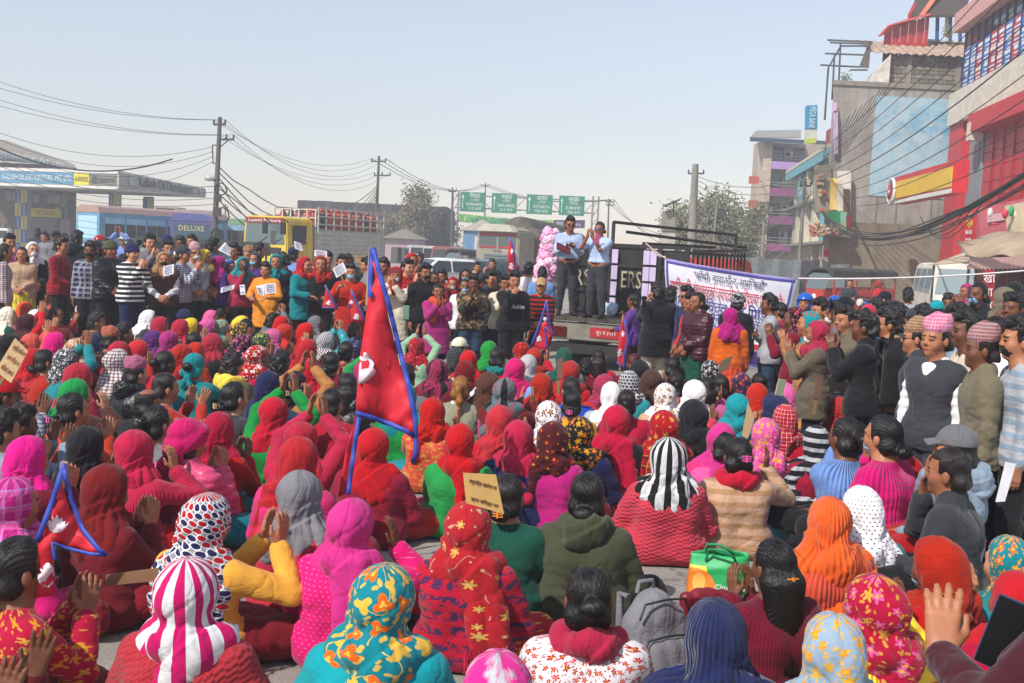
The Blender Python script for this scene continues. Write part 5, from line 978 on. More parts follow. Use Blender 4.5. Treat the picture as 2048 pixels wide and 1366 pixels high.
def red_building():
    C = P(1914, 280, 49.2); C.z = 0; r = empty('red_building', C, 0, 'red and white commercial building with blue and red poster windows on the right', 'building'); cream = paint('d2c8b8', .8, wear=.15); red = paint('c0202c', .5, dust=.1); gry = paint('85898e', .7)
    L = 18.0
    m = MB(); ubox(m, C, -L, 0, .25, 9, 0, 19); mb_at(r, m, 'wall', cream)
    z = lambda y, s=-.5: zat(C, s, 0, y)
    zA, zB, zC = z(250), z(185), z(62)       # underside of the spandrel, top of it, top of the windows at the far end
    m = MB(); ubox(m, C, -L, 0, -.5, .25, zA, zB); mb_at(r, m, 'spandrel', cream)
    m = MB(); ubox(m, C, -L, 0, -.55, .25, zC + .05, zC + .9); mb_at(r, m, 'pink_fascia', paint('d09a94', .7)); m = MB(); ubox(m, C, -L, -1, .0, .25, zB, zC); mb_at(r, m, 'window_wall', paint('5a6066', .6))
    pal = ['3a6cb4', '3f7ac0', 'b8303a', '3a78b8', 'b82c38', 'c03440', '3a6cb4', 'b8303a', '3f7ac0', 'b82c38']
    q = random.Random(6)
    for i in range(10):
        s1 = -.35 - i * .95; s0 = s1 - .88; zt = zC - .75
        m = MB(); ubox(m, C, s0, s1, -.06, .0, zB + .05, zt); w = mb_at(r, m, 'poster_window', paint(pal[i], .35))
        for k in range(9):
            mm = MB(); zz = zt - .3 - k * (zt - zB - .45) / 9; wd = q.uniform(.4, .78); ubox(mm, C, s0 + .06, s0 + .06 + wd, -.075, -.062, zz, zz + (.14 if k % 3 == 0 else .06)); o = mm.build('printed_line', paint(q.choice(['e4e4e4', 'dfe6ea', 'e8d8d4']), .5), w, loc=(0, 0, 0))
        mm = MB(); ubox(mm, C, s1 - .02, s1 + .05, -.1, .0, zB, zC); mb_at(r, mm, 'mullion', paint('1f3a66', .4)); mm = MB(); ubox(mm, C, s0, s1, -.05, .0, zt + .08, zC - .05); mb_at(r, mm, 'top_pane', glass('3a4046'))
    # red portal and recessed lower floors
    zD = z(262); zE = z(420); m = MB(); ubox(m, C, -2.1, -.02, -.35, .24, 0, zA - .003); mb_at(r, m, 'red_pier', red); m = MB(); ubox(m, C, -4.1, -2.13, .0, .245, 2.5, zA - .003); mb_at(r, m, 'grey_pier', gry); m = MB(); ubox(m, C, -3.7, -2.9, -.03, .0, z(345), z(298)); mb_at(r, m, 'niche_window', glass('4a4648', .3))
    m = MB(); ubox(m, C, -L, -4.1, -.7, .2, zA - .75, zA - .004); mb_at(r, m, 'red_beam', red); m = MB(); ubox(m, C, -4.6, -4.1, -.72, -.2, zA - 1.1, zA - .35); mb_at(r, m, 'beam_end', cream)
    for i in range(9):
        m = MB(); ubox(m, C, -L, -4.2, .05, .2, 3.2 + i * .62, 3.2 + i * .62 + .59); mb_at(r, m, 'shutter_panel', paint('b81c22', .4))
    for k in range(4): m = MB(); ubox(m, C, -5.5 - k * 1.3, -5.4 - k * 1.3, -.02, .05, 3.1, zA - .8); mb_at(r, m, 'shutter_rail', paint('9a181e', .4))
    # yellow sign box with red border and round badge
    A, B = P(1786, 381, 47), P(1906, 350, 38.3); hgt = P(1786, 330, 47).z - P(1786, 405, 47).z; d_ = (B - A); d_.z = 0; ux = d_.normalized(); nn = Vector((ux.y, -ux.x, 0)); nn = nn if nn.x < 0 else -nn
    s = empty('shop_sign', A, 0, 'yellow sign box with red border and round badge jutting from the red building', 'shop sign'); zlo, zhi = P(1797, 398, 46.6).z, P(1797, 366, 46.6).z
    m = MB(); q4 = [A + Vector((0, 0, zlo - .22 - A.z)), B + Vector((0, 0, zlo - .22 - B.z)), B + Vector((0, 0, zhi + .25 - B.z)), A + Vector((0, 0, zhi + .25 - A.z))]; m.quadslab(q4, -nn * .55); mb_at(s, m, 'frame', paint('c8202c', .4))
    L_ = (q4[1] - q4[0]).length
    m = MB(); y4 = [q4[0] + ux * .3 + Vector((0, 0, .22)), q4[1] - ux * .05 + Vector((0, 0, .22)), q4[2] - ux * .05 - Vector((0, 0, .22)), q4[3] + ux * .3 - Vector((0, 0, .22))]; m.quadslab([p + nn * .03 for p in y4], -nn * .028); mb_at(s, m, 'face_panel', paint('e2b420', .4))
    m = MB(); m.quadslab([p + nn * .02 for p in (q4[0] + Vector((0, 0, .0)), q4[1] + Vector((0, 0, 0)), q4[1] + Vector((0, 0, .16)), q4[0] + Vector((0, 0, .16)))], -nn * .018); mb_at(s, m, 'white_edge', paint('dcd8d0', .5))
    c = q4[0] + Vector((0, 0, (zhi - zlo) * .5 + .2)) + ux * .1
    m = MB(); m.lathe([(.001, .0), (.62, .0), (.62, .12), (.5, .12), (.5, .10), (.001, .10)], n=24, M=frame(c + nn * .04, ux)); mb_at(s, m, 'badge', paint('d8d4d0', .4)); m = MB(); m.lathe([(.001, .125), (.34, .125), (.34, .15), (.001, .15)], n=20, M=frame(c + nn * .04, ux)); mb_at(s, m, 'badge_disc', paint('b8303c', .4)); m = MB(); m.lathe([(.001, .15), (.14, .15), (.10, .18), (.001, .2)], n=4, M=frame(c + nn * .04, ux)); mb_at(s, m, 'badge_mark', paint('e8e4e0', .4))
    # shop boards over the awning
    def board(q, col, name, lab, texts, thick=.15):
        b = empty(name, q[0], 0, lab, 'shop sign'); m = MB(); m.quadslab(q, (0.05, thick, 0)); mb_at(b, m, 'board', paint(col, .5, dust=.1)); ux = (q[1] - q[0]); c = sum(q, Vector()) / 4
        for (t, f, dz, sz, cc, fit) in texts: wtext(t, b, q[0].lerp(q[1], f) * .5 + q[3].lerp(q[2], f) * .5 + Vector((-.03, -.06, dz)), ux, sz, paint(cc, .5), up=(q[3] - q[0]), fit=fit)
        return b
    board([P(1921, 488, 27), P(1952, 486, 26.2), P(1958, 413, 26.2), P(1925, 421, 27)], 'c02430', 'hanging_sign', 'red vertical shop board with yellow and white writing', [('एन्टरप्राइजेज', .5, .25, .16, 'e8e4e0', .32), ('किन्नु होस', .5, .06, .18, 'f0d030', .34), ('मोबाइल सेन्टर', .5, -.16, .14, 'e8e4e0', .34), ('सम्पर्क', .5, -.34, .1, 'e8e4e0', .3)])
    b2 = board([P(1958, 482, 26), P(2075, 466, 23.5), P(2078, 390, 23.5), P(1960, 416, 26)], 'c8606a', 'shop_board', 'wide pink and cream shop board with noodle packet pictures', [])
    m = MB(); m.quadslab([P(1975, 445, 25.5), P(2010, 440, 24.8), P(2010, 425, 24.8), P(1975, 430, 25.5)], (0, .02, 0)); mb_at(b2, m, 'printed_panel', paint('d8a8b0')); m = MB(); m.quadslab([P(2015, 470, 24.5), P(2072, 462, 23.4), P(2074, 398, 23.4), P(2010, 412, 24.6)], (0, .015, 0)); mb_at(b2, m, 'printed_panel', paint('d4c0a0'))
    for (x, y, w, h, c_) in ((1980, 425, 10, 18, 'e6d8da'), (1990, 448, 16, 5, 'c04050'), (2010, 428, 12, 18, 'c83848'), (2022, 422, 10, 22, '3a9a68'), (2034, 428, 12, 16, 'd8d8d4')): m = MB(); p = P(x, y, 24.2); s_ = 24.2 / FPX; m.lathe([(.001, 0), (w * s_ / 2, 0), (w * s_ / 2, .02), (.001, .02)], n=18, M=frame(p, (1, -.15, -.02)) @ Matrix.Diagonal((1, h / w, 1, 1))); mb_at(b2, m, 'printed_picture', paint(c_, .5))
    m = MB(); m.quadslab([P(1958, 485, 25.9), P(2075, 469, 23.4), P(2075, 458, 23.4), P(1958, 474, 25.9)], (0, .01, 0)); mb_at(b2, m, 'lower_stripe', paint('6a6a58'))
    # awnings
    aw = empty('shop_awning', P(1960, 520, 24), 0, 'wide beige cloth awning with pink valance over the shop at right', 'awning'); n = 14; vs = []
    for i in range(n + 1): f = i / n; p = P(1930, 512, 25.5).lerp(P(2100, 488, 22), f); q_ = P(1940, 517, 23.5).lerp(P(2060, 512, 20.5), f); sag = -.05 * math.sin(f * 9); vs += [p + Vector((0, .6, .35 + sag)), q_ + Vector((0, 0, sag))]
    m = MB(); m.add(vs, [(2 * i, 2 * i + 1, 2 * i + 3, 2 * i + 2) for i in range(n)], 0, True); o = mb_at(aw, m, 'cloth', paint('b39c84', .9, wear=.15)); md = o.modifiers.new('t', 'SOLIDIFY'); md.thickness = .02
    m = MB(); vs = []
    for i in range(n * 2 + 1): f = i / n / 2; q_ = P(1940, 517, 23.5).lerp(P(2060, 512, 20.5), f); vs += [q_ + Vector((0, -.01, 0)), q_ + Vector((0, .02, -.22 - .04 * (i % 2)))]
    m.add(vs, [(2 * i, 2 * i + 1, 2 * i + 3, 2 * i + 2) for i in range(n * 2)]); o = mb_at(aw, m, 'valance', paint('c09890', .9)); md = o.modifiers.new('t', 'SOLIDIFY'); md.thickness = .015
    a2 = empty('side_awning', P(1900, 525, 28), 0, 'low pale cloth awning stretching toward the grey wall', 'awning'); m = MB(); m.quadslab([P(1862, 531, 29), P(1935, 526, 26), P(1960, 500, 27), P(1925, 508, 30)], (0, 0, .03)); mb_at(a2, m, 'cloth', paint('bda890', .9, wear=.15))
    for (x, d) in ((1868, 29), (1938, 26)): m = MB(); p = P(x, 530, d); m.bar((p.x, p.y, 0), p, .05); mb_at(a2, m, 'post', paint('5a5a58'))
    nb = board([P(1965, 640, 21), P(1986, 640, 20.8), P(1988, 540, 20.8), P(1967, 540, 21)], 'a01828', 'narrow_sign', 'narrow dark red upright board with white letters beside the minibus', [('खा', .5, .32, .24, 'e8e4e0', None), ('वा', .5, .05, .24, 'e8e4e0', None), ('सा', .5, -.22, .24, 'e8e4e0', None)], .06)
    sh = empty('corner_shop', P(2010, 600, 24), 0, 'dark open shop front below the beige awning', 'shop'); m = MB(); p0, p1 = P(1995, 600, 24.5), P(2130, 600, 22); m.quadslab([Vector((p0.x, p0.y, 0)), Vector((p1.x, p1.y, 0)), Vector((p1.x, p1.y, 2.6)), Vector((p0.x, p0.y, 2.6))], (.5, 2.5, 0)); mb_at(sh, m, 'wall', paint('5a3028', .8))
    for i in range(4): m = MB(); p = p0.lerp(p1, .1 + i * .22); m.box(p.x, p.x + .35, p.y - .12, p.y - .06, .1, 2.1); mb_at(sh, m, 'shutter', paint(['7a3a2c', '2a2422', '6a2c24', '8a7a6a'][i], .7))
red_building()

def ruined():
    C = P(1694, 600, 53.5); C.z = 0; r = empty('ruined_building', C, 0, 'half demolished cream and teal building with torn open rooms', 'building'); cr = stained('c9bfa8', 'a09680', 'worn_cream'); te = paint('5aa0aa', .6, dust=.2); q = random.Random(9)
    zz = lambda s, y: zat(C, s, -.2, y)
    H = zz(0, 300) 
    Ht = P(1668, 214, 53.5).z; L = 24
    m = MB(); ubox(m, C, 3.2, L, 0, 7, 0, Ht - 1.5); mb_at(r, m, 'wall', cr)
    m = MB(); ubox(m, C, .4, L, -.75, 6, Ht - 1.45, Ht - 1.25); mb_at(r, m, 'cornice', paint('c4bba6', .8)); m = MB(); ubox(m, C, .6, 9, -.3, 4, Ht - 1.24, Ht - .1); mb_at(r, m, 'roof_wall', paint('9a4038', .8)); m = MB(); ubox(m, C, .5, L, -.72, -.6, Ht - 2.0, Ht - 1.46); mb_at(r, m, 'teal_band', te)
    fl = (Ht - 1.5 - 3.2) / 2
    for f in range(2):
        z0 = 3.2 + f * fl
        m = MB(); ubox(m, C, .6 + q.uniform(0, .6), L, -.8, 0, z0 - .15, z0); mb_at(r, m, 'floor_slab', paint('8a8478', .9))
        for i in range(5):
            s0 = 4.2 + i * 3.6; m = MB(); ubox(m, C, s0, s0 + 2.2, -.06, -.004, z0 + .7, z0 + fl - .5); w = mb_at(r, m, 'window', glass('6a98a8', .2))
            for k in range(3): mm = MB(); ubox(mm, C, s0 + k * 1.05, s0 + k * 1.05 + .1, -.1, -.06, z0 + .65, z0 + fl - .45); mm.build('window_frame', te, w, loc=(0, 0, 0))
            mm = MB(); ubox(mm, C, s0 - 1.2, s0 - .1, -.5, -.003, z0 + .01, z0 + fl - .16); mb_at(r, mm, 'pier', paint(q.choice(['cfc5ae', '7ab0b8', 'c4baa4']), .8, wear=.2))
    # the torn open end: back walls of two rooms, jambs and broken edges
    bw = MB(); ubox(bw, C, 3.0, 3.2, 0, 4, 3.2, Ht - 1.5); mb_at(r, bw, 'end_wall', paint('a89c8a', .9, wear=.25))
    xs = lambda px: (P(px, 400, 55).x)
    def slab(x0, x1, y0, y1, d, c, name, t=.15):
        m = MB(); m.quadslab([P(x0, y1, d), P(x1, y1, d), P(x1, y0, d), P(x0, y0, d)], (0, t, 0)); return mb_at(r, m, name, paint(c, .85, wear=.15))
    slab(1661, 1676, 356, 420, 49.6, 'd8bc6a', 'yellow_room_wall'); slab(1676, 1702, 342, 425, 49.5, 'd4cfc4', 'white_jamb'); slab(1688, 1700, 378, 425, 49.4, '6a4a2c', 'doorway'); slab(1655, 1686, 422, 461, 49.4, '1e7a48', 'green_room_wall'); slab(1682, 1694, 424, 460, 49.3, '7ab090', 'door_jamb'); slab(1693, 1703, 430, 458, 49.25, '7a1a22', 'red_door')
    slab(1634, 1662, 330, 425, 49.8, '8e8474', 'broken_wall', .4); slab(1650, 1703, 462, 474, 48.9, '8a8274', 'hanging_slab', .9)
    for i in range(44):     # torn brick ends along the broken edges
        f = q.random(); e = q.choice((0, 1, 1)); p = (P(1640 + 14 * f + q.uniform(-6, 6), 345 + 110 * f, 49.6), P(1622 + 62 * f, 462 + q.uniform(-14, 10), 48.7), P(1662 + q.uniform(-4, 4), 225 + 120 * f, 52.9))[e]
        mm = MB(); mm.box(-.14, .14, -.08, .08, -.06, .06); o = mm.build('brick', paint(q.choice(['a8684c', 'b08468', '9a8a78', 'b8a890']), .9), r, loc=p - C, rot=(q.uniform(-.4, .4), q.uniform(-.4, .4), q.uniform(0, 3)))
    for k, (x, c) in enumerate(((1640, 'c8a8c8'), (1668, 'b9a2c4'))): slab(x + 26 - 26 * k, x + 34 - 26 * k, 222 if k else 205, 308 if k else 225, 49.7, c, 'lilac_plaster')
    # shops below
    for i in range(4): m = MB(); ubox(m, C, 1.0 + i * 3.4, 3.6 + i * 3.4, -.1, -.004, .1, 2.5); mb_at(r, m, 'shop_opening', paint(['6a5a48', '4a4038', '8a6a50', '3a3430'][i], .8)); m = MB(); ubox(m, C, .4 + i * 3.4, .95 + i * 3.4, -.4, -.003, 0, 3.04); mb_at(r, m, 'shop_pier', paint('b8a68c', .85))
    for (x, y, w, h, c) in ((1648, 498, 12, 16, 'a83a48'), (1632, 540, 10, 24, 'd06a38'), (1656, 545, 8, 20, 'c89a38')): slab(x, x + w, y, y + h, 49.5, c, 'shop_poster', .06)
    s = empty('bank_sign', P(1624, 260, 58), 0, 'tall blue vertical bank sign on the teal building', 'shop sign'); m = MB(); m.quadslab([P(1613, 258, 58), P(1635, 258, 58), P(1635, 210, 58), P(1614, 211, 58)], (0, .4, 0)); mb_at(s, m, 'board', paint('2f8fb8', .4)); m = MB(); m.quadslab([P(1612, 286, 58), P(1634, 284, 58), P(1635, 259, 58), P(1613, 259, 58)], (0, .38, 0)); mb_at(s, m, 'lower_board', paint('c8ccc0', .5)); m = MB(); m.quadslab([P(1610, 288, 57.9), P(1632, 286, 57.9), P(1632, 276, 57.9), P(1610, 277, 57.9)], (0, .06, 0)); mb_at(s, m, 'yellow_strip', paint('b8c048', .5)); wtext('MEGA BANK', s, P(1624, 235, 57.95) + Vector((0, -.02, 0)), (0, 0, -1), .5, paint('d8e8ec'), up=(1, 0, 0), fit=1.15)
ruined()
def purple():
    a, b = P(1519, 400, 88), P(1602, 400, 88); r = empty('purple_building', (a.x, 88, 0), 0, 'cream apartment block with purple balcony fronts and roof sheet', 'building'); zt = P(1520, 280, 88).z; w = b.x - a.x + 3
    m = MB(); m.box(a.x, a.x + w, 89.5, 91.5, 0, zt); mb_at(r, m, 'wall', stained('b9a694', '9c8c7c', 'cream_render')); m = MB(); m.box(a.x, a.x + .7, 87.6, 89.49, 0, zt); mb_at(r, m, 'end_pier', paint('bcaa96', .8, wear=.2))
    for (y0, y1, c) in ((323, 338, 'b08cc4'), (376, 392, '8a3a72'), (432, 448, '8a3a72'), (487, 502, '8a3a72')):
        z1, z0 = P(1550, y0, 87.8).z, P(1550, y1, 87.8).z; m = MB(); m.box(a.x + .72, a.x + w, 87.6, 87.8, z0, z1); mb_at(r, m, 'balcony_front', paint(c, .6, dust=.1)); m = MB(); m.box(a.x + .72, a.x + w, 87.81, 89.49, z0, z0 + .15); mb_at(r, m, 'balcony_floor', paint('b0a696', .8))
        for k in (0, 1): m = MB(); m.box(a.x + .7, a.x + w, 87.66, 87.7, z1 + .2 + k * .25, z1 + .24 + k * .25); mb_at(r, m, 'railing', paint('9a9a98', .4))
        for i in range(2): m = MB(); x = a.x + 1.2 + i * 1.7; m.box(x, x + .9, 89.42, 89.496, z1 - .3, z1 + 1.35); mb_at(r, m, 'window', glass('24282c')); 
        m = MB(); m.box(a.x + 2.1, a.x + 2.8, 89.1, 89.49, z1 + .5, z1 + 1.0); ac = mb_at(r, m, 'air_conditioner', paint('c8c6c0', .5)); mm = MB(); mm.lathe([(.001, 0), (.2, 0), (.2, .02), (.001, .02)], c=(a.x + 2.38, 89.09, z1 + .75), n=14, axis='Y'); mm.build('fan_grille', BLACK, ac)
    m = MB(); m.quadslab([P(1500, 277, 86.8), P(1602, 277, 86.8), P(1602, 262, 92), P(1512, 264, 92)], (0, 0, .12)); mb_at(r, m, 'roof_sheet', paint('8f8c86', .7)); m = MB(); m.box(P(1500, 277, 86.7).x, a.x + w, 86.65, 86.75, P(1550, 280, 86.7).z - .2, P(1550, 277, 86.7).z); mb_at(r, m, 'gutter', paint('3a4a58'))
    for (x, y) in ((1508, 360), (1507, 408), (1505, 462)): o = empty('orange_bracket_sign', P(x, y, 86), 0, 'small orange shop sign on the left edge of the purple building, ' + {360: 'top one', 408: 'middle one', 462: 'lowest one'}[y], 'shop sign'); m = MB(); m.box(-.4, .4, 0, .1, -.3, .3); m.build('board', paint('b8583a', .5), o); m = MB(); m.bar((.3, .05, 0), (1.0, 1.5, 0), .05); m.build('bracket', BLACK, o)
purple()
def fence(px, d, top, n, lab, name='tin_fence'):
    A, B = P(px[0], top[0], d[0]), P(px[1], top[1], d[1]); r = empty(name, (A.x, A.y, 0), 0, lab, 'fence'); gal = [paint(c, .45, .35, dust=.25) for c in ('8f9498', '9aa0a3', '858a8c')]
    for i in range(n):
        vs = []; k = 18
        for j in range(k + 1): f = (i + j / k) / n; p = A.lerp(B, f); w = .028 * math.sin(j * math.pi / 1.5) + .02 * (i % 2); vs += [Vector((p.x, p.y + w, .05)), Vector((p.x, p.y + w, p.z + .03 * ((i * 7) % 3)))]
        m = MB(); m.add(vs, [(2 * j, 2 * j + 1, 2 * j + 3, 2 * j + 2) for j in range(k)]); o = mb_at(r, m, 'sheet', gal[i % 3]); md = o.modifiers.new('t', 'SOLIDIFY'); md.thickness = .006
    for z in (.5, 1.6): m = MB(); m.bar(Vector((A.x, A.y + .09, z)), Vector((B.x, B.y + .09, z)), .06); mb_at(r, m, 'rail', paint('6a5a48'))
fence((1450, 1602), (47, 44), (513, 522), 11, 'corrugated grey tin fence behind the banner'); fence((1662, 1700), (46, 45), (529, 531), 3, 'short piece of tin fence between three-wheeler and grey wall'); fence((1602, 1640), (45, 46), (519, 521), 3, 'narrow tin fence piece left of the shop posters')

# ------------------------------------------------------------------ poles and cables
def pole(px, d, ytop, arms, lab, r0=.14, lean=0, col='5c5650', name='utility_pole', px0=None, extra=None):
    t = P(px, ytop, d); b = P(px0 if px0 else px - (500 - ytop) * .035, 500, d); base = Vector((b.x + (b.x - t.x) * .28, d, 0)); r = empty(name, base, 0, lab, 'utility pole'); m = MB(); m.tube([base, base.lerp(t, .5), t], [r0, r0 * .85, r0 * .6], 10); mb_at(r, m, 'shaft', paint(col, .8, wear=.2)); pts = []
    for (y, x0, x1) in arms:
        a, c = P(x0, y, d), P(x1, y, d); m = MB(); m.bar(a, c, .1, .09); mb_at(r, m, 'crossarm', paint('4a4642', .7))
        for f in (.03, .5, .97): p = a.lerp(c, f); m = MB(); m.lathe([(.05, 0), (.06, .06), (.03, .1), (.055, .14), (.001, .2)], c=p + Vector((0, 0, .05)), n=8); mb_at(r, m, 'insulator', paint('3a3230', .3)); pts.append(p + Vector((0, 0, .22)))
    return r, pts
p1, W1 = pole(440, 50, 234, [(249, 427, 451), (279, 437, 468)], 'tall dark utility pole left of the yellow lorry', .15, px0=428)
for (y0, y1) in ((290, 327),):
    m = MB(); a, b = P(425, y0, 50), P(426, y1, 50); m.bar(a, b, .05); m.bar(a, P(436, y0 + 1, 50), .05); m.bar(b, P(434, y1, 50), .05); mb_at(p1, m, 'side_bracket', paint('4a4642'))
    for k in range(4): p = a.lerp(b, .1 + .27 * k); m = MB(); m.lathe([(.05, 0), (.06, .08), (.03, .12)], c=p + Vector((-.05, 0, 0)), n=8); mb_at(p1, m, 'insulator', paint('c8c0b8', .3)); W1.append(p)
m = MB(); m.bar(P(436, 298, 50), P(456, 281, 50), .05); mb_at(p1, m, 'brace', paint('4a4642'))
m = MB(); m.bar(P(431, 364, 50), P(420, 357, 50), .05); mb_at(p1, m, 'lamp_arm', paint('7a7a78')); m = MB(); m.lathe([(.001, -.3), (.12, -.22), (.16, 0), (.1, .2), (.001, .28)], c=(0, 0, 0), n=10, axis='X', M=Matrix.Translation(P(420, 356, 49.9))); mb_at(p1, m, 'lamp_head', paint('b8b8b4', .3))
for (x, y, s) in ((437, 396, .3), (436, 424, .34)): m = MB(); c = P(x, y, 49.8); m.box(c.x - s / 2, c.x + s / 2, c.y - .2, c.y, c.z - s * .6, c.z + s * .6); mb_at(p1, m, 'meter_box', paint('3a3836', .6))
for (x, y, rr) in ((440, 378, .28), (442, 430, .35), (433, 470, .3)): m = MB(); c = P(x, y, 49.7); m.tube([c + Vector((rr * math.cos(a), .02 * a, rr * math.sin(a))) for a in [i * .5 for i in range(26)]], .022, 5); mb_at(p1, m, 'cable_coil', BLACK)
p2, W2 = pole(758, 76, 312, [(323, 742, 772), (351, 748, 781)], 'utility pole right of the dark building with brackets', .14, px0=750); p3, W3 = pole(1391, 62, 328, [(347, 1376, 1408)], 'thick grey concrete pole left of the leafy trees', .30, px0=1383, col='8a857c'); p4, W4 = pole(1218, 105, 398, [(404, 1211, 1229), (411, 1213, 1227)], 'distant thin pole just right of the gantry', .12, px0=1215); p5, W5 = pole(971, 140, 366, [(372, 962, 978)], 'far utility pole behind the direction boards', .14, px0=968); p6, W6 = pole(1610, 52, 355, [(372, 1600, 1622)], 'leaning grey pole tangled with cables before the teal building', .11, px0=1600, col='7a756c'); p7, W7 = pole(451, 110, 408, [(415, 446, 456)], 'small far pole between the buses and the lorry', .12, px0=449); p8, W8 = pole(905, 88, 375, [(383, 897, 913)], 'thin pole left of the left gantry post', .12, px0=903)
p9, W9 = pole(1435, 68, 395, [], 'thin bare pole among the right hand trees', .09, px0=1424, col='8a8478'); p10, W10 = pole(1528, 60, 445, [], 'short thick cable pole by the purple building', .13, px0=1526, col='8a8478')
NC = [0]
def cable(a, b, sag, lab, r=.011, n=14, group='overhead cables', col='4a4744', wig=0):
    a, b = Vector(a), Vector(b); pts = [a.lerp(b, i / n) + Vector((0, 0, -4 * sag * (i / n) * (1 - i / n))) for i in range(n + 1)]
    if wig: q = random.Random(NC[0]); pts = [p + Vector((q.uniform(-wig, wig), q.uniform(-wig, wig), q.uniform(-wig, wig))) * (0 < i < n) for i, p in enumerate(pts)]
    NC[0] += 1; base = a.copy(); m = MB(); m.tube([p - base for p in pts], r, 5); o = m.build('cable', paint(col, .6), None, loc=base); return tag(o, lab, 'cable', group)
FARL = [P(-60, y, 46) for y in (143, 158, 180, 195, 243, 252, 262, 284)]
for i, (s, e) in enumerate(((0, 0), (1, 2), (2, 3), (3, 5))): cable(FARL[s], W1[e], .5, 'thin cable running left from the crossarms of the tall dark pole', group='cables left of the tall dark pole')
for i, (s, k) in enumerate(((4, 6), (5, 7), (6, 8), (7, 9))): cable(FARL[s], W1[min(k, len(W1) - 1)], .9 + .25 * i, 'sagging cable running left from the side bracket of the tall dark pole', group='low cables left of the tall dark pole')
cable(P(-60, 268, 45), P(345, 318, 49.5), 1.0, 'thick dark cable sagging before the canopy', .035)
for i in range(6): cable(W1[i % len(W1)], W2[i % len(W2)], 1.2 + .35 * (i % 3), 'cable slung between the tall dark pole and the second pole', group='cables between the two left poles')
for i in range(7): cable(P(434, 330 + 11 * i, 50), P(754, 372 + 5 * i, 76), 2.2 + .5 * (i % 4), 'low loose cable drooping from the tall dark pole', .028, group='loose low cables by the lorry', wig=.05)
for i in range(3): cable(W2[i], W5[min(i, 2)], 1.5, 'cable from the second pole to the far pole', .025, group='cables right of the second pole'); cable(W5[i], W4[i], 1.0, 'far cable above the gantry', .03, group='far cables above the gantry'); cable(W4[i], P(1330, 470 + 10 * i, 95), .6, 'far cable right of the gantry', .025, group='far cables right of the gantry')
for i in range(4): cable(P(434, 372 + 12 * i, 50), P(-60, 296 + 14 * i, 60), .8, 'thin cable from the tall pole over the canopy', .015, group='cables over the canopy')
rq = random.Random(21)
for i in range(9): cable(P(1391 + rq.uniform(-3, 3), 352 + 8 * i, 62), P(1612, 358 + 9 * i, 52), .5 + .2 * (i % 4), 'cable from the concrete pole to the tangled pole', .02, group='cables between the right poles', col='6a665e', wig=.04)
for i in range(8): cable(P(1608, 365 + 6 * i, 52), P(1700 + 12 * i, 230 - 10 * i, 44), .3, 'thin cable rising right from the tangled pole', .016, group='rising cables before the mural', col='4a4846')
for i in range(9): cable(P(1640 + 8 * i, 300 + 14 * i, 49), P(2075, -130 + 52 * i, 22), .35, 'dark cable crossing in front of the mural', .013 + .006 * (i == 4), group='cables crossing the mural', col='2c2c2e')
for i in range(10): cable(P(1640, 418 + rq.uniform(-5, 5), 51), P(2100, 325 + rq.uniform(-14, 22), 17), 1.3 + rq.uniform(-.1, .15), 'twisted black cable in the thick bundle under the yellow sign', .017, group='thick cable bundle', col='3a3632', wig=.03)
for i in range(3): cable(P(1840, 432, 33), P(1930 + 20 * i, 420 - 12 * i, 24), .5 + .15 * i, 'loop of cable hanging from the thick bundle', .016, group='loops under the bundle')
for i in range(18):
    c = P(1606 + rq.uniform(-12, 14), 375 + rq.uniform(-18, 40), 51.8); a2 = c + Vector((rq.uniform(-.9, .9), .1, rq.uniform(-1.2, .9))); cable(c, a2, rq.uniform(.05, .3), 'short stray cable end in the tangle on the leaning pole', .016, 6, 'stray cable ends', '7a766e', .06)
for i in range(7): cable(P(1400, 420 + 12 * i, 61), P(1530 + 10 * i, 470 + 8 * i, 60), .6 + .2 * i, 'slack cable in front of the leafy trees', .018, group='slack cables before the trees', col='8a857a', wig=.05)
# ---- light box sign with solar panel
lb = empty('light_box_sign', P(1340, 520, 45), 0, 'blank grey light box sign on a post with a tilted solar panel above', 'sign'); m = MB(); a, b = P(1323, 463, 45), P(1355, 423, 45); m.box(a.x, b.x, 45, 45.25, a.z, b.z); mb_at(lb, m, 'box', paint('8e8c82', .5), bevel=.02); m = MB(); m.box(a.x + .06, b.x - .06, 44.97, 44.998, a.z + .06, b.z - .06); mb_at(lb, m, 'face_panel', paint('8a887c', .4)); m = MB(); c = (a.x + b.x) / 2; m.box(c - .3, c + .3, 45.05, 45.2, 0, a.z - .003); mb_at(lb, m, 'post', paint('b4b0a6', .6))
m = MB(); m.bar((c + .15, 45.1, b.z), (c + .15, 45.1, b.z + .45), .06); m.quadslab([P(1325, 415, 44.6), P(1360, 401, 44.6), P(1360, 399, 45.4), P(1325, 413, 45.4)], (0, 0, .05)); mb_at(lb, m, 'solar_panel', paint('2c2a2c', .3))
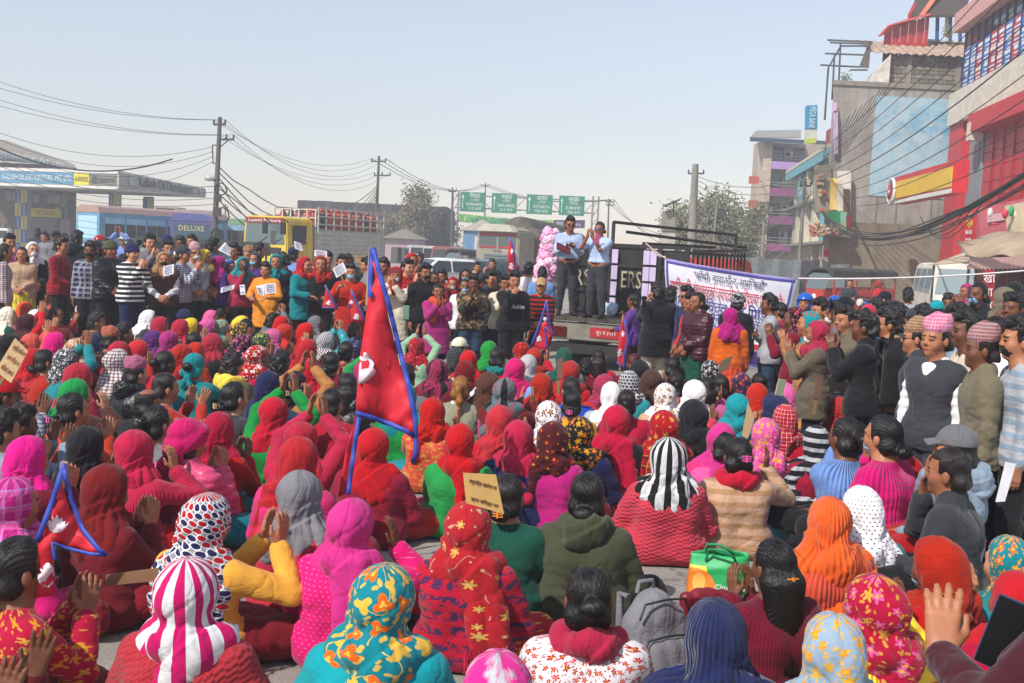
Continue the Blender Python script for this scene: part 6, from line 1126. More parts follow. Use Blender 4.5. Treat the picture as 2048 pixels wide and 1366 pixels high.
# ------------------------------------------------------------------ the crowd
FA = dict(R='red', C='scarlet', M='maroon', D='darkred', K='black', N='navy', P='pink', H='hotpink', G='magenta', T='teal', Q='turq', W='white', B='blue', L='lightblue', Y='yellow', O='orange', V='purple', E='green', F='darkgreen',
    Z='brown', S='beige', A='grey', U='mustard', I='olive', J='denim', X='darkgrey', m='mint', c='cream', r='rose', o='coral', g='gold', a='amber', l='lightgrey', i='lilac', p='peach', e='sage', t='steel', k='khaki', n='tan', w='wine', q='paleblue')
FP = dict(k='knit', r='rib', c='cable', f='floral', d='dots', s='stripe', h='hstripe', p='plaid', q='check', y='ditsy', l='leafy', e='embr', x='hex', z='zebra', o='scroll', t='tie', w='fleece', u='puff', n='satin', v='topi', b='print', g='leather', a='patch', C='camo')
PW = dict(plain='', knit='knitted', rib='ribbed', cable='cable-knit', floral='floral', dots='dotted', stripe='striped', hstripe='striped', plaid='plaid', check='checked', ditsy='small-flowered', leafy='leaf-embroidered', embr='embroidered', hex='hexagon-patterned',
    zebra='zigzag', scroll='scroll-patterned', tie='mottled', fleece='fleecy', puff='shiny quilted', satin='satin', topi='woven-patterned', print='printed', leather='leather', patch='flower-knit', camo='camouflage')
def fx(tok):
    if tok.startswith('-'): return 'plain.' + FA[tok[1]]
    return FP[tok[0]] + '.' + '.'.join(FA[c] for c in tok[1:])
HS = dict(h='hood', w='wrap', t='tail', v='veil', u='turban', b='bandana', a='shawl', T='topi', c='cap', e='beanie', m='helmet', n='neck')
HH = dict(S='short', C='crop', B='bun', P='pony', L='long', O='low', X='bald', f='fringe')
TS = dict(s='sweater', k='kurta', j='jacket', p='puffer', v='vest', h='shirt', c='coat', t='tucked', z='short')
HN = dict(hood='headscarf', wrap='wrapped headscarf', tail='headscarf with hanging tail', veil='loose headscarf', turban='head wrap', bandana='knotted headscarf', shawl='shawl over the head', topi='topi cap', cap='peaked cap', beanie='beanie', helmet='helmet', neck='neck scarf')
HRN = dict(short='short black hair', crop='cropped hair', bun='dark hair in a bun', pony='dark hair in a ponytail', long='long dark hair', low='dark hair in a low bun', bald='balding head')
PN = dict(lap='', clap='clapping', side='clapping to one side', wide='with hands apart', up='clapping overhead', hold='with one fist raised', chin='hand on chin', ear='hand beside the ear', front='hands folded in front', down='arms hanging', cross='arms crossed', phone='raising a phone', mic='speaking into a microphone', book='hands held out', fist='fist raised', film='filming by phone')
MN = dict(b='pale blue mask', k='black mask', w='white mask')
MF = dict(b='plain.sky', k='plain.black', w='plain.white')
STAGE = Vector((1.2, 18.5, 0))
PEOPLE = []; GRND = []
HAIRC = ['120d0b', '0d0b0c', '1b1210', '160c0b']
def fdesc(spec):
    p = spec.split('.'); w = PW[p[0]]; c = [cw(x) for x in p[1:]]
    if p[0] == 'camo': return 'camouflage'
    if len(c) > 1 and p[0] not in ('embr', 'patch', 'tie', 'print'): c = c[:1] if c[0] == c[1] else [c[0] + ' and ' + c[1]]
    return ' '.join(x for x in (c[0], w) if x) if p[0] in ('plain', 'knit', 'rib', 'cable', 'fleece', 'puff', 'leather', 'satin') else ' '.join(x for x in (w, c[0]) if x)
def person(px, py, kind, head, top, pose, **kw):
    """x, y: photo pixel of the top of the head"""
    x, y = px, py; i = len(PEOPLE); rs = random.Random(i * 17 + 3); K = {'s': 'sit', 'k': 'knees', 't': 'stand'}[kind]; N = NECK[sk(K)]; seed = int(kw.get('v', rs.randrange(3)))
    parts = head.split('+'); hats = [p for p in parts if '/' in p]; hairs = [p for p in parts if '/' not in p]
    cov = hats and HS[hats[0][0]] not in ('neck',)
    ztop = N[2] + ({'topi': .315, 'helmet': .315}.get(HS[hats[0][0]], .29) if cov else .278)
    sc = float(kw.get('s', 1 + rs.uniform(-.035, .035)))
    if 'd' in kw:
        p = P(x, y, float(kw['d'])); z = p.z - float(kw.get('z', 0)); sc = max(.62, min(1.16, z / ztop)); base = Vector((p.x, p.y, float(kw.get('z', 0))))
    else:
        p = PG(x, y, ztop * sc); base = Vector((p.x, p.y, 0))
    if 'y' in kw: rz = R(float(kw['y']))
    else:
        dv = STAGE - base; rz = -math.atan2(dv.x, max(dv.y, 2)) + R(rs.uniform(-16, 16))
    off = Matrix.Rotation(rz, 3, 'Z') @ Vector((0, N[1] + .02, 0)) * sc; base -= off
    r = empty('person', base, rz); wd = float(kw.get('w', 1 + rs.uniform(-.02, .04))); r.scale = (sc * wd, sc * wd, sc)
    fine = base.y < 6.2; sid = int(kw.get('k', rs.randrange(4)))
    if pose == 'lap' and K == 'sit' and base.y > 6.6 and rs.random() < (.5 if x < 1050 else .28): pose = rs.choice(['side', 'mside', 'wide', 'clap', 'ear', 'mear', 'side'] + (['up', 'mup'] if base.y > 10.5 else []))
    tst, tf = TS[top[0]], fx(top[2:]); hm = hairmat(kw.get('hc') or rs.choice(HAIRC))
    sk_i = sid if sid < 3 or rs.random() < .3 else 0
    link('body', body_mesh(K, pose, fine), [skin(sk_i), paint('8a4038', .5), hm], r)
    if tst == 'vest':
        link('shirt', sleeve_mesh(K, pose), fab(fx(kw.get('u', '-W'))), r)
    far = base.y > 8.5; tsd = 0 if far else seed
    link({'tucked': 'shirt', 'short': 'shirt', 'kurta': 'tunic'}.get(tst, tst), top_mesh(K, pose, tst, tsd, .0175 if far else .0118), fab(tf), r)
    lf = kw.get('l') or (rs.choice(['s/-M', 's/-R', 's/-D', 't/-K', 's/-T', 's/bRag', 's/-w', 's/-F']) if K != 'stand' else 't/-K')
    link({'s': 'skirt', 't': 'trousers'}[lf[0]], leg_mesh(K, {'s': 'skirt', 't': 'trousers'}[lf[0]]), fab(fx(lf[2:])), r)
    if K == 'stand' or kind == 'k': link('shoes', shoe_mesh(K), paint('141414' if kw.get('sh') else rs.choice(['1c1a19', '3a3632', 'b9b4ac', '2a2220']), .6), r)
    tl = []
    hat_desc = []
    headt = rs.uniform(-.10, .10); 
    for h in hats:
        st = HS[h[0]]; f = fx(h[2:]); m = fab(f) if st != 'helmet' else paint({'B': '1c55b0', 'K': '141417', 'X': '34363b', 'R': '9c1420'}[h[-1]], .2)
        o = link({'topi': 'topi', 'cap': 'cap', 'beanie': 'beanie', 'helmet': 'helmet', 'neck': 'scarf', 'shawl': 'shawl', 'bandana': 'headscarf', 'turban': 'headscarf'}.get(st, 'headscarf'), wear_mesh(st, seed if st not in ('topi', 'cap', 'beanie', 'helmet') else 0), m, r, loc=N)
        if st not in ('topi', 'cap', 'beanie', 'helmet', 'shawl', 'neck'): o.scale = (1 + rs.uniform(-.04, .07), 1 + rs.uniform(-.03, .06), 1 + rs.uniform(-.02, .03)); o.rotation_euler = (rs.uniform(-.05, .03), rs.uniform(-.04, .04), rs.uniform(-.14, .14))
        fd = fdesc(f); fd = f.split('.')[1] if st == 'helmet' else fd
        hat_desc.append(fd + ' ' + HN[st])
        if base.y < 5.6 and st in ('hood', 'tail', 'shawl') and kw.get('fr', 0): pass
    if not hairs: hairs = ['C'] if (hats and HS[hats[0][0]] in ('topi', 'cap', 'beanie')) else (['low'] if False else ['X' if False else 'B'] if hats and HS[hats[0][0]] in ('turban', 'bandana') else ['f'] if not (hats and HS[hats[0][0]] == 'helmet') else [])
    for h in hairs: link('hair', wear_mesh(HH[h], seed % 2), hm, r, loc=N, scale=None if not cov or h in 'BPLO' else (.98, .98, .97))
    if base.y < 8 and hairs and hairs[0] in 'BPO' and not cov: pass
    if pose.lstrip('m') in ('clap', 'side', 'wide', 'up', 'chin', 'ear') and base.y < 13 and rs.random() < .6:
        for sg, s_, e_, w_, f_, n_, c_ in arms(pose, N):
            q = e_ + (w_ - e_) * .93; mb = MB(); mb.tube([q + (u_ := unit(np.cross(w_ - e_, [0, 0, 1.0]))) * .029 * math.cos(a) + unit(np.cross(w_ - e_, u_)) * .029 * math.sin(a) for a in [k * math.pi / 6 for k in range(13)]], .005, 5); mb.build('bangle', paint(rs.choice(['b01828', 'b01828', 'c8a040', '8a2030']), .3), r)
    if kw.get('fr'):
        mb = MB(); sg = 1 if seed % 2 else -1; fr = kw['fr']
        for k in range(26):
            x0, y0, z0 = {'t': (sg * (.04 + .006 * k), -.185 - .004 * (k % 3), -.36 - .012 * (k % 2)), 'w': (-.16 + .0128 * k, -.19 + .05 * abs(k - 13) / 13, -.40)}[fr]
            mb.tube([N + V3(x0, y0, z0 + .03), N + V3(x0 + rs.uniform(-.006, .006), y0 - .004, z0 - .03), N + V3(x0 + rs.uniform(-.012, .012), y0, z0 - rs.uniform(.07, .10))], .0026, 4)
        mb.build('tassel_fringe', fab('plain.' + f.split('.')[1] if kw.get('fc') is None else 'plain.' + FA[kw['fc']]), r)
    if base.y < 10 and hairs and hairs[0] in 'BPOL' and rs.random() < .55 and not cov:
        mb = MB(); c = {'B': (.012, -.163, .18), 'O': (0, -.155, .105), 'P': (0, -.145, .185), 'L': (0, -.118, .13)}[hairs[0]]
        for k in (-1, 0, 1): mb.bar(N + V3(c[0] - .028, c[1], c[2] + .014 * k), N + V3(c[0] + .028, c[1] - .004, c[2] + .014 * k), .006)
        mb.box(*[N[i // 2] + v for i, v in enumerate((c[0] - .006, c[0] + .006, c[1] - .012, c[1] - .003, c[2] - .022, c[2] + .022))]); mb.build('hair_clip', paint(rs.choice(['c8a878', 'd0202c', 'e05aa0', 'd8d0c0', 'e08a2c']), .3), r)
    if base.y < 9 and hairs and hairs[0] in 'BPOLS' and not cov:
        mb = MB(); n_ = 26 if base.y < 6 else 12
        for k in range(n_):
            a = rs.uniform(0, 6.28); el_ = rs.uniform(-.3, 1.2); d = np.array([math.cos(a) * math.cos(el_) * .09, math.sin(a) * math.cos(el_) * .108, math.sin(el_) * .105]); p = N + V3(0, .01, .185) + d
            if d[1] > .05: continue
            t = unit(np.cross(d, [rs.uniform(-1, 1), rs.uniform(-1, 1), rs.uniform(-1, 1)])); L_ = rs.uniform(.04, .11); mb.tube([p, p + t * L_ * .5 + d * .12, p + t * L_ + d * .05 + V3(0, 0, -.015)], [.0016, .0014, .0007], 3, cap=False)
        mb.build('stray_hair', hm, r)
    if 'm' in kw: link('face_mask', wear_mesh('mask'), fab(MF[kw['m']]), r, loc=N)
    if kw.get('gl'):
        mb = MB()
        for sg in (-1, 1): mb.lathe([(.001, 0), (.021, 0), (.021, .004), (.001, .004)], n=12, M=Matrix.Translation(Vector(N) + Vector((sg * .034, .122, .153))) @ Matrix.Rotation(R(90), 4, 'X')); mb.bar(N + V3(sg * .052, .118, .157), N + V3(sg * .082, .02, .16), .005)
        mb.bar(N + V3(-.014, .124, .157), N + V3(.014, .124, .157), .005); mb.build('sunglasses', glass({'b': '28508a'}.get(kw['gl'], '101114'), .1), r)
    if kw.get('sh'):
        mb = MB(); mb.tube([N + V3(.178 * math.cos(a), -.012 + .118 * math.sin(a), -.43) for a in [k * math.pi / 10 for k in range(21)]], .017, 6); mb.build('belt', paint('3a1416', .4), r)
    if kw.get('hd'): link('hood', wear_mesh('hoodie', seed % 2), fab(fx(kw['hd']) if len(kw['hd']) > 1 else tf), r, loc=N)
    desc = dict(hat=' and '.join(hat_desc) if hat_desc else HRN[HH[hairs[0]]], top=fdesc(tf) + ' ' + {'kurta': 'tunic', 'puffer': 'puffer jacket'}.get(tst, tst), act=kw.get('act') or PN[pose] if pose in PN else PN[pose[1:]], kind={'s': 'seated', 'k': 'seated', 't': 'standing'}[kind], mask=MN.get(kw.get('m')), where=kw.get('where'), lab=kw.get('lab'))
    desc['where'] = (desc['where'] or '').replace('_', ' '); desc['act'] = desc['act'].replace('_', ' '); desc['lab'] = (desc['lab'] or '').replace('_', ' ')
    r['category'] = 'person'; r['group'] = 'people seated on the road' if kind != 't' else 'people standing round the rally'
    PEOPLE.append((r, base.copy(), desc, (x, y), rz, sc * wd)); return r
ROWS = '''
272 858 s t/-R s/kR ear fr=t l=s/-R y=-20 w=1.03
383 1114 s w/sHW s/cC lap y=-6 v=1 w=1.04 where=at_front_left
415 986 s v/xWRN s/-a side y=-24 l=s/-M v=1
604 944 s h/-A s/-C lap y=-22 l=s/-M w=1.02 v=0
703 995 s t/-H k/dHP ear y=-14 w=1.03 v=1
764 1130 s w/lTOg s/-Q lap y=-4 w=1.04 l=s/-C
940 1005 s t/eRgg s/aRN lap fr=t y=-8 w=1.02 v=1
1017 950 s O s/-F lap y=-15 l=s/-F
1177 946 s O s/wI lap y=-10 w=1.03 l=t/-K hd=-
1180 1137 s B+n/-R s/yWrR lap y=-2 w=1.02 where=at_front_centre
1004 1300 s w/tHl s/-H lap y=0 where=cut_off_by_the_bottom_edge
1551 1080 s L s/kM clap y=22 m=b
1660 994 s a/rO s/rO lap y=8 v=1 w=1.00
1727 975 s v/dWN s/-T lap y=10
1433 1198 s a/rN s/-N lap fr=w y=5 v=2 w=1.03
1670 1227 s a/ftag s/-K lap fr=w fc=n y=4 v=0 w=1.00
1753 1147 s w/fRPg s/rY side y=12 w=1.03 v=1
1881 1075 s w/-R s/-R lap y=30 m=b w=1.03 v=2
2034 1140 s h/-R s/-R lap y=10 v=0
2021 1070 s v/fTOa s/-T clap y=24
1814 911 s w/-R k/fMBC lap y=6 w=1.03 v=0
29 952 s h/pGPi s/-H lap y=-38 v=1
38 1077 s O k/bRag clap y=-42 w=1.03 v=0
58 873 s h/-H s/-M clap y=-30 v=2
176 853 s v/-K s/-I clap y=-25 l=s/-R
378 841 s u/-H+O p/ur clap y=-26 w=1.03
442 825 s h/-R s/-R clap y=-22
469 765 s O s/kX clap y=-38 l=s/-M
593 743 s O s/kU up y=-14 w=1.04 v=1
599 875 s t/-R s/-H lap fr=t y=-18 w=1.02
605 842 s h/-R s/-R up y=-12
749 856 s h/-R s/-D lap y=-8 w=1.04 v=1 lab=person_in_red_hood_and_dark_red_sweater_seated_under_the_big_flag hairp=1
867 794 s w/-R k/fOag lap y=-6 v=2
923 848 s t/-R s/-E book y=-4
923 753 s P v/-e lap y=-6 u=-W hc=8a5a20 w=1.03
1002 812 s t/-C s/-R lap y=-4
1037 841 s w/-R s/-N hold y=-4 v=0 w=1.02
1011 756 s w/oTRK s/-M lap
1031 715 s h/-H s/-L lap w=1.03
1058 709 s v/zWK s/-M lap
976 743 s h/-Z s/-P lap
996 696 s C+n/-T s/cR lap
1099 802 s h/fWMM s/-M lap
1105 845 s w/fwRM s/kG lap
1143 755 s B s/-B lap
1146 780 s O s/-a lap
1163 835 s w/fKOa s/-N lap w=1.03 v=1
1222 765 s v/-W k/-l lap w=1.02
1233 810 s t/-R s/-K lap
1210 749 s w/qRMP s/-R lap
1304 739 s h/-Z s/-p wide
1332 768 s w/fWMn s/-S lap
1329 821 s t/eRgg s/pRKa lap v=1 w=1.02
1338 875 s h/sKW s/cr lap w=1.04 l=s/-P
1414 755 s L k/-P wide
1387 761 s h/-W s/-P clap
1352 745 s P s/-R lap
1443 750 s O s/-M clap
1443 845 s h/-H s/-H lap
1449 863 s C s/-P lap
1478 876 s B+n/-R k/hSn side w=1.04 l=s/-T
1475 788 s w/-Q s/kr wide
1531 838 s v/fPHg s/-R clap
1516 767 s w/-R s/-R clap
1551 785 s h/-N s/-G clap
1570 807 s t/qRCW s/-R lap
1572 769 s h/tPY s/-a lap
1575 753 s h/-P s/-G lap
1601 759 s O s/-V hold hc=3a0d12
1633 851 s a/hKlW s/-D side l=s/-D fr=w fc=W
1695 835 s P s/rL lap d=6.9 z=.1 w=1.02
1680 794 s h/qDRR s/-B lap
1674 783 s w/bKtW s/-V hold
1683 762 s w/yWrE s/-R wide
1770 832 s O s/rH chin y=40 d=6.3 z=.24 m=b w=1.03
1914 853 s c/-A s/-t chin y=60 hd=- d=5.9 z=.25
1899 897 s C j/-X chin y=55 w=.95 d=5.35 z=.24
2046 868 s h/-R s/-R lap y=20
2041 935 s S s/-K hold y=60 m=b
5 823 s S s/-t clap y=-40
12 756 s c/-R s/qlNN wide y=-60 m=b
146 787 s O s/-C clap y=-40 w=1.03
155 756 s v/-E s/-Z lap y=-30 l=s/-F
316 812 s P s/-A wide y=-30
296 778 s X j/-K lap y=-30
331 747 s C h/-C wide y=-50 l=t/-J
272 714 s T/vPAM j/uK lap y=-35 hd=-
160 727 s h/-R s/-R lap y=-35
237 699 s h/qWMM s/-I lap
90 700 s O s/-R clap y=-42 w=1.03
135 695 s w/bXlW s/-T up y=-42
67 695 s t/-R s/-R clap
64 668 s h/-o s/-o lap
20 668 s h/-K s/-M clap
155 677 s w/fnMW s/-M clap
114 665 s h/-H s/-R clap y=-40
129 655 s h/-M s/-P clap
222 654 s T/vMRn s/-K lap
246 648 s S j/-X clap
240 683 s h/-R s/-R side
281 679 s h/-C s/-R clap y=-50
331 702 s B s/-R clap y=-35
366 687 s w/-R s/-R lap
390 706 s b/-T s/-T lap v=1 y=-15
390 665 s O s/-M side y=-30
428 667 s w/-R s/-K lap
463 709 s S j/-I lap hd=-Y w=1.05 y=-15
310 660 s w/bVGM s/-G clap
340 660 s h/-G s/-Q wide
322 633 s h/-R s/-R lap
363 638 s h/-R s/-R lap
384 635 s h/-Y s/-U clap
370 620 s e/-N j/-K lap
419 636 s h/-P s/-H clap
445 639 s w/lQgg j/-I clap y=-50
486 645 s w/bKgg s/-K side
439 620 s S j/-X lap y=-50
424 621 s h/-P s/-R clap
489 668 s w/fKGP s/-K side
18 614 s v/-c s/-F clap
56 627 s h/-w s/-R up y=-50 m=w
53 604 s w/tOC s/-R clap y=-60
50 578 s h/fORg s/-p clap y=-100 m=b
92 579 s L s/-S lap y=-150
126 581 s S s/-o clap y=-150 m=k
173 578 s S s/-M clap y=-100
195 600 s e/hBY s/-M lap y=-60 s=.85
220 601 s h/-R s/-C clap y=-100 m=w
265 600 s O+n/-R s/-c clap y=-80
170 605 s w/fWRP s/-M clap
202 589 s c/-Z j/-K clap
305 595 s c/-M v/-M wide y=-80 u=-W
328 608 s c/-K j/-K lap
384 598 s h/-P s/-P clap y=-60
419 586 s u/-R s/-R wide y=-120
457 588 s h/-F s/-R clap y=-130
495 602 s v/-W s/-R lap
388 580 s L s/-M clap y=-150
502 586 s h/fRFW s/-M lap m=b y=-140
535 585 s h/-B s/-M lap y=-150
520 607 s w/pNRR s/-N lap
546 600 s O s/-X lap
570 616 s c/-K j/-K lap
582 602 s S s/-M lap
631 608 s S s/-X up
652 616 s h/-R s/-R lap
655 622 s c/-N s/-Q up
634 632 s h/-A s/-A clap
688 632 s h/-R s/-R lap
655 665 s w/zKW p/uQ up
710 645 s O p/uN clap y=-50
564 632 s t/-R s/-R clap
570 648 s h/-C s/-R side
549 657 s h/-P s/-R clap y=-45
544 629 s S j/-A lap y=-40
526 665 s w/bFKg s/-Z clap
494 638 s O s/-P clap y=-40
517 690 s w/fRFW h/-R lap
561 705 s S j/-K lap
618 677 s t/-R s/-R clap
623 720 s h/-R s/-G lap
540 743 s h/-N s/-J lap
664 704 s O s/-M clap
693 683 s B k/bZPr lap
696 747 s L+n/zAK j/gK lap
866 660 s c/-A j/-X lap
833 674 s h/eRKK h/-m up y=-5 w=1.03
875 718 s w/oMGK s/-M clap
920 676 s c/-c s/-A clap
911 695 s h/dKl s/-K lap
979 682 s v/-E s/-E lap
938 700 s h/-R s/-R lap
932 721 s w/-M s/-W lap
1046 683 s h/fRCM s/-R lap
1069 695 s w/bRMM s/-M lap
1131 696 s v/-F s/-A lap
1140 721 s w/-R s/-R lap
1172 720 s S s/-M lap s=.85
1198 699 s L s/-R lap y=0
1269 708 s C s/-M lap hc=4a1015
1282 720 s h/-K s/-X clap
1346 714 s O s/-K clap
1421 721 s h/fKlW s/-K lap
1483 745 s w/fNOR s/-N lap
1519 747 s O s/-R clap
1085 745 s h/-R s/-R lap
1390 800 s w/-K s/-M lap
40 815 s S s/-t wide y=-45
215 930 s h/-M s/-M clap y=-30
812 735 s S j/-A lap
770 700 s h/-R s/-R lap
1255 780 s P s/-R lap
1260 742 s w/xWKK s/-Q lap
10 488 t L h/qMWA down d=15.5 y=-60
19 470 t S h/-P clap d=18 y=-130
44 494 t L s/-S front d=17 y=-165 l=s/-Y
66 483 t h/-W s/-K front d=17.5 y=-140 m=w
123 476 t S h/pMRK front d=17 y=-95
154 464 t S j/-K down d=19 y=-10 hd=-
181 485 t S h/pNlA down d=16.5 y=-170 m=k
221 482 t e/-I p/uK front d=16.5 y=-130
265 488 t e/-N s/hKW clap d=16.2 y=-120 l=t/-N
300 470 t S j/-A clap d=18.5 y=-140
328 502 t h/-n v/-Z front d=16.4 y=-160 m=k
366 492 t c/-X h/qNWL clap d=16.8 y=-95
390 485 t T/vPRW h/-l front d=17.2 y=-140 m=w
337 482 t S j/-X clap d=18.4 y=-150 m=b
410 498 t w/-Y s/-U front d=17.4 y=-100
425 478 t S j/-J down d=19 y=-40
440 511 t h/-G s/-V down d=17.6 y=-40
460 520 t w/-B s/-B front d=17.8 y=-120
486 514 t h/-Q s/-R mic d=17.3 y=-150 act=speaking_into_a_microphone
510 503 t v/-X s/-V down d=18 y=170 m=b
517 488 t S h/-K down d=19.5 y=-60
532 526 t S k/-a lap d=16.9 y=170
552 508 t h/-T s/-K front d=17.6 y=-170
567 507 t S h/-J front d=17.8 y=80
587 495 t c/-N h/-L down d=20 y=-10 l=t/-N where=beside_the_yellow_truck
611 514 t w/tRO a/-T lap d=16.6 y=-120
642 511 t h/-R s/-K down d=16.6 y=-170
655 505 t S h/-K clap d=18 y=-160
684 511 t S j/-A clap d=18.4 y=-160 m=b
697 511 t S j/-X down d=18.6 y=170 m=b
702 529 t S k/-R hold d=15.8 y=-170 m=b
734 517 t S j/-A hold d=17.4 y=100
769 518 t S h/-k down d=17 y=160
792 533 t h/-R k/-c phone d=15.5 y=-175 m=w
815 520 t S s/-R clap d=16.8 y=-130
825 505 t h/-R h/-D clap d=18 y=-150
851 529 t S j/-K down d=15.5 y=-150 m=k
869 543 t L s/-C clap d=16 y=-150
877 568 t n/-O+C k/-G clap d=14.4 y=-165 act=shouting_and_clapping w=1.02
906 553 t h/-R s/-R chin d=16.3 y=175 m=w
930 558 t L s/-W down d=15.6 y=-170 m=b
932 536 t h/-K s/-X down d=17.4 y=180 m=b
947 551 t S j/CnIKk clap d=15.2 y=-170 l=t/-J w=1.02
960 545 t S s/-c down d=16.4 y=-150
983 544 t S j/-X fist d=15.8 y=-140
1010 552 t S s/-c clap d=15.6 y=-160
1029 545 t S s/-K mic d=14.8 y=-165 w=1.02
1083 556 t c/-n s/hKRW front d=15.4 y=175
885 540 t S s/-R down d=18 y=160
954 525 t S j/-n down d=26 y=-150
985 519 t S j/-K down d=27 y=160
1058 527 t S s/-W down d=20 y=-20
1072 530 t S s/-Y down d=22 y=10
1085 536 t S s/-L down d=19 y=0
1030 528 t c/-R s/-R down d=21 y=150
1141 435 t S t/-q book sh=1 gl=d gl=1 d=17.9 y=-175 z=.87 l=t/-X lab=person_in_pale_blue_shirt_and_sunglasses_holding_red_book_on_truck_bed
1200 444 t C z/-q phone sh=1 gl=b d=17.5 y=150 z=.87 l=t/-X lab=person_in_pale_short_shirt_and_black_boots_filming_from_the_truck_bed
1267 588 t C s/-V hold d=14.6 y=60 w=.95
1316 567 t S c/wK phone d=13.6 y=20 l=t/-c
1342 576 t S j/-N down d=14 y=-30
1376 575 t S j/-N down gl=d d=13.2 y=110
1384 590 t S s/-C front d=12.8 y=110
1396 585 t O p/uw front d=12.4 y=120 l=s/-F
1463 615 t h/-G k/-O down d=12 y=-10 l=s/-O
1477 587 t e/CAlKX s/-K down d=13.5 y=-30
1540 590 t S h/-l cross d=12.3 y=82 l=t/-J
1560 605 t B s/-D down d=13 y=60
1589 614 t v/fKRH s/-M clap d=10.6 y=70
1618 623 t v/fQRQ s/-U clap d=10 y=78
1633 641 t w/-R c/-k clap d=9.2 y=72 m=w
1643 600 t S s/-X phone d=10.8 y=100 m=w
1694 616 t S j/-k phone d=9.6 y=110
1672 606 t S s/-A down d=10.6 y=90 m=w
1732 625 t S j/-K clap d=8.3 y=62 l=t/-N w=1.02 lab=person_in_black_jacket_wearing_a_big_black_backpack_and_clapping
1779 620 t S j/-n down gl=d d=8.6 y=75
1835 636 t T/vZSn j/-X down d=7.6 y=70 w=.94 gl=d
1876 630 t T/vPWr v/-X down d=6.7 y=120 u=-W w=.95 l=t/-X
1914 628 t C h/-t down d=7.8 y=80
1937 628 t S h/-c down d=7.3 y=85
1967 648 t T/vRWK j/-k down d=6.3 y=78 w=.94
1990 634 t L h/-W down d=7.2 y=100
2042 640 t S h/hlt down d=6.2 y=80 m=k w=.93
2030 590 t S h/-k chin d=10 y=120
1958 566 t O j/-K phone d=12 y=120 m=b
1899 590 t S j/-R down d=14 y=150
1874 602 t c/-Q s/-P down d=12.5 y=0
1817 578 t S s/-l down d=17 y=-10
1770 583 t c/-K j/-N down d=16 y=60
1756 562 t b/-R k/-C front d=33 y=90
1738 610 t c/-R s/-Q down d=11 y=-20
1791 604 t e/-K j/-K down d=12.5 y=-10
1829 617 t c/-X j/-X down d=11 y=-10
1850 612 t S j/-K down d=10.5 y=20
1611 586 t m/-B j/-R down d=14.5 y=150
1671 592 t m/-B j/-N down d=14 y=170
1690 594 t c/-K j/-K down d=12 y=40
1700 560 t O s/-X lap d=32 y=170
1645 549 t S s/-E down d=38 y=80
1934 568 t h/-G j/-A down d=18 y=100
2010 575 t h/-k s/-k down d=11 y=30
2030 565 t c/-K s/hRWW down d=13 y=-30
1755 598 t S j/-A down d=13 y=40
1803 612 t S s/-M down d=11.5 y=60
1922 612 t S s/-D down d=9 y=90
2010 660 t S s/-A down d=8 y=70
90 465 t S s/-A down d=30 y=160
75 458 t S j/-X down d=34 y=20
112 462 t c/-K j/-A down d=28 y=150
130 468 t S h/-R down d=30 y=200
200 470 t m/-R j/-K down d=22 y=160
193 482 t m/-K j/-K down d=20 y=170
215 477 t m/-K s/-R down d=21 y=150
248 468 t c/-W h/-L up d=26 y=170
258 478 t m/-X j/-K down d=22 y=160
335 470 t c/-N j/-N down d=24 y=160
362 474 t S h/-W down d=22 y=170
385 470 t S j/-X down d=24 y=150
480 492 t m/-K j/-X down d=20 y=160
470 488 t S h/-Y down d=19 y=160
497 492 t T/vnZn j/-A down d=19 y=170
838 502 t m/-X j/-A down d=26 y=180 where=riding_past_the_white_car
'''
def crowd():
    for ln in ROWS.strip().split('\n'):
        t = ln.split(); top = t[4]
        if top.startswith('a/'): top = 'c' + top[1:]
        person(float(t[0]), float(t[1]), t[2], t[3], top, t[5], **dict(q.split('=', 1) for q in t[6:] if '=' in q))
    n0 = len(PEOPLE)
    # further seated people between those picked out above
    rs = random.Random(12); poly = [(0, 640), (0, 600), (150, 590), (480, 596), (640, 622), (820, 690), (980, 712), (1240, 735), (1500, 762), (1660, 800), (1700, 840), (1560, 850), (1350, 850), (1120, 860), (700, 880), (330, 900), (150, 900), (0, 880)]
    def inside(x, y):
        c = False
        for i in range(len(poly)):
            (x0, y0), (x1, y1) = poly[i], poly[i - 1]
            if (y0 > y) != (y1 > y) and x < (x1 - x0) * (y - y0) / (y1 - y0) + x0: c = not c
        return c
    heads = ['h/-R', 'h/-R', 'w/-R', 't/-R', 'h/-C', 'h/-D', 'h/-H', 'w/-G', 'h/-T', 'h/-F', 'O', 'S', 'B', 'O', 'w/fRPg', 'h/-P', 'w/bKgg', 'c/-K', 'h/-N', 'v/-W', 'w/qRMP', 'h/-Y', 'T/vPAM', 'h/-V', 'w/fMRn']
    tops = ['s/-R', 's/-R', 's/kD', 's/-M', 's/-H', 's/-N', 's/-T', 'j/-X', 's/kU', 's/-P', 's/-E', 's/-V', 'j/-K', 's/-C']
    tries = 0
    while len(PEOPLE) < MAXP and tries < 6000:
        tries += 1; x, y = rs.uniform(0, 1700), 590 + (rs.random() ** 1.6) * 370
        if not inside(x, y): continue
        p = PG(x, y, .77)
        if min((p.xy - q[1].xy).length for q in PEOPLE) < (.60 if p.y < 10 else .50): continue
        person(x, y, 's', rs.choice(heads), rs.choice(tops), rs.choice(['lap', 'up', 'clap', 'side', 'wide', 'mside', 'mup', 'hold']))
MAXP = 326
crowd()
_o = person(60, 1500, 's', 'h/-R', 's/-M', 'wide', y=-80, lab='person_mostly_out_of_frame_clapping_with_both_hands_at_the_lower_left'); _o.location = (-1.80, 3.15, 0)
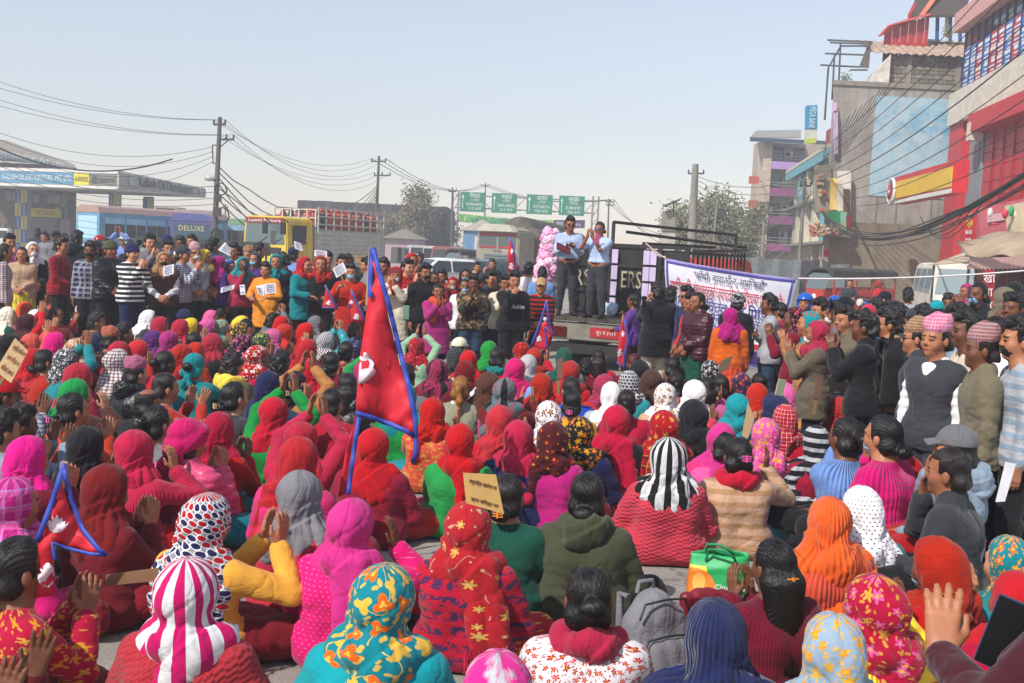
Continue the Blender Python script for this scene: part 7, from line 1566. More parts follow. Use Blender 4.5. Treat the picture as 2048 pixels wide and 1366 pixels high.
_o = person(2400, 1300, 't', 'S', 'h/-w', 'film', y=12, d=1, lab='person_filming_with_raised_phone_at_the_lower_right_edge_in_maroon_sleeve'); _o.location = (1.27, 1.96, 0); _o.scale = (1, 1, 1)
def relabel():
    """each person gets a wording that fits no other: look first, then what they are beside or behind"""
    from collections import Counter
    def base(d, lv):
        s = 'person in ' + d['hat'] + ' and ' + d['top']
        if lv >= 1 and d['act']: s += ', ' + d['act']
        if d['mask']: s += ', ' + d['mask']
        return s
    D = [p[2] for p in PEOPLE]; c0 = Counter(base(d, 0) for d in D); c1 = Counter(base(d, 1) for d in D)
    hatc = Counter(d['hat'] for d in D); short = {}
    for i, d in enumerate(D):
        if hatc[d['hat']] == 1: short[i] = d['hat']
        elif c0[base(d, 0)] == 1: short[i] = d['hat'] + ' and ' + d['top']
    used = Counter(); out = [None] * len(D)
    marks = [('the big flag', P(745, 850, 6.0)), ('the tailgate of the black truck', Vector((1.4, 16.8, 0))), ('the white banner', P(1460, 650, 15)), ('the grey backpack', PG(1330, 1290)), ('the striped shopping bag', PG(1440, 1190))]
    for i, d in enumerate(D):
        if d['lab']: out[i] = d['lab']; continue
        s = base(d, 0) + ' ' + d['kind']
        if d['where']: s += ' ' + d['where']
        if c0[base(d, 0)] > 1:
            s = base(d, 1)
            nb = sorted((( PEOPLE[j][1].xy - PEOPLE[i][1].xy).length, j) for j in short if j != i)[:6]
            for dist, j in nb:
                v = PEOPLE[j][3]; x, y = PEOPLE[i][3]
                rel = 'behind' if v[1] - y > abs(v[0] - x) * .7 else 'in front of' if y - v[1] > abs(v[0] - x) * .7 else 'left of' if x < v[0] else 'right of'
                q = s + ' ' + rel + ' the ' + short[j]
                if len(q.split()) > 16: q = 'person in ' + d['hat'] + ' ' + rel + ' the ' + short[j]
                if len(q.split()) <= 16 and not used[q]: s = q; break
        out[i] = s; used[s] += 1
    for p, s in zip(PEOPLE, out):
        w = s.split(); p[0]['label'] = ' '.join(w[:16])
relabel()

for _x, _d, _w in ((1914, 5.9, 'grey capped person'), (1899, 5.35, 'crop-haired boy in dark jacket'), (1770, 6.3, 'person in pink ribbed sweater'), (1695, 6.9, 'person in light blue ribbed top')):
    for _r, _b, _dd, _pp, _rz, _s in PEOPLE:
        if _pp[0] == _x and abs(_b.y - _d) < .6:
            _h = float(_b.z); _k = empty('stone_block', (_b.x, _b.y, 0), _rz, 'rough concrete block used as a seat by the ' + _w, 'block'); _m = MB(); _m.box(-.2, .2, -.16, .18, 0, _h + .015); _m.build('block_body', paint('8a857c', .9, bump=.4), _k, bevel=.015)
# ------------------------------------------------------------------ flags, placards, banner, bags
def poly_sheet(poly, d, amp=.03, freq=6, div=3, dfun=None):
    """cloth outline given as photo pixels, hung at its own distance, waved and given thickness"""
    bm = bmesh.new(); vs = [bm.verts.new((p[0] * .01, p[1] * .01, 0)) for p in poly]; f = bm.faces.new(vs); bmesh.ops.triangulate(bm, faces=[f])
    bmesh.ops.subdivide_edges(bm, edges=bm.edges, cuts=div, use_grid_fill=True)
    bmesh.ops.triangulate(bm, faces=bm.faces)
    cx = sum(p[0] for p in poly) / len(poly); cy = sum(p[1] for p in poly) / len(poly); c0 = P(cx, cy, d)
    for v in bm.verts:
        px, py = v.co.x * 100, v.co.y * 100; dd = dfun(px, py) if dfun else d + amp * (math.sin((px - cx) * freq * .01 + (py - cy) * .012) + .5 * math.sin((px + py) * .021 * freq)); v.co = P(px, py, dd) - c0
    for f in bm.faces: f.smooth = True
    me = bpy.data.meshes.new('cloth'); bm.to_mesh(me); bm.free(); return me, c0
def satin(col, name='flag_cloth'):
    t = NT(name); oc = t.n('TexCoord', out=3); nz = t.noise(oc, 9, 4, .6); k = t.n('MapRange', nz, .3, .7, .88, 1.08); t.set(Base_Color=t.mix(1.0, rgb(col), t.n('CombineXYZ', k, k, k), 'MULTIPLY'), Roughness=.6); t.bump(nz, .3, .01); return t.m
FR, FB, FW = satin('c81a2e'), satin('3448a8'), satin('e4d0d8')
def sun_shape(cx, cy, r0, r1, n, sx=1, rot=0): return [(cx + sx * (r1 if i % 2 == 0 else r0) * math.cos(rot + math.pi * i / n), cy + (r1 if i % 2 == 0 else r0) * math.sin(rot + math.pi * i / n)) for i in range(2 * n)]
def flag(lab, d, red, blues, whites, pole_, amp=.03, group='Nepalese pennant flags'):
    me, c0 = poly_sheet(red, d, amp); r = empty('flag', c0, 0, lab, 'flag', group); o = link('cloth', me, FR, r); md = o.modifiers.new('t', 'SOLIDIFY'); md.thickness = .004
    cx = sum(p[0] for p in red) / len(red); cy = sum(p[1] for p in red) / len(red)
    wave = lambda off: (lambda px, py: d + amp * (math.sin((px - cx) * .06 + (py - cy) * .012) + .5 * math.sin((px + py) * .126)) - off)
    for path, w in blues:
        wv = wave(.016); vs = []; pts = []
        for i in range(len(path) - 1):
            k = max(1, int(math.dist(path[i], path[i + 1]) / 14)); pts += [(path[i][0] + (path[i + 1][0] - path[i][0]) * j / k, path[i][1] + (path[i + 1][1] - path[i][1]) * j / k) for j in range(k)]
        pts.append(path[-1])
        for i, p in enumerate(pts):
            q = pts[min(i + 1, len(pts) - 1)]; o_ = pts[max(i - 1, 0)]; dx, dy = q[0] - o_[0], q[1] - o_[1]; L = math.hypot(dx, dy) or 1; nx, ny = -dy / L * w / 2, dx / L * w / 2
            vs += [P(p[0] + nx, p[1] + ny, wv(*p)) - c0, P(p[0] - nx, p[1] - ny, wv(*p)) - c0]
        m = MB(); m.add(vs, [(2 * i, 2 * i + 1, 2 * i + 3, 2 * i + 2) for i in range(len(pts) - 1)], 0, True); o = m.build('border', FB, r); md = o.modifiers.new('t', 'SOLIDIFY'); md.thickness = .003; md.offset = 0
    for w in whites: m2, c = poly_sheet(w, d, amp, div=1, dfun=wave(.007)); o = link('emblem', m2, FW, r, loc=c - c0); md = o.modifiers.new('t', 'SOLIDIFY'); md.thickness = .001
    if pole_: m = MB(); a, b = P(pole_[0], pole_[1], d + .05), P(pole_[2], pole_[3], d + .05 + pole_[4]); m.tube([a, b], .013 if d > 4 else .014, 8); o = m.build('stick', paint('a89068', .7), r, loc=-c0)
    return r
flag('large red and blue double pennant flag raised above the seated crowd', 6.1,
     [(745, 515), (762, 560), (778, 640), (800, 730), (822, 800), (832, 868), (800, 856), (760, 838), (712, 822), (716, 740), (730, 650), (738, 590)],
     [([(747, 497), (757, 540), (775, 600), (797, 690), (818, 775), (831, 840), (832, 905), (826, 925)], 10), ([(711, 826), (740, 834), (780, 848), (812, 862), (832, 874)], 10), ([(718, 834), (708, 900), (696, 990)], 9), ([(744, 495), (742, 540), (741, 594)], 11)],
     [[(716, 768), (720, 712), (726, 714), (728, 704), (733, 714), (737, 708), (739, 720), (744, 718), (743, 727), (749, 728), (746, 735), (752, 742), (749, 750), (741, 758), (730, 766)]], (742, 494, 735, 610, .02), .035)
flag('lower red strip of the large flag hanging down beside its carrier', 6.16, [(711, 828), (716, 834), (696, 985), (676, 995), (690, 910)], [], [], None, .02)
flag('small red pennant flag tied at the top held at lower left', 3.9, [(118, 950), (140, 1020), (165, 1068), (200, 1108), (170, 1100), (106, 1082), (104, 1192), (70, 1196), (80, 1120), (76, 1080), (92, 1030)],
     [([(129, 926), (106, 1000), (74, 1083)], 11), ([(127, 935), (143, 1000), (165, 1058), (196, 1098), (214, 1110)], 9), ([(214, 1110), (180, 1108), (140, 1098), (104, 1086), (110, 1120)], 7)],
     [[(94, 1048), (98, 1060), (108, 1066), (122, 1064), (132, 1056), (139, 1044), (130, 1050), (131, 1042), (126, 1044), (124, 1034), (119, 1040), (115, 1030), (110, 1038), (104, 1032), (104, 1044), (98, 1040)], sun_shape(92, 1150, 12, 26, 10, .7)], (128, 925, 100, 1130, .1), .02)
flag('small pennant flag on bamboo stick in front of the man with the microphone', 13.4, [(1092, 608), (1080, 650), (1092, 640), (1106, 668), (1090, 656), (1096, 708), (1062, 694), (1076, 655)], [([(1094, 602), (1078, 652), (1061, 696)], 4), ([(1094, 603), (1097, 640), (1106, 669), (1088, 654), (1097, 708), (1062, 695)], 3.5)], [sun_shape(1078, 678, 4, 7, 8), sun_shape(1090, 638, 3, 5, 6)], (1094, 600, 1062, 716, .0), .01)
flag('furled pennant flag held by the boy in purple', 14.2, [(1246, 634), (1256, 660), (1258, 700), (1248, 738), (1234, 726), (1238, 670)], [([(1250, 640), (1257, 680), (1248, 712), (1250, 738)], 5), ([(1234, 724), (1248, 738)], 4)], [sun_shape(1240, 706, 5, 9, 8, .7), sun_shape(1246, 668, 4, 7, 6, .6)], (1246, 630, 1240, 740, .0), .02)
flag('red pennant flag held up behind the crowd before the old truck', 19.5, [(1020, 474), (1030, 510), (1032, 546), (1017, 545), (1015, 510)], [([(1020, 474), (1031, 512), (1033, 545)], 3)], [sun_shape(1023, 533, 4, 8, 8, .7), sun_shape(1024, 503, 3, 6, 6, .7)], (1020, 474, 1018, 580, .0), .03)
flag('small pennant flag lowered at the left of the red-dressed placard holder', 15.2, [(652, 575), (668, 602), (674, 617), (644, 615), (648, 595)], [([(650, 572), (675, 618)], 3), ([(644, 615), (674, 617)], 2.5)], [sun_shape(657, 606, 3, 6, 8)], (650, 570, 676, 620, .0), .01)
flag('small pennant flag lowered at the right of the red-dressed placard holder', 15.0, [(702, 582), (716, 615), (730, 643), (702, 644), (702, 615), (694, 614)], [([(702, 580), (731, 643)], 3.5), ([(694, 614), (704, 612)], 2.5)], [sun_shape(713, 634, 4, 7, 9), sun_shape(703, 605, 3, 5, 7)], (702, 578, 732, 644, .0), .01)

def placard(lab, q, d, col='e6e4ec', stick=None, lines=4, mark='3a4878', name='placard'):
    pts = [P(x, y, d) for x, y in q]; c = sum(pts, Vector()) / 4; r = empty(name, c, 0, lab, 'placard', 'protest placards'); m = MB(); n = (pts[1] - pts[0]).cross(pts[3] - pts[0]).normalized(); n = n if n.y < 0 else -n; m.quadslab(pts, -n * .006); mb_at(r, m, 'board', paint(col, .8))
    wr = ('लघुवित्त खारेज गर', 'ऋण मिनाहा गर', 'पिडितलाई न्याय देउ', 'एकजुट हौं')
    up = pts[3] - pts[0]; ux = pts[1] - pts[0]
    for k in range(lines): text(wr[k], up.length * .17, paint(mark, .8), r, M=frame(pts[0] + up * (.8 - .6 * k / max(1, lines - 1)) + ux * .5 + n * .003 - c, ux, up), fit=ux.length * .72, ext=.0008)
    if stick: m = MB(); m.bar(P(stick[0], stick[1], d + .02), P(stick[2], stick[3], d + .02), .022); mb_at(r, m, 'stick', paint('8a6a44', .8))
    return r
placard('white placard tilted up above the magenta scarf at the left', [(436, 500), (460, 512), (463, 495), (440, 484)][:2] + [(462, 497), (450, 484)], 17.2); placard('white placard held by the man in brown vest', [(326, 553), (347, 548), (348, 528), (326, 533)], 16.1); placard('white placard leaning near the seated women at the left', [(441, 586), (467, 578), (469, 570), (442, 573)][:2] + [(470, 569), (442, 575)], 15.5)
placard('narrow white placard beside the leaning one', [(481, 590), (491, 589), (489, 569), (479, 570)], 15.3, lines=2); placard('white placard pair left sheet by the child', [(516, 588), (528, 592), (530, 568), (512, 572)], 15.4); placard('white placard pair right sheet by the child', [(530, 588), (552, 586), (551, 566), (530, 568)], 15.3)
placard('small white placard raised beside the uniformed guard', [(590, 497), (606, 502), (602, 487), (588, 482)], 17.0, stick=(604, 500, 607, 530)); placard('white placard held level behind the red hood', [(628, 512), (654, 514), (654, 502), (629, 500)], 16.8); placard('white placard on a stick held by the person in red dress', [(673, 556), (694, 542), (686, 524), (665, 538)], 15.4, stick=(682, 550, 692, 575))
placard('brown cardboard sheet held high at the back', [(710, 525), (736, 526), (735, 511), (709, 511)], 17.5, 'a8865c', lines=1, stick=(726, 512, 734, 545))
cb = 'b08a58'
placard('large tan cardboard placard with arrow marks held by the green-shawled person', [(932, 1006), (1008, 1028), (992, 950), (926, 946)], 4.05, 'c09a5c', stick=(955, 948, 972, 1020), lines=2, mark='6a4426', name='cardboard_placard')
placard('cardboard placard with faint red writing at the left edge', [(-10, 742), (22, 766), (56, 702), (30, 676)], 7.2, 'c8a87c', stick=(48, 690, -2, 772), lines=3, mark='9a5a4a', name='cardboard_placard'); placard('upright cardboard placard seen edge on near the teal headscarf', [(1484, 872), (1496, 878), (1509, 836), (1496, 804)], 8.6, 'c0a078', stick=(1500, 830, 1487, 878), lines=0, name='cardboard_placard'); placard('ragged brown cardboard placard with stick before the standing group', [(1626, 796), (1642, 800), (1643, 752), (1634, 752)], 8.4, '6e5340', stick=(1632, 790, 1628, 830), lines=0, name='cardboard_placard'); placard('dark cardboard sheet held below the magenta hood', [(1436, 748), (1456, 740), (1467, 710), (1442, 722)], 9.4, '6a5646', lines=0, name='cardboard_placard'); placard('narrow brown cardboard held up beside the red headscarf', [(1114, 758), (1124, 756), (1126, 714), (1114, 720)], 8.9, '7a5a48', stick=(1118, 720, 1116, 790), lines=0, name='cardboard_placard'); placard('cardboard sheet lying in the lap of the person at lower left', [(210, 1172), (312, 1162), (318, 1136), (212, 1150)], 4.2, '8a6448', lines=0, name='cardboard_placard'); placard('rolled white paper held up at the right edge', [(1992, 1004), (2010, 1003), (2032, 928), (2012, 924)], 4.6, 'dcdce2', lines=0, name='paper_sheet')

def banner():
    TL, TR, BR, BL = P(1330, 516, 16.2), P(1597, 557, 15.0), P(1544, 745, 15.4), P(1338, 705, 16.3); r = empty('protest_banner', TL, 0, 'white cloth protest banner with red and blue writing hung from the truck', 'banner'); n = 24; vs = []; q = lambda u, v: TL.lerp(TR, u).lerp(BL.lerp(BR, u), v)
    nn = (TR - TL).cross(BL - TL).normalized(); nn = nn if nn.y < 0 else -nn
    def sheet(u0, u1, v0, v1, off, mat, name, k=n):
        vs = []
        for i in range(k + 1):
            for j in range(k + 1):
                u, v = u0 + (u1 - u0) * i / k, v0 + (v1 - v0) * j / k; vs.append(q(u, v) + nn * (off + .018 * math.sin(u * 9 + v * 5) + .012 * math.sin(v * 14 - u * 6)) + Vector((0, 0, -.03 * math.sin(u * math.pi) * (1 - v))))
        m = MB(); m.add(vs, [(i * (k + 1) + j, i * (k + 1) + j + 1, (i + 1) * (k + 1) + j + 1, (i + 1) * (k + 1) + j) for i in range(k) for j in range(k)], 0, True); o = mb_at(r, m, name, mat); md = o.modifiers.new('t', 'SOLIDIFY'); md.thickness = .003; return o
    sheet(0, 1, 0, 1, 0, paint('d9d8e4', .8, wear=.05), 'cloth')
    li = paint('4a4898', .7)
    for (a, b, c, d) in ((.012, .988, .02, .045), (.965, .982, .03, .97), (.012, .03, .03, .97), (.012, .988, .955, .975)): sheet(a, b, c, d, .006, li, 'border', 10)
    sheet(.0, 1, .0, .016, .005, paint('a898d8', .7), 'hem', 10); sheet(.03, .965, .74, .80, .006, paint('c02030', .7), 'red_strip', 10); sheet(.03, .965, .81, .95, .006, paint('3c2468', .7), 'purple_strip', 10)
    rd, bl, dk = paint('c01c2c', .6), paint('34308a', .6), paint('3a3458', .6)
    def ln(s, u, v, w, h, mt):
        p0, p1 = q(u - w / 2, v), q(u + w / 2, v); ux = p1 - p0; L = ux.length; text(s, h, mt, r, M=frame(q(u, v) + nn * .045 - r.location, ux, q(u, v - .2) - q(u, v)), fit=L, ext=.001)
    ln('"बाँचौ, बचाऔं र अघि बढौं"', .52, .13, .56, .15, dk); ln('लघुिवत्तिय संस्थाहरुको ज्यादतीको बिरुद्धमा एकजुट हौं ।', .50, .28, .92, .26, rd); ln('हामी लघुिवत्त बाट िपिडत', .48, .43, .84, .23, bl); ln('देउ नेपाल सरकार', .54, .54, .62, .19, bl); ln('िकन चुप छ', .50, .63, .42, .17, bl); ln('यहाँ धर्ना', .42, .70, .4, .13, bl); ln('कार्यक्रम', .36, .77, .3, .08, paint('e8e4e4')); ln('आयोजक : रुद्रपुर', .36, .88, .45, .14, paint('d8c83a'))
    cable(P(1292, 487, 17.6), TL, .01, 'white and red cord tying the banner to the truck cage', .012, group='banner cords', col='d0a8a8'); cable(P(1300, 494, 17.4), TL + Vector((0, 0, .02)), .05, 'second pale cord tying the banner corner to the truck cage', .012, group='banner cords', col='d8d0d0'); cable(TR, P(2110, 536, 14), .05, 'long white cord stretched from the banner to the right', .012, group='banner cords', col='d8d0d0')
banner()
def candy():
    b = P(1096, 560, 21.5); r = empty('cotton_candy_bundle', (b.x, b.y, 0), 0, 'tall bundle of pink cotton candy bags on a pole by the truck', 'cotton candy'); q = random.Random(5); me = field_mesh('puff', [ell((0, 0, 0), (.10, .09, .12)), ell((.05, .02, .06), (.06, .06, .06)), ell((-.05, 0, -.05), (.06, .07, .06))], .012, (), lambda V: .014 * wob(V, 45, 1) - .012 * (1 - np.abs(wob(V, 38, 3))) ** 4); mt = paint('e6a0c4', .45, wear=.25); mt2 = paint('ecc0d8', .4, wear=.25)
    m = MB(); m.tube([(0, 0, 0), (0, 0, 2.3)], .02); m.build('pole', paint('8a7050'), r)
    for i in range(64):
        z = .9 + 1.45 * (i / 64); rad = .165 * (1 - .45 * abs((z - 1.5) / .9)); a = i * 2.4; link('candy_bag', me, mt if i % 3 else mt2, r, loc=(rad * math.cos(a) - .06 * (z < 1.6), rad * math.sin(a), z), rot=(q.uniform(0, 6), q.uniform(0, 6), q.uniform(0, 6)), scale=(q.uniform(.8, 1.2),) * 3)
candy()
def backpack(loc, rz, lab, col, sc=1, name='backpack', pitch=0):
    r = empty(name, loc, rz, lab, 'backpack'); r.rotation_euler = (pitch, 0, rz); r.scale = (sc,) * 3; k = fab('plain.' + col) ; m = field_mesh('pack', [cap((-.10, 0, .08), (-.10, 0, .36), .085, .075, .05), cap((.10, 0, .08), (.10, 0, .36), .085, .075, .05), cap((0, 0, .42), (0, 0, .40), .10, .1, .06), cap((0, 0, .1), (0, 0, .4), .09)], .011, (), lambda V: .004 * wob(V, 22, 2)); link('pack', m, k, r)
    m = field_mesh('pocket', [cap((-.07, -.09, .09), (-.07, -.085, .24), .05, .045), cap((.07, -.09, .09), (.07, -.085, .24), .05, .045), cap((0, -.09, .1), (0, -.09, .24), .05)], .01, (), lambda V: .003 * wob(V, 25, 4)); link('front_pocket', m, fab('plain.' + ('darkgrey' if col == 'black' else col)), r)
    for z in (.30, .47): mm = MB(); mm.tube([(-.15, -.09, z - .08), (-.12, -.105, z - .01), (0, -.115, z), (.12, -.105, z - .01), (.15, -.09, z - .08)], .006, 5); mm.build('zip', paint('2a2a2c' if col != 'black' else '3c3c40', .4), r)
    mm = MB(); mm.tube([(-.05, .05, .5), (-.04, .04, .55), (.04, .04, .55), (.05, .05, .5)], .012, 6); mm.build('handle', k, r)
    for s in (-1, 1): mm = MB(); mm.tube([(s * .09, .07, .48), (s * .1, .12, .5), (s * .11, .14, .34), (s * .13, .09, .12)], .02, 6); mm.build('strap', k, r)
    return r
def find(sub): return [p for p in PEOPLE if sub in p[0]['label']][0]
bp = find('big black backpack'); M_ = Matrix.Rotation(bp[4], 4, 'Z'); backpack(bp[1] + (M_ @ Vector((0, -.235, .86))), bp[4], 'big black backpack with front pocket worn by the clapping person', 'black', 1.05)
g = PG(1322, 1395); backpack(Vector((g.x, g.y, .0)), R(30), 'grey backpack standing on the road beside the navy shawl', 'grey', .92, pitch=R(-14))
def tote():
    g = PG(1432, 1236); r = empty('shopping_bag', (g.x, g.y, 0), R(-6), 'green and yellow printed plastic shopping bag with handles on the road', 'bag'); n = 48; rows = 22; V = []; F = []
    for j in range(rows + 1):
        z = .36 * j / rows
        for k in range(n):
            a = 2 * math.pi * k / n; c, s_ = math.cos(a), math.sin(a); p_ = 4.5; rr = (abs(c) ** p_ + abs(s_) ** p_) ** (-1 / p_); V.append((rr * c * (.175 - .02 * j / rows), rr * s_ * (.10 - .055 * (j / rows) ** 1.5), z))
    V = np.array(V); w1 = wob(V, 9, 3); V[:, 0] += .022 * w1 * V[:, 2] * 3; V[:, 1] += (.02 * wob(V, 14, 5) - .018 * (1 - np.abs(wob(V, 16, 2))) ** 4); V[:, 2] += .02 * wob(V, 12, 8) * V[:, 2] * 2.5
    F = [(j * n + k, j * n + (k + 1) % n, (j + 1) * n + (k + 1) % n, (j + 1) * n + k) for j in range(rows) for k in range(n)]; me = mesh_np('bag', V, F)
    t = NT('printed_bag'); oc = t.n('TexCoord', out=3); s = t.n('SeparateXYZ', oc, out=None); x, z = s.outputs[0], s.outputs[2]; nz = t.noise(oc, 7, 2, .5)
    c = t.mix(t.math('LESS_THAN', t.math('ADD', x, t.math('MULTIPLY', t.math('SUBTRACT', nz, .5), .12)), -.06), rgb('1c9a50'), rgb('e0c828')); c = t.mix(t.math('GREATER_THAN', z, .30), c, rgb('2aa860')); e = t.math('ADD', t.math('POWER', t.math('MULTIPLY', t.math('ADD', x, .13), 9.0), 2.0), t.math('POWER', t.math('MULTIPLY', t.math('ADD', z, -.17), 8.5), 2.0)); c = t.mix(t.math('LESS_THAN', e, 1.0), c, rgb('e07a20')); c = t.mix(t.math('LESS_THAN', t.math('ADD', t.math('POWER', t.math('MULTIPLY', t.math('ADD', x, .11), 30.0), 2.0), t.math('POWER', t.math('MULTIPLY', t.math('ADD', z, -.215), 20.0), 2.0)), 1.0), c, rgb('f0b050')); t.set(Base_Color=c, Roughness=.5); t.bump(t.noise(oc, 30, 4, .6), .4, .01)
    o = link('bag_body', me, t.m, r); md = o.modifiers.new('t', 'SOLIDIFY'); md.thickness = .004
    for y in (-.05, .05): m = MB(); m.tube([(-.08, y, .33), (-.07, y - .03, .40), (-.01, y - .09, .42), (.06, y - .08, .38), (.08, y, .33)], .008, 6); m.build('handle', paint('1f8a58', .5), r)
    text('Star', .05, paint('e8e8e4'), r, M=frame((.06, -.118, .15), (1, .05, 0)), rot=(0, 0, 0)); text('Clown Fish', .04, paint('e8e8e4'), r, M=frame((.06, -.118, .21), (1, .05, 0)))
    for (x, z, c) in ((.06, .27, '4a9ad8'), (.05, .12, 'd83a48')): m = MB(); m.lathe([(.001, 0), (.022, 0), (.022, .004), (.001, .004)], n=10, M=frame((x, -.118, z), (1, 0, 0))); m.build('printed_motif', paint(c), r)
tote()
def phone(x, y, d, w, h, rot, lab, col='15171c', case='2a3a5a'):
    r = empty('phone', P(x, y, d), 0, lab, 'phone', 'phones held up'); r.rotation_euler = rot; m = MB(); m.box(-w / 2, w / 2, -.005, .005, -h / 2, h / 2); m.build('case', paint(case, .3), r, bevel=.003); m = MB(); m.box(-w / 2 + .003, w / 2 - .003, -.0065, -.0052, -h / 2 + .004, h / 2 - .004); m.build('screen', glass(col, .1), r); return r
phone(2008, 1268, 2.22, .076, .158, (R(-12), R(14), R(-32)), 'dark phone held up by the raised hand at the lower right', '0a0808'); bpy.data.objects['phone'].children[1].material_slots[0].material = paint('0b0b0d', .35, spec=.15); phone(1194, 478, 17.2, .09, .17, (0, R(15), R(20)), 'pink cased phone raised by the speaker on the truck', 'b84a78', 'd0588a'); phone(788, 541, 15.1, .16, .08, (0, 0, 0), 'phone in red case held before the masked face', '7a1a20', 'a02028'); phone(1660, 610, 10.5, .075, .15, (0, 0, R(60)), 'dark phone held up among the standing men at right'); phone(1561, 775 + 0, 8.6, .07, .14, (0, R(10), R(10)), 'pale phone held up from the seated crowd at right', '8a9a7a', 'b8b09a'); phone(1288, 603, 13.3, .07, .14, (0, 0, R(30)), 'phone held by the person in black furry jacket'); phone(812, 625, 11.5, .07, .15, (0, 0, 0), 'mint phone raised behind the clapping hands', '6a8a78', '9ac0a8'); phone(1938, 585, 11.8, .07, .14, (0, 0, R(80)), 'phone held to the ear by the masked person at right')
def mic(x, y, d, lab):
    r = empty('microphone', P(x, y, d), 0, lab, 'microphone', 'microphones'); r.rotation_euler = (R(20), R(-10), 0); m = MB(); m.tube([(0, 0, -.16), (0, 0, 0)], [.014, .02], 10); m.build('handle', BLACK, r); m = MB(); m.lathe([(.012, 0), (.03, .02), (.034, .05), (.02, .08), (.001, .085)], n=12); m.build('grille', paint('6a6a6c', .4, .6), r)
mic(1016, 588, 14.5, 'black microphone held by the person in black printed sweater'); mic(490, 536, 17.1, 'microphone held by the person in turquoise headscarf')
bk = empty('notebook', P(1127, 497, 17.6), R(15), 'dark red notebook held open by the speaker on the truck', 'book'); m = MB(); m.box(-.13, .13, -.01, .01, -.09, .09); m.build('cover', paint('6a2028', .5), bk, rot=(R(-50), R(20), 0), bevel=.004); m = MB(); m.box(-.12, .12, .0, .013, -.085, .085); m.build('pages', paint('d8d0c0'), bk, rot=(R(-50), R(20), 0))
hb = empty('handbag', PG(1755, 995, .25), R(40), 'black leather shoulder bag beside the person in pink sweater', 'bag'); link('bag_body', field_mesh('bag', [cap((-.12, 0, .0), (.12, 0, .0), .07), cap((-.12, 0, .12), (.12, 0, .12), .05), cap((0, 0, 0), (0, 0, .14), .06)], .01, (), lambda V: .004 * wob(V, 25, 2)), fab('leather.black'), hb); m = MB(); m.tube([(-.12, 0, .14), (-.08, .08, .35), (.02, .12, .48), (.1, .08, .35), (.12, 0, .14)], .012, 6); m.build('strap', fab('leather.black'), hb)
wb = empty('purse', PG(1405, 1232, .2), R(20), 'wine red leather purse beside the grey backpack', 'bag'); link('bag_body', field_mesh('bag', [cap((-.1, 0, .0), (.1, 0, .0), .035, None, .01), cap((-.1, 0, .1), (.1, 0, .1), .025, None, .01), cap((-.1, 0, 0), (-.1, 0, .1), .03, None, .01), cap((.1, 0, 0), (.1, 0, .1), .03, None, .01), cap((-.03, 0, .0), (-.03, 0, .1), .04), cap((.03, 0, .0), (.03, 0, .1), .04)], .01, (), lambda V: .004 * wob(V, 25, 5)), paint('7a1a28', .4), wb); m = MB(); m.box(-.11, .11, -.05, -.04, .05, .11); m.build('flap', paint('6a1422', .4), wb)
pc = empty('plastic_sheet', PG(1960, 1140), 0, 'crumpled clear plastic packet lying on the road at right', 'litter'); link('wrapper', field_mesh('wrapper', [ell((0, 0, .02), (.09, .05, .025)), ell((.06, .02, .03), (.05, .04, .025))], .009, [lambda X, Y, Z: .002 - Z], lambda V: .008 * wob(V, 60, 1)), paint('9a9ca4', .25), pc)
text('Thefashion', .09, paint('e0e0e0'), None, M=Matrix()) if False else None
sp = [p for p in PEOPLE if p[3] == (1029, 545)][0]
_t = text('Thefashion', .085, paint('dcdcdc', .7), sp[0], M=frame((0, .158, 1.17), (-1, 0, 0)), fit=.26)
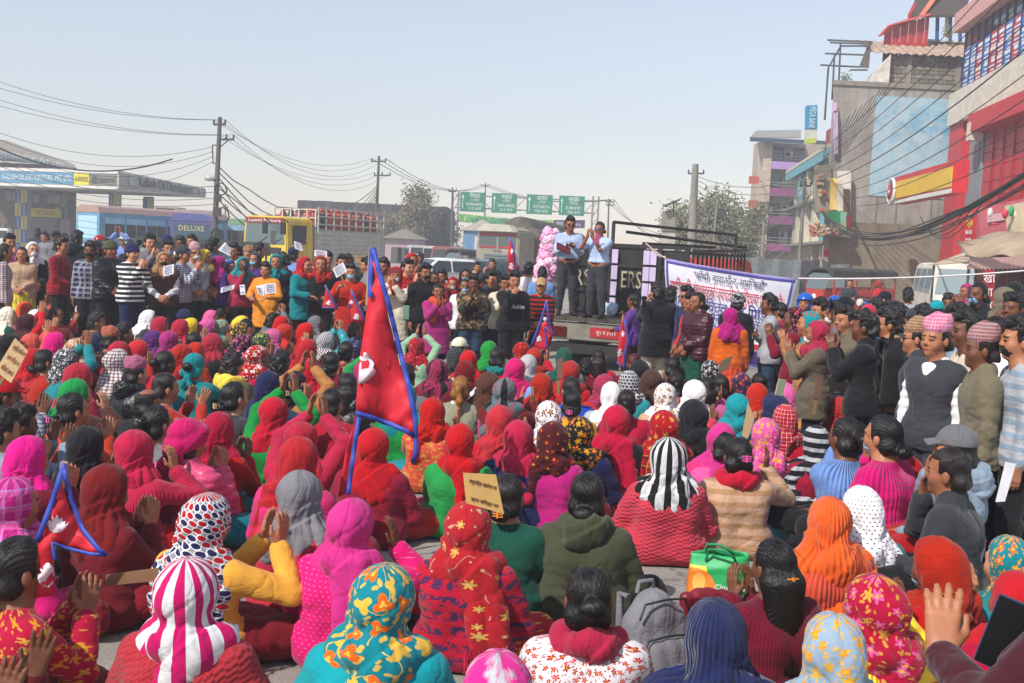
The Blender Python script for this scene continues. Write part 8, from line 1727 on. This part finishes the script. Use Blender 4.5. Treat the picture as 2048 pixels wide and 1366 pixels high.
# ---- parked motorcycles behind the standing groups
def moto(x, y, d, rz, col, lab):
    g = P(x, y, d); r = empty('motorcycle', (g.x, g.y, 0), rz, lab, 'motorcycle', 'parked motorcycles'); c = paint(col, .25)
    for yy in (0, 1.25): wheel(r, 0, yy, .3, .1)
    m = MB(); m.bar((0, 0, .3), (0, .25, .95), .05); m.bar((0, .3, .85), (0, 1.25, .35), .06); m.bar((0, .35, .4), (0, 1.2, .3), .06); m.build('frame', BLACK, r)
    link('tank', field_mesh('tank', [cap((0, .35, .85), (0, .65, .8), .13, .1, .04), cap((0, 1.1, .82), (0, 1.5, .9), .08, .05, .04)], .02), c, r); link('seat', field_mesh('seat', [cap((0, .7, .82), (0, 1.2, .86), .09, .1, .04)], .02), BLACK, r); m = MB(); m.bar((-.33, .2, 1.05), (.33, .2, 1.05), .035); m.build('handlebar', BLACK, r); m = MB(); m.lathe([(.1, 0), (.11, .08), (.02, .14)], c=(0, .1, .9), n=12, axis='Y'); m.build('headlight', paint('d8d8d4', .1), r); m = MB(); m.box(-.12, .12, .5, .85, .3, .6); m.build('engine', paint('5a5a5c', .4, .5), r); return r
for (x, d, rz, c, l) in ((142, 19, -80, '9a1820', 'red motorcycle behind the man in maroon checks'), (1715, 30, -70, '2a4a8a', 'blue motorcycle by the grey wall'), (100, 21, -60, '1a1a1c', 'black motorcycle behind the beige cardigan')): moto(x, 560, d, R(rz), c, l)
# ---- air that fades the far street
hz = MB(); hz.box(-130, 130, -12, 210, -1.5, 30); ho = hz.build('haze', None); tag(ho, kind='stuff')
hm_ = bpy.data.materials.new('haze'); hm_.use_nodes = True; _n = hm_.node_tree; _n.nodes.remove(_n.nodes['Principled BSDF']); _v = _n.nodes.new('ShaderNodeVolumePrincipled'); _v.inputs['Color'].default_value = (.86, .91, 1, 1); _v.inputs['Density'].default_value = HAZE; _v.inputs['Anisotropy'].default_value = .2
_n.links.new(_v.outputs[0], _n.nodes['Material Output'].inputs['Volume']); ho.data.materials.append(hm_)
# ------------------------------------------------------------------ lettering becomes mesh
bpy.context.view_layer.update(); _dg = bpy.context.evaluated_depsgraph_get()
for o in [o for o in bpy.data.objects if o.type == 'FONT']:
    me = bpy.data.meshes.new_from_object(o.evaluated_get(_dg)); n = bpy.data.objects.new('lettering', me); COL.objects.link(n); n.parent = o.parent; n.matrix_local = o.matrix_local.copy(); bpy.data.objects.remove(o)
